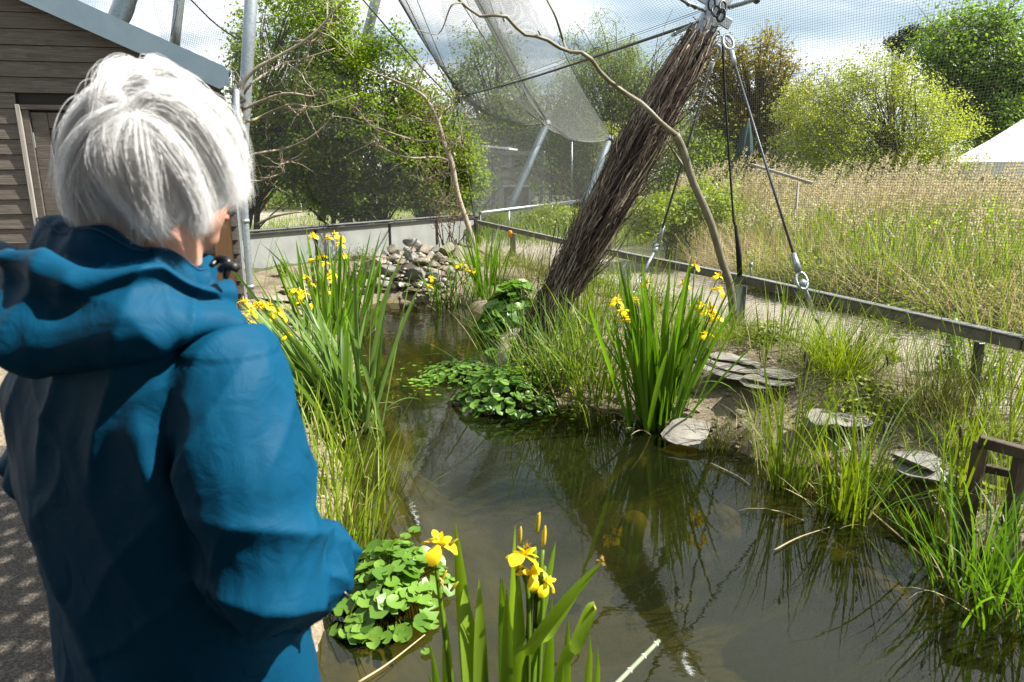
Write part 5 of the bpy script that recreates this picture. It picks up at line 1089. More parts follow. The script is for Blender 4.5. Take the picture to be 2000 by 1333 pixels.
iris('yellow_iris', B1, 'tall dense clump of yellow iris in the water beside the pale jutting slab', 92, (.85, 1.42), (.026, .044), (.10, .09), 'iris_leaf',
     [(1203, 590, 4.9), (1240, 588, 5.0), (1222, 624, 4.85), (1216, 608, 4.8), (1248, 650, 5.0), (1357, 522, 5.1), (1404, 568, 5.0), (1370, 598, 4.95), (1388, 604, 5.05), (1378, 612, 4.8), (1398, 622, 5.0), (1378, 655, 4.9), (1262, 555, 5.2), (1335, 556, 5.2), (1402, 540, 5.1)],
     (0, .12), (0, .22), extra=[(math.pi*.98, .55, .5, 1.25, .03, -.02, 0), (math.pi, .45, .45, 1.3, .034, -.05, .0), (math.pi*1.03, .75, .5, 1.0, .03, -.05, 0), (.0, .6, .9, .8, .02, .05, 0), (.1, .45, .5, 1.0, .026, .05, 0), (-.3, .2, 2.3, .8, .024, .02, -.05), (math.pi*.9, .35, 2.0, .9, .022, -.1, 0), (math.pi, .8, 1.6, .75, .018, -.1, -.05)], seed=31)
B2 = G(690, 838, 0)
iris('yellow_iris', B2, 'large iris clump on the left bank with long pale leaves leaning towards the blue jacket', 90, (.8, 1.3), (.028, .050), (.10, .09), 'iris_pale',
     [(575, 570, 5.2), (590, 575, 5.3), (562, 655, 4.8), (500, 600, 5.2), (478, 592, 5.3), (512, 596, 5.2), (490, 612, 5.1), (535, 622, 5.0), (548, 618, 5.1), (470, 618, 5.2), (486, 632, 5.0), (525, 600, 5.4), (518, 670, 4.8), (543, 610, 5.1)],
     (.0, .16), (0, .4), az_bias=(math.pi*.97, .72, .55), extra=[(math.pi*.5, .05, .1, 1.35, .035, .05, 0), (0, .04, .12, 1.2, .04, .12, 0), (math.pi*.1, .5, 1.8, .55, .02, .12, 0), (math.pi*.9, .35, .55, 1.25, .04, .0, 0)], seed=32, dead=10)
B3 = G(655, 655, 0.05)
iris('yellow_iris', B3, 'tall narrow iris clump on the left bank in front of the milky barrier', 90, (.8, 1.35), (.028, .044), (.20, .3), 'iris_leaf',
     [(612, 462, 8.0), (640, 465, 8.1), (655, 460, 8.0), (668, 468, 8.1), (664, 478, 8.0), (630, 500, 8.0), (612, 510, 8.0), (633, 515, 7.9), (622, 505, 8.1), (648, 535, 7.8), (622, 550, 7.8), (628, 562, 7.8), (645, 545, 7.7), (672, 500, 8.2), (597, 542, 7.7), (640, 570, 7.5), (605, 555, 7.7)], (0, .06), (0, .2), seed=33, dead=4, fsc=1.15)
iris('yellow_iris', G(618, 720, 0.1), 'iris leaves between the leaning clump and the tall narrow one', 40, (.6, 1.0), (.02, .032), (.22, .3), 'iris_leaf', [(610, 600, 6.8), (585, 590, 6.8)], (.0, .2), (0, .5), seed=34, dead=4)
iris('yellow_iris', G(880, 600, 0.0), 'dark cut-back iris stems with few flowers right of the stone pile', 34, (.45, .95), (.02, .03), (.16, .12), 'iris_leaf', [(842, 545, 9.5), (895, 520, 9.7), (905, 516, 9.7), (925, 530, 9.8), (912, 528, 9.6), (838, 560, 9.6)], (0, .16), (0, .5), seed=35, dead=6, fsc=1.1)
iris('yellow_iris', G(950, 585, 0.1), 'upright leafy iris clump without flowers at the pond corner near the fence', 46, (.8, 1.25), (.022, .034), (.16, .12), 'iris_leaf', [], (0, .17), (0, .35), seed=36, dead=6)
# foreground clump: leaves given by foot and tip
fg = thing('yellow_iris', V3(-.02, 1.32, 0), 'nearest yellow iris clump, cut by the bottom edge of the picture', 'iris')
def leaf_between(foot, tip, wd, bow=0., mt_='iris_near', curl=0, par=fg, face=.2, via=None):
    n = 18; s = np.linspace(0, 1, n); foot, tip = np.asarray(foot), np.asarray(tip); d = tip - foot; L_ = np.linalg.norm(d); d = d/L_
    sd_ = np.cross(d, (0, 1, 0)); sd_ /= np.linalg.norm(sd_); nrm = np.cross(sd_, d); wv_ = sd_*math.cos(face) + nrm*math.sin(face)
    C = foot + d*(s*L_)[:, None] + sd_*(bow*np.sin(s*math.pi))[:, None] + (sd_*.9 - d*.4)*(curl*np.clip(s - .9, 0, 1)**2*40)[:, None]
    if via is not None: C = smooth_line([foot] + via + [tip], n); Tn = np.gradient(C, axis=0); Tn /= np.linalg.norm(Tn, axis=1, keepdims=True); wv_ = np.cross(Tn, (0, 1, 0)); wv_ /= np.linalg.norm(wv_, axis=1, keepdims=True); wv_ = wv_*math.cos(face) + np.cross(wv_, Tn)*math.sin(face)
    pf = (.75 + .8*s - .55*s*s)*np.clip(1 - s**7, 0, 1)**.9*wd*.66; pf[-1] = .0006
    V = np.stack([C - wv_*pf[:, None], C + np.cross(wv_, d)*pf[:, None]*.22, C + wv_*pf[:, None]], 1).reshape(-1, 3)
    F = [[i*3 + j, i*3 + j + 1, (i+1)*3 + j + 1, (i+1)*3 + j] for i in range(n - 1) for j in range(2)]
    return obj('leaf', V, np.array(F), M[mt_], par, rnd=np.full(len(V), rng.random()))
def PF(px, py, Y): return P(px, py, Y)
for (fx, fY, tx, ty, tY, wd, bow, cu, fa) in ((925, 1.35, 889, 1022, 1.42, .034, -.01, 0, .3), (930, 1.3, 936, 1130, 1.36, .030, .0, 0, -.2), (985, 1.3, 977, 1130, 1.36, .026, -.01, 0, .4), (1005, 1.33, 1006, 1027, 1.45, .024, .01, 0, .9),
        (1000, 1.32, 981, 1130, 1.42, .03, -.01, 0, .2), (1030, 1.3, 1012, 1110, 1.38, .03, .0, 0, -.3), (1125, 1.28, 1158, 1238, 1.36, .02, .0, .02, .4),
        (1060, 1.3, 1078, 1168, 1.4, .026, .0, 0, .5), (962, 1.28, 944, 1238, 1.36, .014, .0, 0, .2), (880, 1.28, 843, 1250, 1.33, .022, .0, .02, .3), (900, 1.3, 868, 1190, 1.38, .026, .01, 0, -.4), (1015, 1.26, 990, 1150, 1.3, .028, .01, 0, .1),
        (1075, 1.3, 1060, 1120, 1.5, .022, .02, 0, .7), (1050, 1.26, 1110, 1205, 1.33, .022, -.02, 0, .3), (1150, 1.25, 1172, 1265, 1.3, .022, .0, .015, .4), (845, 1.25, 843, 1312, 1.3, .02, .0, .02, .2), (1085, 1.27, 1100, 1300, 1.2, .02, .0, .0, .2)):
    foot = P(fx, 1480, fY); foot = V3(foot[0]*.8, foot[1], -.04); leaf_between(foot, P(tx, ty, tY), wd, bow, 'iris_near', cu, face=fa)
F0_ = V3(-.01, 1.3, -.04)
leaf_between(F0_, P(1177, 1096, 1.30), .020, via=[P(1005, 1345, 1.30), P(1040, 1262, 1.29), P(1110, 1170, 1.29)], face=.2)
leaf_between(F0_ + V3(.03, 0, 0), P(1160, 1176, 1.31), .023, via=[P(1092, 1345, 1.29), P(1125, 1262, 1.29), P(1152, 1195, 1.30)], face=.1)
leaf_between(F0_ + V3(-.03, 0, 0), P(1145, 1130, 1.42), .022, via=[P(1030, 1320, 1.36), P(1075, 1230, 1.38)], face=.6)
leaf_between(F0_ + V3(.0, .03, 0), P(1085, 1060, 1.45), .018, via=[P(1040, 1320, 1.38), P(1062, 1180, 1.42)], face=.9)
leaf_between(F0_ + V3(-.06, 0, 0), P(905, 1150, 1.40), .030, via=[P(920, 1335, 1.34)], face=-.5)
def fg_stem(foot_px, tip, Yt, r_=.005, via=None):
    b = V3((foot_px - 1000)*.00088, 1.32, -.03); pts = [b] + ([P(*v) for v in via] if via else []) + [P(*tip, Yt)]
    V, F = rod(smooth_line(pts, 12), [.006, r_], 7); obj('stem', V, F, M['iris_near'], fg)
fg_stem(905, (848, 1080), 1.38, via=[(868, 1240, 1.36)]); fg_stem(1035, (1022, 1110), 1.38, via=[(1033, 1240, 1.36)]); fg_stem(1050, (1066, 1150), 1.38, via=[(1056, 1240, 1.36)]); fg_stem(1030, (1046, 1065), 1.40, via=[(1048, 1120, 1.39), (1030, 1250, 1.36)]); fg_stem(1010, (1010, 1110), 1.4, via=[(1012, 1240, 1.38)]); fg_stem(1040, (1060, 1075), 1.4, via=[(1062, 1130, 1.4), (1046, 1230, 1.37)])
def near_flower(c, s, rot, seed):
    r = np.random.default_rng(seed); fo = link('flower', None, fg) if False else None
    mats = Matrix.Translation(Vector(c)) @ (Matrix.Rotation(rot[2], 4, 'Z') @ Matrix.Rotation(rot[0], 4, 'X') @ Matrix.Rotation(rot[1], 4, 'Y')) @ Matrix.Scale(s, 4); mm_ = np.array(mats)
    V, F = rod([(0, 0, -.05), (0, 0, -.02), (0, 0, .002)], [.004, .007, .005], 7); V = V @ mm_[:3, :3].T + mm_[:3, 3]; base_ = obj('flower', V, F, M['bud'], fg, rnd=np.linspace(0, 1, len(V)))
    for V, F, n_ in PETALS:
        V = euler(V*V3(1, 1, r.uniform(.8, 1.2)), r.normal()*.15, r.normal()*.12, r.normal()*.15); V = V @ mm_[:3, :3].T + mm_[:3, 3]
        o = bpy.data.objects.new('petal', mesh_data('petal', V, F, True, np.full(len(V), r.random()), M['petal'])); sc.collection.objects.link(o); o.parent = base_; sb = o.modifiers.new('s', 'SUBSURF'); sb.levels = sb.render_levels = 1
near_flower(P(857, 1064, 1.38), .80, (.1, .1, .3), 1); near_flower(P(1022, 1086, 1.38), .80, (.5, .1, 2.0), 2); near_flower(P(1038, 1120, 1.37), .62, (.6, -.3, 1.0), 3); near_flower(P(1068, 1140, 1.38), .55, (.2, .4, .2), 4); near_flower(P(1006, 1094, 1.41), .35, (.1, -.6, 3.0), 5)
for (px, py, Y_, s_, tl) in ((1048, 1040, 1.40, 1.0, .1), (1050, 1022, 1.40, .5, .0), (1061, 1066, 1.4, 1.0, .05), (1008, 1108, 1.4, .7, -.05), (1016, 1060, 1.4, .8, 0), (878, 1066, 1.38, .5, .8), (880, 1155, 1.36, .6, .6), (862, 1135, 1.37, .6, .4), (1042, 1160, 1.37, .6, .7), (852, 1110, 1.37, .9, .0), (1026, 1072, 1.4, .5, .2)):
    put('bud', BUD, fg, P(px, py, Y_), (0, tl, 0), s_)
for (px, py, Y_) in ((1161, 1179, 1.31), (1177, 1098, 1.3), (880, 1063, 1.38), (1030, 1068, 1.4), (858, 1082, 1.37), (862, 1138, 1.36)):
    c = P(px, py, Y_)[None] + rng.normal(size=(5, 3))*.004; V, F = quads_leaves(c, .014, 0, .6); o = obj('withered_tip', V, F, M['petal_wilt'], fg, rnd=rng.random(len(V)))
# bamboo cane
bc_ = thing('bamboo_cane', P(1190, 1360, 1.16), 'pale green cane poking up at the bottom edge right of the nearest iris', 'cane')
A_, B_ = P(1150, 1390, 1.14), P(1287, 1252, 1.34); A_ = A_ + (A_ - B_)*2.5; V, F = rod([A_, B_], [.0055, .0045], 9, n=4); obj('stalk', V, F, M['bamboo'], bc_)
for s_ in (.50, .62, .72, .80, .87, .93, .985): c = A_ + (B_ - A_)*s_; d = (B_ - A_)*.003; V, F = rod([c - d, c, c + d], [.005, .0072, .005], 9, n=5); obj('node', V, F, M['white_paint'], bc_)

# ------------------------------------------------------------------ sedge, reed and grass tufts
def tuft(name, px, py, zz, label, n, L, wd, spread, mt_, lean=.2, bend=(0, .8), cat='grass tuft', group=None, seed=1, seg=6, straw=0.15, base=None, tw=.6, spikes=()):
    r = np.random.default_rng(seed); c = G(px, py, zz) if base is None else np.asarray(base, float); z0 = gz(c[0], c[1]); c = V3(c[0], c[1], max(z0, -.06) if zz < .05 else z0)
    t_ = thing(name, c, label, cat, group)
    def mk_(n_, mt2, nm, L2, le, be, w2):
        b = c + np.stack([r.normal(size=n_)*spread, r.normal(size=n_)*spread, np.full(n_, -.03)], 1); az = np.arctan2(*(b - c)[:, 1::-1].T) + r.normal(size=n_)*.8
        V, F = blades(b, az, np.abs(r.normal(size=n_))*le + np.hypot(*(b - c)[:, :2].T)*.8, r.uniform(*be, n_), r.uniform(*L2, n_), r.uniform(*w2, n_), seg, tw=r.normal(size=n_)*tw, prof='grass'); k = V.shape[1]; V, F = join_blades(V, F)
        o = obj(nm, V, F, M[mt2], t_, rnd=np.repeat(r.random(n_), k)); tag(o, kind='stuff')
    mk_(n, mt_, 'blades', L, lean, bend, wd)
    if straw: mk_(max(4, int(n*straw)), 'straw', 'dry_blades', (L[0]*.4, L[1]*.75), lean*2.2, (.2, 1.6), (wd[0]*.7, wd[1]*.7))
    for (sx, sy, sY) in spikes:
        q = P(sx, sy, sY); b = c + V3(r.normal()*spread*.6, r.normal()*spread*.6, 0); V, F = rod(smooth_line([b, (b + q)/2 + V3(0, 0, .03), q], 8), [.003, .002], 5); obj('spike_stem', V, F, M['olive_leaf'], t_)
        d = V3(r.normal()*.1, 0, 1); V, F = rod([q - d*.05, q - d*.02, q + d*.005, q + d*.015], [.003, .0085, .007, .002], 7, n=8); obj('seed_head', V, F, M['wood_dark'], t_)
    return t_
tuft('sedge', 1535, 948, 0, 'tall waterside sedge with dark stems standing in the shallow water left of the middle sedge', 62, (.35, 1.0), (.010, .019), .055, 'grass_leaf', .12, (0, .5), 'sedge', seed=41, spikes=[(1573, 690, 3.9), (1578, 708, 3.9)])
tuft('sedge', 1490, 900, 0, 'thin sedge stems in the water just right of the pale jutting slab', 24, (.3, .72), (.008, .014), .045, 'grass_leaf', .12, (0, .5), 'sedge', seed=42)
tuft('sedge', 1652, 1000, 0, 'broad bright sedge clump standing in the water, right of the tall dark-stemmed one', 80, (.35, .85), (.013, .026), .065, 'sedge_leaf', .2, (0, .7), 'sedge', seed=43, spikes=[(1733, 700, 3.9), (1728, 830, 3.6)])
tuft('sedge', 1690, 985, 0, 'arching long-bladed sedge directly behind the broad bright clump', 26, (.6, 1.1), (.010, .018), .05, 'iris_pale', .35, (.5, 1.6), 'sedge', seed=44)
tuft('sedge', 1405, 872, 0, 'small yellowing sedge at the right edge of the pale jutting slab', 60, (.18, .42), (.006, .011), .05, 'olive_leaf', .25, (0, .9), 'sedge', seed=45, straw=.5)
tuft('sedge', 1835, 1060, 0, 'single thick sedge shoots left of the wooden frame at the water edge', 12, (.6, 1.0), (.016, .026), .03, 'sedge_leaf', .05, (0, .3), 'sedge', seed=46, spikes=[(1876, 838, 3.1)])
tuft('sedge', 1905, 1150, 0, 'dark sedge clump around the foot of the wooden frame', 85, (.35, .85), (.012, .022), .12, 'iris_leaf', .28, (.1, 1.0), 'sedge', seed=47)
tuft('sedge', 1985, 1190, 0, 'sedge clump at the right edge in front of the wooden frame', 80, (.35, .9), (.012, .022), .12, 'iris_leaf', .28, (.1, 1.1), 'sedge', seed=48)
tuft('sedge', 1960, 1010, .1, 'fresh sedge blades standing behind the wooden frame crossbar', 50, (.3, .7), (.008, .016), .10, 'sedge_leaf', .2, (0, .8), 'sedge', seed=49)
tuft('grass_tuft', 1640, 725, .42, 'rounded bright yellow-green tuft below the turnbuckle of the near guy wire', 700, (.3, .72), (.005, .009), .12, 'sedge_leaf', .5, (.2, 1.2), seed=50, straw=.2)
tuft('grass_tuft', 1830, 790, .38, 'upright olive tuft with reddish base near the rail on the right', 330, (.3, .62), (.003, .007), .08, 'olive_leaf', .35, (0, .7), seed=51, straw=.6)
tuft('grass_tuft', 1775, 958, .12, 'small vivid green tuft at the water edge below the grey slab', 260, (.10, .26), (.003, .006), .06, 'lime_leaf', .4, (.1, 1.0), seed=52, straw=0)
tuft('grass_tuft', 1605, 880, .12, 'tiny vivid tuft in front of the flat pale slab', 90, (.08, .18), (.003, .006), .035, 'lime_leaf', .4, (.1, 1.0), seed=53, straw=0)
tuft('grass_tuft', 1430, 668, .4, 'mixed tuft of green and dry grass at the foot of the steel rail post', 380, (.18, .42), (.004, .008), .12, 'grass_leaf', .5, (.2, 1.2), seed=54, straw=.7)
tuft('grass_tuft', 1930, 880, .2, 'bright grass seen through the wooden frame', 200, (.12, .3), (.004, .008), .10, 'lime_leaf', .4, (.1, 1.0), seed=55, straw=0)
tuft('reed_clump', 1520, 700, .42, 'loose green reed stems beside the turnbuckle in front of the rail', 45, (.5, .95), (.010, .018), .16, 'grass_leaf', .12, (0, .5), 'reeds', seed=56)
tuft('reed_clump', 1900, 760, .40, 'leafy reed stems against the rail at the right edge', 60, (.4, .85), (.008, .018), .22, 'grass_leaf', .12, (0, .6), 'reeds', seed=57)
tuft('reed_clump', 1985, 800, .35, 'tall reed stems rising past the rail at the far right edge', 40, (.7, 1.25), (.012, .022), .12, 'sedge_leaf', .1, (0, .4), 'reeds', seed=58)
tuft('reed_clump', 1235, 640, .3, 'slim green reeds between the brushwood post and the tall iris clump', 90, (.5, 1.05), (.008, .014), .20, 'grass_leaf', .1, (0, .5), 'reeds', seed=59)
tuft('reed_clump', 1045, 545, .35, 'fine olive grass in front of the far rail left of the post foot', 200, (.4, .95), (.005, .010), .26, 'olive_leaf', .14, (0, .6), 'grass', seed=60)
tuft('reed_clump', 500, 560, .35, 'sparse reed stems beside the downpipe', 14, (.5, 1.1), (.010, .020), .12, 'grass_leaf', .15, (.1, .7), 'reeds', seed=61, straw=0)
tuft('reed_clump', 1330, 700, .3, 'green reeds directly behind the tall iris clump', 60, (.4, .8), (.008, .014), .2, 'grass_leaf', .15, (0, .6), 'reeds', seed=62)
tuft('reed_clump', 1150, 655, .2, 'grassy reeds hugging the right foot of the brushwood', 90, (.5, .95), (.010, .02), .15, 'grass_leaf', .12, (0, .6), 'reeds', seed=64)
# tall grass belt on the left bank behind the blue jacket
for k, (px, py, n, L0, L1, lb) in enumerate(((640, 935, 60, .3, .7, 'bright grass on the left bank right behind the blue sleeve'), (690, 1010, 55, .25, .6, 'leaning grass at the water edge beside the blue sleeve'), (655, 1060, 70, .25, .6, 'thick grass between the sleeve and the round-leaved clump'), (600, 870, 40, .3, .6, 'grass under the long leaning iris leaves'), (650, 1000, 60, .3, .65, 'middle of the grass belt on the left bank'), (620, 790, 25, .3, .5, 'grass hidden below the leaning iris leaves near the shoulder'), (700, 900, 60, .25, .55, 'short arching grass at the foot of the leaning iris'))):
    tuft('bank_grass', px, py, .12, lb, n, (L0, L1), (.009, .017), .13, 'sedge_leaf', .16, (0, .9), 'grass', seed=70 + k, straw=.12)
# island reed grass around the post foot
for k, (px, py, n, lb) in enumerate(((1085, 750, 190, 'broad-bladed reed grass in front of the brushwood foot'), (1150, 765, 170, 'reed grass between the brushwood foot and the tall iris'), (1045, 725, 70, 'reed grass overlapping the left foot of the brushwood'), (1125, 705, 130, 'reed grass climbing the right side of the brushwood foot'))):
    tuft('reed_grass', px, py, .10, lb, n, (.40, .95), (.010, .022), .18, 'iris_pale' if k % 2 == 0 else 'grass_leaf', .16, (0, 1.1), 'grass', seed=80 + k, straw=.25)
for k, (px, py, n, L0, L1, mt_, lb) in enumerate(((1760, 720, 90, .25, .6, 'grass_leaf', 'loose grass under the rail between the two tufts'), (1870, 850, 110, .2, .5, 'grass_leaf', 'green grass behind the grey slab by the water marker'), (1560, 790, 70, .2, .5, 'sedge_leaf', 'thin grass beside the flat pale slab'), (1700, 860, 90, .2, .45, 'olive_leaf', 'dry olive grass between the sedge and the olive tuft'), (1380, 690, 80, .25, .6, 'grass_leaf', 'grass right behind the flowers of the tall iris'), (1960, 850, 100, .3, .7, 'grass_leaf', 'grass below the rail at the very right edge'), (1480, 800, 50, .12, .3, 'olive_leaf', 'short dry grass below the layered slabs'))):
    tuft('bank_grass', px, py, .3, lb, n, (L0, L1), (.005, .012), .15, mt_, .25, (0, 1.0), 'grass', seed=140 + k, straw=.4)
# low bank herbs
def herb(name, px, py, zz, label, n, h, spread, mt_, size=.035, cat='plant', seed=1, flat=.6, stems=True, group=None):
    r = np.random.default_rng(seed); c = G(px, py, zz); c[2] = max(gz(c[0], c[1]), -.02); t_ = thing(name, c, label, cat, group)
    d = r.normal(size=(n, 3)); d /= np.linalg.norm(d, axis=1, keepdims=True); d[:, 2] = np.abs(d[:, 2]); q = c + d*V3(spread, spread, h)*r.random(n)[:, None]**.45
    V, F = quads_leaves(q, size*r.uniform(.6, 1.4, n), flat, .55, d*.5); o = obj('foliage', V, F, M[mt_], t_, smooth=False, rnd=np.repeat(r.random(n), 4)); tag(o, kind='stuff')
    if stems:
        k = min(n, 60); b = c + np.stack([r.normal(size=k)*spread*.3, r.normal(size=k)*spread*.3, np.zeros(k) - .02], 1); tt = np.linspace(0, 1, 4)[None, :, None]; T_ = b[:, None]*(1 - tt) + q[:k, None]*tt
        V, F = tubes(T_, .0022, 3); o = obj('stems', V, F, M['olive_leaf'], t_); tag(o, kind='stuff')
herb('bank_herb', 1690, 770, .4, 'low bright herbs below the rounded tuft', 900, .30, .35, 'lime_leaf', seed=90)
herb('bank_herb', 1500, 675, .42, 'low herbs at the foot of the near guy wire', 600, .22, .3, 'lime_leaf', seed=91)
herb('bank_herb', 1930, 740, .4, 'leafy weeds under the rail at the right edge', 700, .35, .35, 'grass_leaf', seed=92)
herb('bank_herb', 1850, 720, .4, 'tall green weed with dark leaves left of the olive tuft', 260, .5, .10, 'dark_leaf', .05, seed=93)
herb('bank_herb', 1735, 925, .12, 'creeping yellow-green herb on the wet soil', 300, .05, .22, 'lime_leaf', .028, seed=94, stems=False)
herb('bank_herb', 1885, 960, .14, 'big heart-leaved yellow-green plant beside the wooden frame', 26, .22, .2, 'lime_leaf', .13, seed=95, flat=.8)
herb('bank_herb', 1745, 700, .4, 'two upright paddle-shaped leaves near the rail', 8, .24, .06, 'sedge_leaf', .12, seed=96, flat=-.3)
herb('bank_herb', 960, 520, .35, 'bright herbs on the bank below the fence corner', 700, .3, .6, 'lime_leaf', .04, seed=97)
herb('bank_herb', 1290, 600, .35, 'green herbs under the far guy wire', 600, .3, .4, 'sedge_leaf', .035, seed=98)
herb('bank_herb', 1160, 560, .35, 'weeds on the bank left of the far guy wire', 500, .25, .5, 'sedge_leaf', .035, seed=99)
herb('bank_herb', 555, 540, .35, 'small leafy weed against the milky barrier', 160, .35, .10, 'sedge_leaf', .045, seed=100)
herb('bank_herb', 705, 500, .4, 'grassy weeds behind the stone pile', 300, .3, .4, 'sedge_leaf', .03, seed=101)
herb('bank_herb', 640, 700, .3, 'green weeds inside the left bank clumps', 700, .35, .35, 'iris_leaf', .04, seed=102)
herb('bank_herb', 560, 760, .3, 'shaded weeds below the leaning iris', 800, .3, .45, 'iris_leaf', .045, seed=103)
# broad-leaved mounds
def round_leaf(nn=11, cup=.12, seed=0, heart=False):
    r = np.random.default_rng(seed); an = np.linspace(.28, 2*math.pi - .28, nn); rad = 1 + .07*np.sin(an*5 + seed) + r.normal(size=nn)*.03
    ring = np.stack([np.cos(an)*rad, np.sin(an)*rad, cup*(1 + .35*np.sin(an*3 + seed))], 1); mid = ring*V3(.55, .55, .35); mid[:, 2] -= .02
    V = np.concatenate([[(0, 0, 0)], mid, ring])*.5; F3 = np.array([[0, 1 + i, 2 + i] for i in range(nn - 1)]); F4 = np.array([[1 + i, 1 + nn + i, 2 + nn + i, 2 + i] for i in range(nn - 1)])
    return V, [F3, F4]
def leaf_mound(name, base, label, n, rad, h, size, mt_, cat, seed, single=True, flat=.35, group=None, floaters=()):
    r = np.random.default_rng(seed); base = np.asarray(base, float); t_ = thing(name, base, label, cat, group)
    variants = []
    for k in range(6):
        V, F = round_leaf(seed=k, cup=.05 + .03*k); variants.append((V, F, mesh_data('leaf', V, F, True, np.full(len(V), .16*k + .0), M[mt_])))
    mbj = MB(); st = []
    for i in range(n):
        a = r.uniform(0, 6.283); q = r.random()**.6; zz = h*(1 - q**2)*r.uniform(.55, 1.08) + .015
        c = base + V3(math.cos(a)*rad[0]*q, math.sin(a)*rad[1]*q, zz); tilt = flat*(.3 + q)*r.uniform(.3, 1.2); s_ = size*r.uniform(.65, 1.25)
        rot = Matrix.Rotation(a, 4, 'Z') @ Matrix.Rotation(tilt, 4, 'Y') @ Matrix.Rotation(r.normal()*.25, 4, 'X') @ Matrix.Rotation(r.uniform(0, 6.28), 4, 'Z')
        k = r.integers(6)
        if single and i < 290:
            o = link('leaf', variants[k][2], t_); o.location = c; o.rotation_euler = rot.to_euler(); o.scale = (s_,)*3
        else: mbj.add(variants[k][0]*s_ @ np.array(rot)[:3, :3].T + c, variants[k][1], r.random())
        if r.random() < .7: st.append([base + V3(math.cos(a)*rad[0]*q*.6, math.sin(a)*rad[1]*q*.6, -.08), c*.5 + base*.5 + V3(0, 0, zz*.3 - .01), c - V3(0, 0, .002)])
    if mbj.n: tag(mbj.build('foliage', M[mt_], t_), kind='stuff')
    if st: V, F = tubes(np.array(st), max(.0012, size*.03), 4); tag(obj('stems', V, F, M['grass_leaf'], t_), kind='stuff')
    for (px, py, s_) in floaters:
        c = G(px, py, .012); o = link('leaf', variants[r.integers(6)][2], t_); o.location = c; o.scale = (s_,)*3; o.rotation_euler = (r.normal()*.06, r.normal()*.06, r.uniform(0, 6))
    return t_
leaf_mound('pennywort', G(765, 1165, 0), 'glossy round-leaved pennywort mound at the water edge below the blue sleeve', 215, (.27, .36), .20, .075, 'round_leaf', 'pennywort', 110, flat=.5,
           floaters=[(676, 1240, .07), (690, 1244, .06), (712, 1247, .085), (831, 1273, .04), (810, 1035, .07), (792, 1048, .06), (655, 1150, .07), (668, 1175, .07), (770, 1225, .05), (800, 1215, .05)])
leaf_mound('pennywort', G(905, 732, 0), 'small-leaved pale pennywort raft left of the brushwood foot', 320, (.42, .34), .12, .055, 'round_leaf', 'pennywort', 111, single=True, flat=.4,
           floaters=[(rng.normal(830, 22), rng.normal(742, 12), .05) for _ in range(40)] + [(rng.normal(855, 30), rng.normal(718, 8), .045) for _ in range(25)])
leaf_mound('marsh_marigold', G(985, 790, 0), 'dark leafy marsh marigold mound with tiny yellow buds in front of the brushwood foot', 300, (.44, .36), .30, .075, 'dark_leaf', 'marsh marigold', 112, single=True, flat=.7, floaters=[(1065, 822, .06), (1080, 812, .06), (1118, 820, .05)])
herb('marsh_marigold', 1040, 770, 0, 'ragged green water plants right of the marsh marigold mound', 900, .22, .32, 'grass_leaf', .045, cat='water plant', seed=113)
herb('floating_weed', 1120, 802, 0, 'flat bright green floating weed at the edge of the island', 700, .03, .22, 'lime_leaf', .03, cat='water weed', seed=114, stems=False, flat=1.5)
herb('yellow_buds', 1060, 785, 0, 'sprinkle of tiny yellow buds over the marsh marigold', 70, .32, .3, 'petal', .025, cat='flowers', seed=115)
leaf_mound('butterbur', G(1010, 645, 0), 'big rounded leaves of butterbur on the bank left of the brushwood post', 270, (.52, .46), .56, .165, 'dark_leaf', 'butterbur', 116, flat=.75)
leaf_mound('butterbur', G(1085, 600, .2), 'lower butterbur leaves tucked behind the brushwood foot', 60, (.3, .25), .35, .14, 'dark_leaf', 'butterbur', 117, flat=.6)
leaf_mound('water_lily', G(1000, 690, 0), 'few dark floating leaves in the shade beneath the butterbur', 16, (.3, .22), .04, .16, 'dark_leaf', 'water plant', 118, flat=.3)
# small floating bits
mb = MB()
for k in range(80): c = G(rng.uniform(760, 1000), rng.uniform(700, 780), .006); V, F = quads_leaves(c[None], .025, 6, .7); mb.add(V, F, np.full(4, rng.random()))
tag(mb.build('floating_leaves', M['lime_leaf'], smooth=False), 'scattered small leaves floating left of the island', kind='stuff')
# fallen reed stalks lying on the water
for k, (pts, lb) in enumerate((([(1512, 1075), (1560, 1050), (1620, 1030)], 'bent reed blade floating in front of the broad sedge'), ([(1690, 990), (1760, 1050), (1830, 1110)], 'dry stalk lying on the water right of the broad sedge'), ([(700, 1333), (760, 1295), (830, 1240)], 'pale stalk on the water under the pennywort'), ([(1388, 905), (1440, 930), (1465, 948)], 'thin yellow stalk floating below the small sedge'))):
    V, F = rod([G(a, b, .012) for a, b in pts], [.005, .0025], 5, n=10); o = obj('fallen_stalk', V, F, M['straw'], rnd=np.full(len(V), .8)); tag(o, lb, 'stalk')
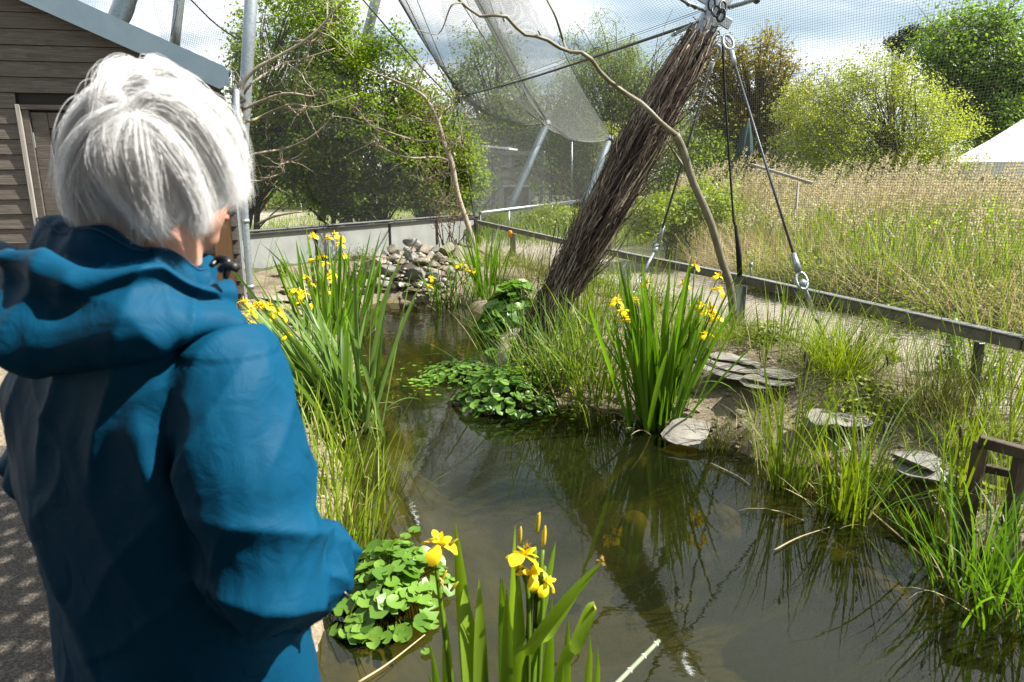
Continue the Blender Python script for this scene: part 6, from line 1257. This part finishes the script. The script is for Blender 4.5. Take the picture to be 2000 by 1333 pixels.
# ------------------------------------------------------------------ wooden frame at the right
wf = thing('pond_marker', P(1915, 1080, 3.15), 'dark brown wooden frame standing in the water at the right edge', 'frame')
a, b = P(1917, 856, 3.15), P(2035, 892, 3.0); 
for q, nm in ((a, 'upright'), (P(1996, 885, 3.05), 'upright')): V, F = beam(V3(q[0], q[1], -.4), q - V3(0, 0, .02), .055, .045, up=(0, 1, 0)); bevel(obj(nm, V, F, M['wood_dark'], wf, smooth=False), .004)
V, F = beam(a + V3(-.035, -.03, 0), b + V3(0, -.03, 0), .05, .055); bevel(obj('top_bar', V, F, M['wood_dark'], wf, smooth=False), .004)
V, F = beam(P(1925, 915, 3.19), P(2035, 938, 3.05), .03, .04); bevel(obj('cross_bar', V, F, M['wood_dark'], wf, smooth=False), .003)
V, F = beam(P(1925, 1060, 3.19), P(2035, 1085, 3.05), .03, .05); bevel(obj('cross_bar', V, F, M['wood_dark'], wf, smooth=False), .003)
# stake in the left bank by the tall clump
st_ = thing('mooring_stake', P(700, 660, 8.2), 'thin brown stake standing in the water at the left bank', 'stake'); V, F = rod([P(704, 680, 8.0), P(697, 535, 8.0)], .022, 8); obj('shaft', V, F, M['bark'], st_); V, F = rod([P(697, 536, 8.0), P(697, 533, 8.0)], [.022, .01], 8); obj('tip', V, F, M['bark_pale'], st_)
# ------------------------------------------------------------------ ducks
def remesh(parts, vox, name, mt_, parent=None, smooth_it=6, fn=None, tone=None):
    """parts: (V,F) closed shapes united into one skin"""
    mb = MB()
    for V, F in parts: mb.add(V, F)
    me = mesh_data('tmp', np.concatenate(mb.V), mb.F); o = bpy.data.objects.new('tmp', me); sc.collection.objects.link(o)
    m_ = o.modifiers.new('r', 'REMESH'); m_.mode = 'VOXEL'; m_.voxel_size = vox; s_ = o.modifiers.new('s', 'SMOOTH'); s_.iterations = smooth_it; s_.factor = .5
    dg = bpy.context.evaluated_depsgraph_get(); ev = o.evaluated_get(dg); m2 = bpy.data.meshes.new_from_object(ev); bpy.data.objects.remove(o)
    co = np.empty(len(m2.vertices)*3, np.float32); m2.vertices.foreach_get('co', co); co = co.reshape(-1, 3)
    if fn is not None:
        no = np.empty(len(co)*3, np.float32); m2.vertices.foreach_get('normal', no); co = fn(co.astype(float), no.reshape(-1, 3).astype(float)); m2.vertices.foreach_set('co', np.asarray(co, np.float32).ravel())
    m2.polygons.foreach_set('use_smooth', np.ones(len(m2.polygons), bool)); m2.materials.clear(); m2.materials.append(M[mt_]); m2.update(); m2.name = name
    return link(name, m2, parent)
def ell(c, r_, rot=(0, 0, 0), sub=3): V, F = ICO[sub]; return euler(V*np.asarray(r_), *rot) + np.asarray(c), F
def duck(px, py, hd, label):
    c = G(px, py, 0); t_ = thing('duck', c, label, 'duck', 'small ducks swimming by the spring')
    def T(V): return rotz(V, hd) + c
    prt = [ell((0, 0, .03), (.115, .065, .05)), ell((-.10, 0, .055), (.05, .03, .02), (0, .35, 0)), ell((.08, 0, .055), (.045, .038, .04)), ell((.10, 0, .09), (.022, .020, .04)), ell((.108, 0, .125), (.032, .025, .026))]
    body = remesh([(T(V), F) for V, F in prt], .007, 'body', 'duck_brown', t_)
    V, F = ell((.112, 0, .128), (.034, .0265, .0275)); obj('head', T(V), F, M['duck_head'], t_)
    V, F = ell((.15, 0, .12), (.024, .012, .007)); obj('bill', T(V), F, M['bill'], t_)
    for s_ in (1, -1): V, F = ell((-.02, .05*s_, .05), (.085, .016, .03), (0, .08, 0)); obj('wing', T(V), F, M['duck_brown'], t_); V, F = ell((.12, .0255*s_, .133), (.004, .002, .004), sub=1); obj('eye', T(V), F, M['eye'], t_)
duck(797, 586, 2.9, 'brown duckling-sized duck nearest the stones, farther of the two'); duck(791, 602, 2.4, 'small duck swimming just in front of the other one')
# ------------------------------------------------------------------ perforated shelter sheet over the path, upper left out of view
pc = V3(-1.98, 2.45, GZ) + np.array(sdir)*(2.7/sdir.z); W2, H2 = .80, 1.05
sheet = thing('perforated_screen', pc + V3(0, 0, .0), 'perforated shade panel overhead that dots the path with sun', 'panel')
holes = []; r = np.random.default_rng(8)
nx, ny = 18, 17; sx_, sy_ = 2*W2/nx, 2*H2/ny; mb = MB()
for i in range(nx):
    for j in range(ny):
        cx_, cy_ = -W2 + (i + .5)*sx_, -H2 + (j + .5)*sy_; h_ = r.uniform(.014, .021) if r.random() < .7 else .002; jx, jy = r.normal(size=2)*.013
        o4 = np.array([(-sx_/2, -sy_/2), (sx_/2, -sy_/2), (sx_/2, sy_/2), (-sx_/2, sy_/2)]); i4 = np.array([(-h_*.75, -h_*1.5), (h_*.75, -h_*1.4), (h_*.9, h_*1.4), (-h_*.75, h_*1.4)]) + (jx, jy)
        V = np.array([(*(q + (cx_, cy_)), 0) for q in np.concatenate([o4, i4])]) + pc; mb.add(V, np.array([[k, (k+1) % 4, (k+1) % 4 + 4, k + 4] for k in range(4)]))
mb.build('sheet', M['wood_beam'], sheet, smooth=False)
for (a, b) in (((-W2, -H2), (W2, -H2)), ((-W2, H2), (W2, H2)), ((-W2, -H2), (-W2, H2)), ((W2, -H2), (W2, H2))): V, F = beam(pc + V3(*a, .02), pc + V3(*b, .02), .03, .03); obj('edge', V, F, M['wood_beam'], sheet, smooth=False)
# ------------------------------------------------------------------ the visitor
HD = R(-32); FW = V3(math.sin(-HD), math.cos(-HD), 0); RT = V3(math.cos(-HD), -math.sin(-HD), 0)
PC = V3(-.470, .865, GZ)
def Bp(r_, f_, z_): return PC + RT*r_ + FW*f_ + V3(0, 0, z_)
person = thing('person', PC, 'person with short silver hair in a blue hooded rain jacket seen from behind', 'person')
def to_local(co):
    d = co - PC; return d @ RT, d @ FW, d[:, 2]
def caps(pts, rads, n=14, sides=18):
    p = smooth_line(pts, n); rr = np.interp(np.linspace(0, 1, n), np.linspace(0, 1, len(rads)), rads); 
    V, F = tubes(p[None], rr[None], sides, cap=True); return [(V, F), ell(p[0], (rr[0],)*3, sub=2), ell(p[-1], (rr[-1],)*3, sub=2)]
def loft(secs, n=40):
    """secs: (r,f,z,rx,ry)"""
    V = []
    for (a, b, c, rx, ry) in secs:
        for i in range(n): q = 2*math.pi*i/n; V.append(Bp(a + rx*math.cos(q), b + ry*math.sin(q), c))
    k = len(secs); F = [np.array([[j*n + i, j*n + (i+1) % n, (j+1)*n + (i+1) % n, (j+1)*n + i] for j in range(k - 1) for i in range(n)]), np.array([[n - 1 - i for i in range(n)]]), np.array([[(k-1)*n + i for i in range(n)]])]
    return np.array(V), F
def ridge(t, w_): return np.exp(-(t/w_)**2)
def inv3(q): l = to_local(np.asarray(q)[None]); return (float(l[0][0]), float(l[1][0]), float(l[2][0]))
SH_R, EL_R, WR_R = inv3(P(452, 745, .79)), inv3(P(525, 1130, .735)), inv3(P(628, 1090, .92))
SH_L, EL_L, WR_L = (-.25, .0, 1.25), (-.345, .0, 1.03), (-.07, .20, .90)
torso = [loft([(0, .0, .60, .215, .155), (0, .0, .75, .212, .15), (-.015, 0, .95, .215, .14), (-.04, -.005, 1.10, .24, .14), (-.04, -.01, 1.22, .232, .125), (-.01, -.01, 1.30, .160, .105), (0, 0, 1.35, .09, .085), (0, .01, 1.39, .075, .075)])]
arms = caps([Bp(*SH_R), (Bp(*SH_R) + Bp(*EL_R))/2 + V3(.004, -.012, 0), Bp(*EL_R)], [.072, .078, .072]) + caps([Bp(*EL_R), (Bp(*EL_R) + Bp(*WR_R))/2 + V3(.004, 0, -.006), Bp(*WR_R)], [.072, .066, .050])
arms += caps([Bp(*SH_L), Bp(-.20, -.01, 1.17), Bp(*EL_L)], [.072, .074, .070]) + caps([Bp(*EL_L), Bp(-.18, .10, 1.00), Bp(*WR_L)], [.070, .062, .050])
def fr(x, p=1.6): return (1 - np.abs(np.sin(x)))**p
def jfold(co, no):
    r_, f_, z_ = to_local(co); d = np.zeros(len(co)); w1 = vnoise(co, 7, 51); w2 = vnoise(co, 16, 52); w3 = vnoise(co, 9, 53)
    armw = np.zeros(len(co))
    for (S_, E_, W_, sg) in ((SH_R, EL_R, WR_R, 1), (SH_L, EL_L, WR_L, -1)):
        S3, E3, W3 = Bp(*S_), Bp(*E_), Bp(*W_)
        a = co - S3; ab = E3 - S3; t_ = (a @ ab)/(ab @ ab); q = a - np.clip(t_, 0, 1)[:, None]*ab; dist = np.linalg.norm(q, axis=1)
        on = np.clip(1 - (dist - .085)/.02, 0, 1)*sst(-.25, .1, t_); armw = np.maximum(armw, on)
        ang = np.arctan2(q @ FW, q @ RT)
        d += on*(.006*fr(t_*3.4 + ang*.9 + .5*w1) - .004) + on*sst(.45, .75, t_)*(.012*fr(t_*8.5 - ang*.75 + .55*w1 + .2*w2, 1.3) - .006) + on*(.005*fr(t_*7 + ang*2.2 + 1.1*w1 + 1, 2.2)) - on*.010*ridge(ang + 1.9 + .3*w1, .16)*sst(0, .2, t_)
        a = co - E3; ab = W3 - E3; t2 = (a @ ab)/(ab @ ab); q = a - np.clip(t2, 0, 1)[:, None]*ab; dist = np.linalg.norm(q, axis=1); on2 = np.clip(1 - (dist - .078)/.02, 0, 1)*sst(0, .12, t2); armw = np.maximum(armw, on2)
        ang = np.arctan2(q[:, 2], q @ RT)
        d += on2*(.010*fr(t2*10 + ang*.9 + .7*w1, 1.4) + .007*fr(ang*3.2 + t2*3 + .8*w1, 1.3) - .006)
    body = 1 - armw
    # drapes: long folds running from the neck and shoulders obliquely to the hem
    g = r_*.9 + (z_ - 1.0)*.38 + .018*w1
    d += body*(z_ < 1.30)*(sst(1.30, 1.15, z_)*(.0085*fr(g*15 + .45*w3, 1.1) + .003*fr(g*29 + .8 + .9*w1, 1.4)) - .004)
    d += body*sst(1.12, 1.2, z_)*.008*fr((r_*1.5 + (1.3 - z_)*.35)*24 + .6*w1, 1.6)
    d += body*sst(.95, .8, z_)*.008*fr(g*8 + .5*w1 + 1, 1.2)
    d *= 1.0
    wr = np.abs(vnoise(co + .02*np.stack([w1, w2, w3], 1), 26, 71)); d += .0035*np.exp(-(wr/.25)**1.0)*(vnoise(co, 8, 72) > -.2)
    wr = np.abs(vnoise(co + .03*np.stack([w3, w1, w2], 1), 42, 73)); d -= .0018*np.exp(-(wr/.2)**1.0)*sst(-.2, .5, vnoise(co, 9, 74))
    # armhole seam and yoke seam
    for (S_, E_) in ((SH_R, EL_R), (SH_L, EL_L)):
        S3, E3 = Bp(*S_), Bp(*E_); ab = E3 - S3; t_ = ((co - S3) @ ab)/(ab @ ab); q = co - S3; dist = np.linalg.norm(q, axis=1); pass
    
    d += .002*w2
    return co + no*d[:, None]
jk = remesh(torso + arms, .0046, 'jacket', 'jacket', person, 8, jfold)
# hood lying on the back: profile swept round the neck
def hood_surface(prof_fn, nu, nv):
    V = []
    for i in range(nu):
        u = i/(nu - 1)
        for j in range(nv): V.append(prof_fn(u, j/(nv - 1)))
    F = [[i*nv + j, i*nv + j + 1, (i+1)*nv + j + 1, (i+1)*nv + j] for i in range(nu - 1) for j in range(nv - 1)]
    return np.array(V), np.array(F)
# (radius from neck axis, height) stations of the section at the middle of the back and at the front ends
SEC_B = np.array([(.066, 1.355), (.066, 1.40), (.078, 1.440), (.098, 1.446), (.112, 1.428), (.120, 1.405), (.132, 1.402), (.154, 1.418), (.170, 1.408), (.166, 1.390), (.174, 1.376), (.190, 1.355), (.196, 1.330), (.186, 1.305), (.155, 1.287), (.120, 1.292)])
SEC_F = np.array([(.062, 1.345), (.064, 1.370), (.072, 1.392), (.084, 1.394), (.094, 1.384), (.098, 1.368), (.104, 1.364), (.116, 1.372), (.128, 1.364), (.126, 1.350), (.132, 1.342), (.140, 1.330), (.140, 1.315), (.130, 1.305), (.112, 1.300), (.095, 1.305)])
def hood_pt(u, v):
    th = math.pi*(.93 + 1.14*u)                     # sweeps from front-left over the back to front-right
    k = 0.5 - .5*math.cos(2*math.pi*min(max((u*1.0), 0), 1)); k = k**.7
    s_ = v*(len(SEC_B) - 1); i = min(int(s_), len(SEC_B) - 2); f = s_ - i; i0, i3 = max(i-1, 0), min(i+2, len(SEC_B)-1)
    def cr(A): p0, p1, p2, p3 = A[i0], A[i], A[i+1], A[i3]; return .5*((2*p1) + (-p0 + p2)*f + (2*p0 - 5*p1 + 4*p2 - p3)*f*f + (-p0 + 3*p1 - 3*p2 + p3)*f**3)
    rad, zz = cr(SEC_B)*k + cr(SEC_F)*(1 - k)
    vv = v
    F1 = lambda x, p=1.5: (1 - abs(math.sin(x)))**p
    m1_ = sst(.42, .6, vv)*(1 - sst(.92, 1, vv)); wob = .5*math.sin(u*9 + 2) + .3*math.sin(u*23)
    rad += m1_*(.020*F1(u*7.5 + 2.6*vv + wob) + .010*F1(u*15 - 3.5*vv + 1 + wob) - .008) + .006*F1(u*26 + vv*5)*sst(.2, .4, vv)
    zz += m1_*.012*math.sin(u*15 + 2) + .006*math.sin(u*29 + vv*9) + .006*F1(u*20 + wob*2)*sst(.1, .3, vv) + .014*math.exp(-((u - .30)/.12)**2)*(1 - sst(.35, .5, vv))
    ca, sa = math.cos(th), math.sin(th)
    lat = 1.10 if True else 1
    return Bp(rad*lat*ca*1.24 - .035, .015 + rad*sa*.90, zz)
V, F = hood_surface(hood_pt, 150, 76)
hood = obj('hood', V, F, M['jacket'], person); m_ = hood.modifiers.new('s', 'SOLIDIFY'); m_.thickness = .004; m_ = hood.modifiers.new('b', 'SUBSURF'); m_.levels = m_.render_levels = 1
for nm_, vv_ in (('hem_stitch', .225), ('hem_stitch', .40)):
    L = np.array([hood_pt(u_, vv_) for u_ in np.linspace(.01, .99, 220)]); cen_ = Bp(0, .015, 1.37); L = L + (L - cen_)/np.linalg.norm(L - cen_, axis=1, keepdims=True)*.0022
    Vs, Fs = rod(L, .0011, 5); obj(nm_, Vs, Fs, M['jacket_lining'], person)
V2 = V.reshape(150, 76, 3)[:, :24].copy(); c_ax = Bp(0, .015, 0)
dxy = V2[:, :, :2] - c_ax[:2]; V2[:, :, :2] = c_ax[:2] + dxy*.955; 
F2 = np.array([[i*24 + j, i*24 + j + 1, (i+1)*24 + j + 1, (i+1)*24 + j] for i in range(149) for j in range(23)])
lin = obj('hood_lining', V2.reshape(-1, 3), F2, M['jacket_lining'], person)
# dark cord tab and toggle at the right end of the hood, sleeve zip pull
A_ = P(430, 528, .80); B_ = P(462, 524, .79)
V, F = rod([A_, (A_ + B_)/2 + V3(0, 0, .004), B_], [.004, .0055, .005], 10, n=8); obj('toggle', V, F, M['black_rubber'], person)
V, F = rod([P(412, 520, .80), P(426, 508, .81), P(444, 512, .80), P(440, 545, .79)], [.003, .005, .0065, .003], 8, n=14); obj('cord_tab', V, F, M['zip'], person)
V, F = rod([P(660, 1145, .80), P(682, 1168, .79)], [.003, .003], 6); obj('zip_pull', V, F, M['zip'], person)
# shirt collar, neck and head (one body)
HC = P(300, 290, .885); HC = V3(HC[0], HC[1], HC[2]); HH = R(-45); HF = V3(math.sin(-HH), math.cos(-HH), 0); HR = V3(math.cos(-HH), -math.sin(-HH), 0)
tilt = R(14)
HFt = HF*math.cos(tilt) - V3(0, 0, 1)*math.sin(tilt); HU = V3(0, 0, 1)*math.cos(tilt) + HF*math.sin(tilt)
def Hp(a, b, c): return HC + HR*a + HFt*b + HU*c
def hell(c, r_, sub=3):
    V, F = ICO[sub]; V = V*np.asarray(r_) + np.asarray(c); return np.array([Hp(*v) for v in V]), F
prt = [hell((0, 0, .0), (.062, .076, .074)), hell((0, .035, -.06), (.058, .062, .062)), hell((0, .070, -.095), (.028, .025, .022)), hell((0, .098, -.035), (.012, .018, .020)), hell((0, .092, .02), (.045, .012, .02))]
prt += [hell((s_*.068, -.002, -.03), (.008, .018, .030)) for s_ in (1, -1)]
nb0 = Bp(0, .005, 1.33); prt += caps([nb0, (nb0 + HC)/2 + V3(0, 0, -.03), Hp(0, .0, -.05)], [.062, .055, .055])
head = remesh(prt, .005, 'head', 'skin', person, 6)
for s_ in (1, -1):
    V, F = hell((s_*.031, .088, -.012), (.012, .008, .008), 2); obj('eye', V, F, M['eye'], person)
    V, F = rod([Hp(s_*.018, .096, .012), Hp(s_*.034, .096, .016), Hp(s_*.050, .086, .010)], [.003, .004, .002], 6, n=6); obj('eyebrow', V, F, M['hair_base'], person)
V, F = rod([Hp(-.022, .092, -.068), Hp(0, .099, -.066), Hp(.022, .092, -.068)], [.003, .006, .003], 7, n=8); obj('mouth', V, F, M['lips'], person)
an = np.linspace(0, 2*math.pi, 30); ring = np.stack([Bp(.062*math.cos(a), .01 + .062*math.sin(a), 1.37 + .012*math.sin(a)) for a in an]); ring2 = np.stack([Bp(.058*math.cos(a), .01 + .058*math.sin(a), 1.412 + .010*math.sin(a)) for a in an])
V = np.concatenate([ring, ring2]); F = np.array([[i, i+1, 31+i, 30+i] for i in range(29)]); cl = obj('shirt_collar', V, F, M['shirt'], person); cl.modifiers.new('s', 'SOLIDIFY').thickness = .006
# trousers, shoes, hands
prt = []
for s_ in (1, -1): prt += caps([Bp(.095*s_, 0, .80), Bp(.10*s_, .02, .48), Bp(.10*s_, -.01, .10)], [.095, .068, .050])
remesh(prt, .012, 'trousers', 'trousers', person, 4)
for s_ in (1, -1): remesh([ell(Bp(.10*s_, .05, .045), (.05, .13, .045), (0, 0, HD)), ell(Bp(.10*s_, -.02, .07), (.045, .06, .07), (0, 0, HD))], .01, 'shoe', 'shoe', person, 4)
for s_, W_ in ((1, WR_R), (-1, WR_L)):
    w0 = V3(*W_); prt = []
    prt += caps([Bp(*(w0 + V3(0, -.02, 0))), Bp(*(w0 + V3(-.05*s_, .01, -.015)))], [.026, .03])
    for k in range(4):
        b_ = w0 + V3(-.055*s_, .028 - .016*k, -.012); L_ = (.060, .068, .064, .050)[k]
        prt += caps([Bp(*b_), Bp(*(b_ + V3(-.6*L_*s_, .004, -.012))), Bp(*(b_ + V3(-.9*L_*s_, .0, -.034)))], [.0095, .009, .0075], n=8, sides=10)
    b_ = w0 + V3(-.02*s_, .02, -.005); prt += caps([Bp(*b_), Bp(*(b_ + V3(-.03*s_, .028, -.01))), Bp(*(b_ + V3(-.055*s_, .03, -.02)))], [.012, .0105, .008], n=8, sides=10)
    remesh(prt, .004, 'hand', 'skin', person, 3)
# ---- hair: strands growing from the crown whorl, falling into a bob
r = np.random.default_rng(99)
RX, RY, RZ = .064, .075, .077; HCc = Hp(0, 0, .004)
whorl = (HR*-.20 - HFt*.80 + HU*.55); wl = np.array([.36, -.80, .50]); wl /= np.linalg.norm(wl)
def sfield(D, s_, sd_): return np.stack([vnoise(D, s_, sd_*10 + k) for k in range(3)], 1)
def strands(n, ks, seed, lift=(0.003, .020), len_=(.20, .30), th0=(.0, 1.9), wild=0.0):
    r = np.random.default_rng(seed)
    # frame round the whorl axis in head space
    e1 = np.cross(wl, (0, 0, 1)); e1 /= np.linalg.norm(e1); e2 = np.cross(wl, e1)
    phi = r.uniform(0, 2*math.pi, n); th = th0[0] + (th0[1] - th0[0])*r.random(n)**.8
    D = wl*np.cos(th)[:, None] + (e1*np.cos(phi)[:, None] + e2*np.sin(phi)[:, None])*np.sin(th)[:, None]
    face = (D[:, 1] > .62) & (D[:, 2] < .55) | (D[:, 2] < -.55); D = D[~face]; th = th[~face]; phi = phi[~face]; n = len(D)
    RR = np.array([RX, RY, RZ]); p = D*RR; D0 = D.copy(); L_ = r.uniform(*len_, n)*(1 - .30*np.clip(th/2, 0, 1)); step = L_/(ks - 1)
    lf = (lift[0] + (lift[1] - lift[0])*r.random(n)**1.5) + .004*vnoise(D, 6, 77) + .003*vnoise(D, 15, 78)*(.35 + .65*np.exp(-th*.9)) ; pts = [p.copy()]; lock = np.floor(phi*17/6.283*2).astype(int) % 34
    lk = r.normal(size=(64, 3)); lk2 = r.normal(size=64)
    swirl = .55
    for k in range(1, ks):
        f = k/(ks - 1); nrm = p/RR; nl = np.linalg.norm(nrm, axis=1); nn_ = (p/RR**2); nn_ /= np.linalg.norm(nn_, axis=1, keepdims=True)
        away = p - (p @ wl)[:, None]*wl; away /= np.linalg.norm(away, axis=1, keepdims=True) + 1e-6
        tan = away*.9 - wl*.35; sw = np.cross(wl, away)*swirl*np.exp(-f*5)[..., None] if np.ndim(f) else np.cross(wl, away)*swirl*math.exp(-f*5)
        down = np.array([0, .10, -1.]); g = np.clip(.15 + 1.5*f - .15, 0, 1)
        d = tan*(1 - g) + down*g + sw + lk[lock % 64]*(.02 + .05*f) + sfield(D0, 5, 1)*.10 + sfield(D0, 14, 2)*.10*f + r.normal(size=p.shape)*(.002 + wild)
        d = d - nn_*np.minimum(0, 0)*0
        out = (d*nn_).sum(1, keepdims=True); d = d - nn_*out*np.clip(1.2 - f*.9, 0, 1)
        d /= np.linalg.norm(d, axis=1, keepdims=True); p = p + d*step[:, None]
        # stay outside the skull plus own lift; below the widest part curl slightly in
        tgt = 1 + (lf*np.sin(math.pi*min(f*1.15 + .08, 1))*.9 + .006)/.09 + .05*f*(p[:, 2] < -.02)
        q = np.where(p[:, 2:3] > -.015, p, p*np.array([1, 1, 0]) + np.array([0, 0, -.015])); nl = np.linalg.norm(q/RR, axis=1); low = np.clip((-.03 - p[:, 2])/.10, 0, 1)
        sc_ = np.where(nl < tgt - .12*low, (tgt - .12*low)/np.maximum(nl, 1e-4), 1.0); hi = np.where(nl > tgt + .03 + wild*2, (tgt + .03 + wild*2)/nl, 1.0); s2_ = np.where(nl < tgt, 1 + (sc_ - 1)*.8, 1 + (hi - 1)*.8)
        p = np.concatenate([p[:, :2]*s2_[:, None], np.where(p[:, 2:3] > -.015, p[:, 2:3]*s2_[:, None], p[:, 2:3])], 1); pts.append(p.copy())
    Pn = np.stack(pts, 1)
    # locks: strands gather towards a guide strand
    ng = 620 if n > 5000 else 60; gi = r.choice(n, ng, replace=False); near = np.empty(n, int)
    for a_ in range(0, n, 4000): near[a_:a_+4000] = np.argmin(((D0[a_:a_+4000, None] - D0[gi][None])**2).sum(2), axis=1)
    gp = Pn[gi].copy(); sarr = np.linspace(0, 1, ks)[None, :, None]; gp += r.normal(size=(ng, 1, 3))*.007*sarr + r.normal(size=(ng, 1, 3))*.002*np.sin(sarr*5)
    gl_ = r.uniform(.99, 1.05, (ng, 1, 1)); gp[..., :2] *= 1 + (gl_ - 1)*sarr
    Pn = Pn + (gp[near] - Pn)*(.5*sarr**.9)
    # tuck the lower ends in, then trim to the bob line
    tk = 1 - .30*sst(-.045, -.115, Pn[:, :, 2]); Pn[:, :, 0] *= tk; Pn[:, :, 1] *= tk
    zmin = -.112 + .016*np.clip(D0[:, 1]*.8 + D0[:, 0]*.5, -.2, 1) + .006*np.sin(phi*3) + (r.normal(size=ng)*.012)[near] + r.normal(size=n)*.008
    Pn[:, :, 2] = np.where(Pn[:, :, 2] < zmin[:, None], zmin[:, None] + (Pn[:, :, 2] - zmin[:, None])*.04, Pn[:, :, 2])
    return HCc + Pn[..., :1]*HR + Pn[..., 1:2]*HFt + Pn[..., 2:3]*HU
def hair_obj(name, pts, r0, mt_):
    n, k, _ = pts.shape; hc = bpy.data.hair_curves.new(name); hc.add_curves([k]*n)
    hc.points.foreach_set('position', pts.reshape(-1).astype(np.float32))
    rad = (r0*np.clip(1.15 - np.linspace(0, 1, k)**3, .15, 1))[None].repeat(n, 0).astype(np.float32); hc.points.foreach_set('radius', rad.ravel()); hc.materials.append(M[mt_])
    return link(name, hc, person)
HS = strands(60000, 15, 1); hair_obj('hair', HS, .00022, 'hair')
def locks(spec, seed):
    r = np.random.default_rng(seed); out = []
    for pts, n, w_ in spec:
        L = smooth_line([P(300 + (q[0] - 300)*.90, 292 + (q[1] - 292)*.91, .885 + (q[2] - .885)*.9) for q in pts], 15); s_ = np.linspace(0, 1, 15)[None, :, None]; off = r.normal(size=(n, 1, 3))*V3(1.9, .7, 1.5)*w_*(.45 + .75*np.sin(math.pi*np.clip(s_*.9 + .1, 0, 1))) + r.normal(size=(n, 1, 3))*w_*1.6*s_**3
        out.append(L[None] + off)
    return np.concatenate(out)
LK = locks([([(285, 170, .835), (262, 124, .82), (218, 126, .805), (192, 170, .79), (186, 240, .785)], 900, .0028), ([(300, 155, .85), (290, 120, .85), (330, 130, .86), (400, 180, .86)], 700, .003),
            ([(255, 232, .775), (300, 195, .782), (370, 225, .785), (430, 305, .80), (468, 395, .83)], 1600, .0045), ([(262, 222, .775), (330, 205, .785), (410, 260, .80), (455, 345, .825), (478, 385, .84)], 900, .0045),
            ([(262, 240, .77), (300, 262, .768), (350, 330, .775), (390, 410, .79), (400, 455, .80)], 1200, .0045), ([(250, 238, .77), (222, 280, .765), (236, 350, .765), (285, 420, .775), (320, 462, .79)], 1500, .005),
            ([(235, 215, .775), (180, 260, .78), (142, 340, .80), (140, 420, .815), (165, 452, .82)], 1200, .0045), ([(225, 190, .785), (165, 210, .80), (122, 290, .83), (112, 380, .845)], 900, .004),
            ([(262, 236, .768), (262, 300, .760), (275, 380, .766), (290, 455, .785)], 900, .005), ([(340, 160, .83), (420, 215, .835), (468, 300, .85), (486, 390, .86)], 1100, .004)], 5)
o = hair_obj('hair_locks', LK, .0002, 'hair')
HS = strands(500, 13, 2, lift=(.015, .035), len_=(.16, .26), wild=.07); o = hair_obj('flyaway_hair', HS, .00022, 'hair'); tag(o, 'loose flyaway strands of silver hair')
V, F = ICO[3]; V = V*np.array([RX + .003, RY + .003, RZ + .003]); k = ~((V[:, 1] > .05) & (V[:, 2] < .04)) ; fk = np.array([f for f in F if k[f].all() and (V[f][:, 2] > -.07).all()])
obj('hair_underlayer', np.array([HCc + HR*v[0] + HFt*v[1] + HU*v[2] for v in V]), fk, M['hair_base'], person)
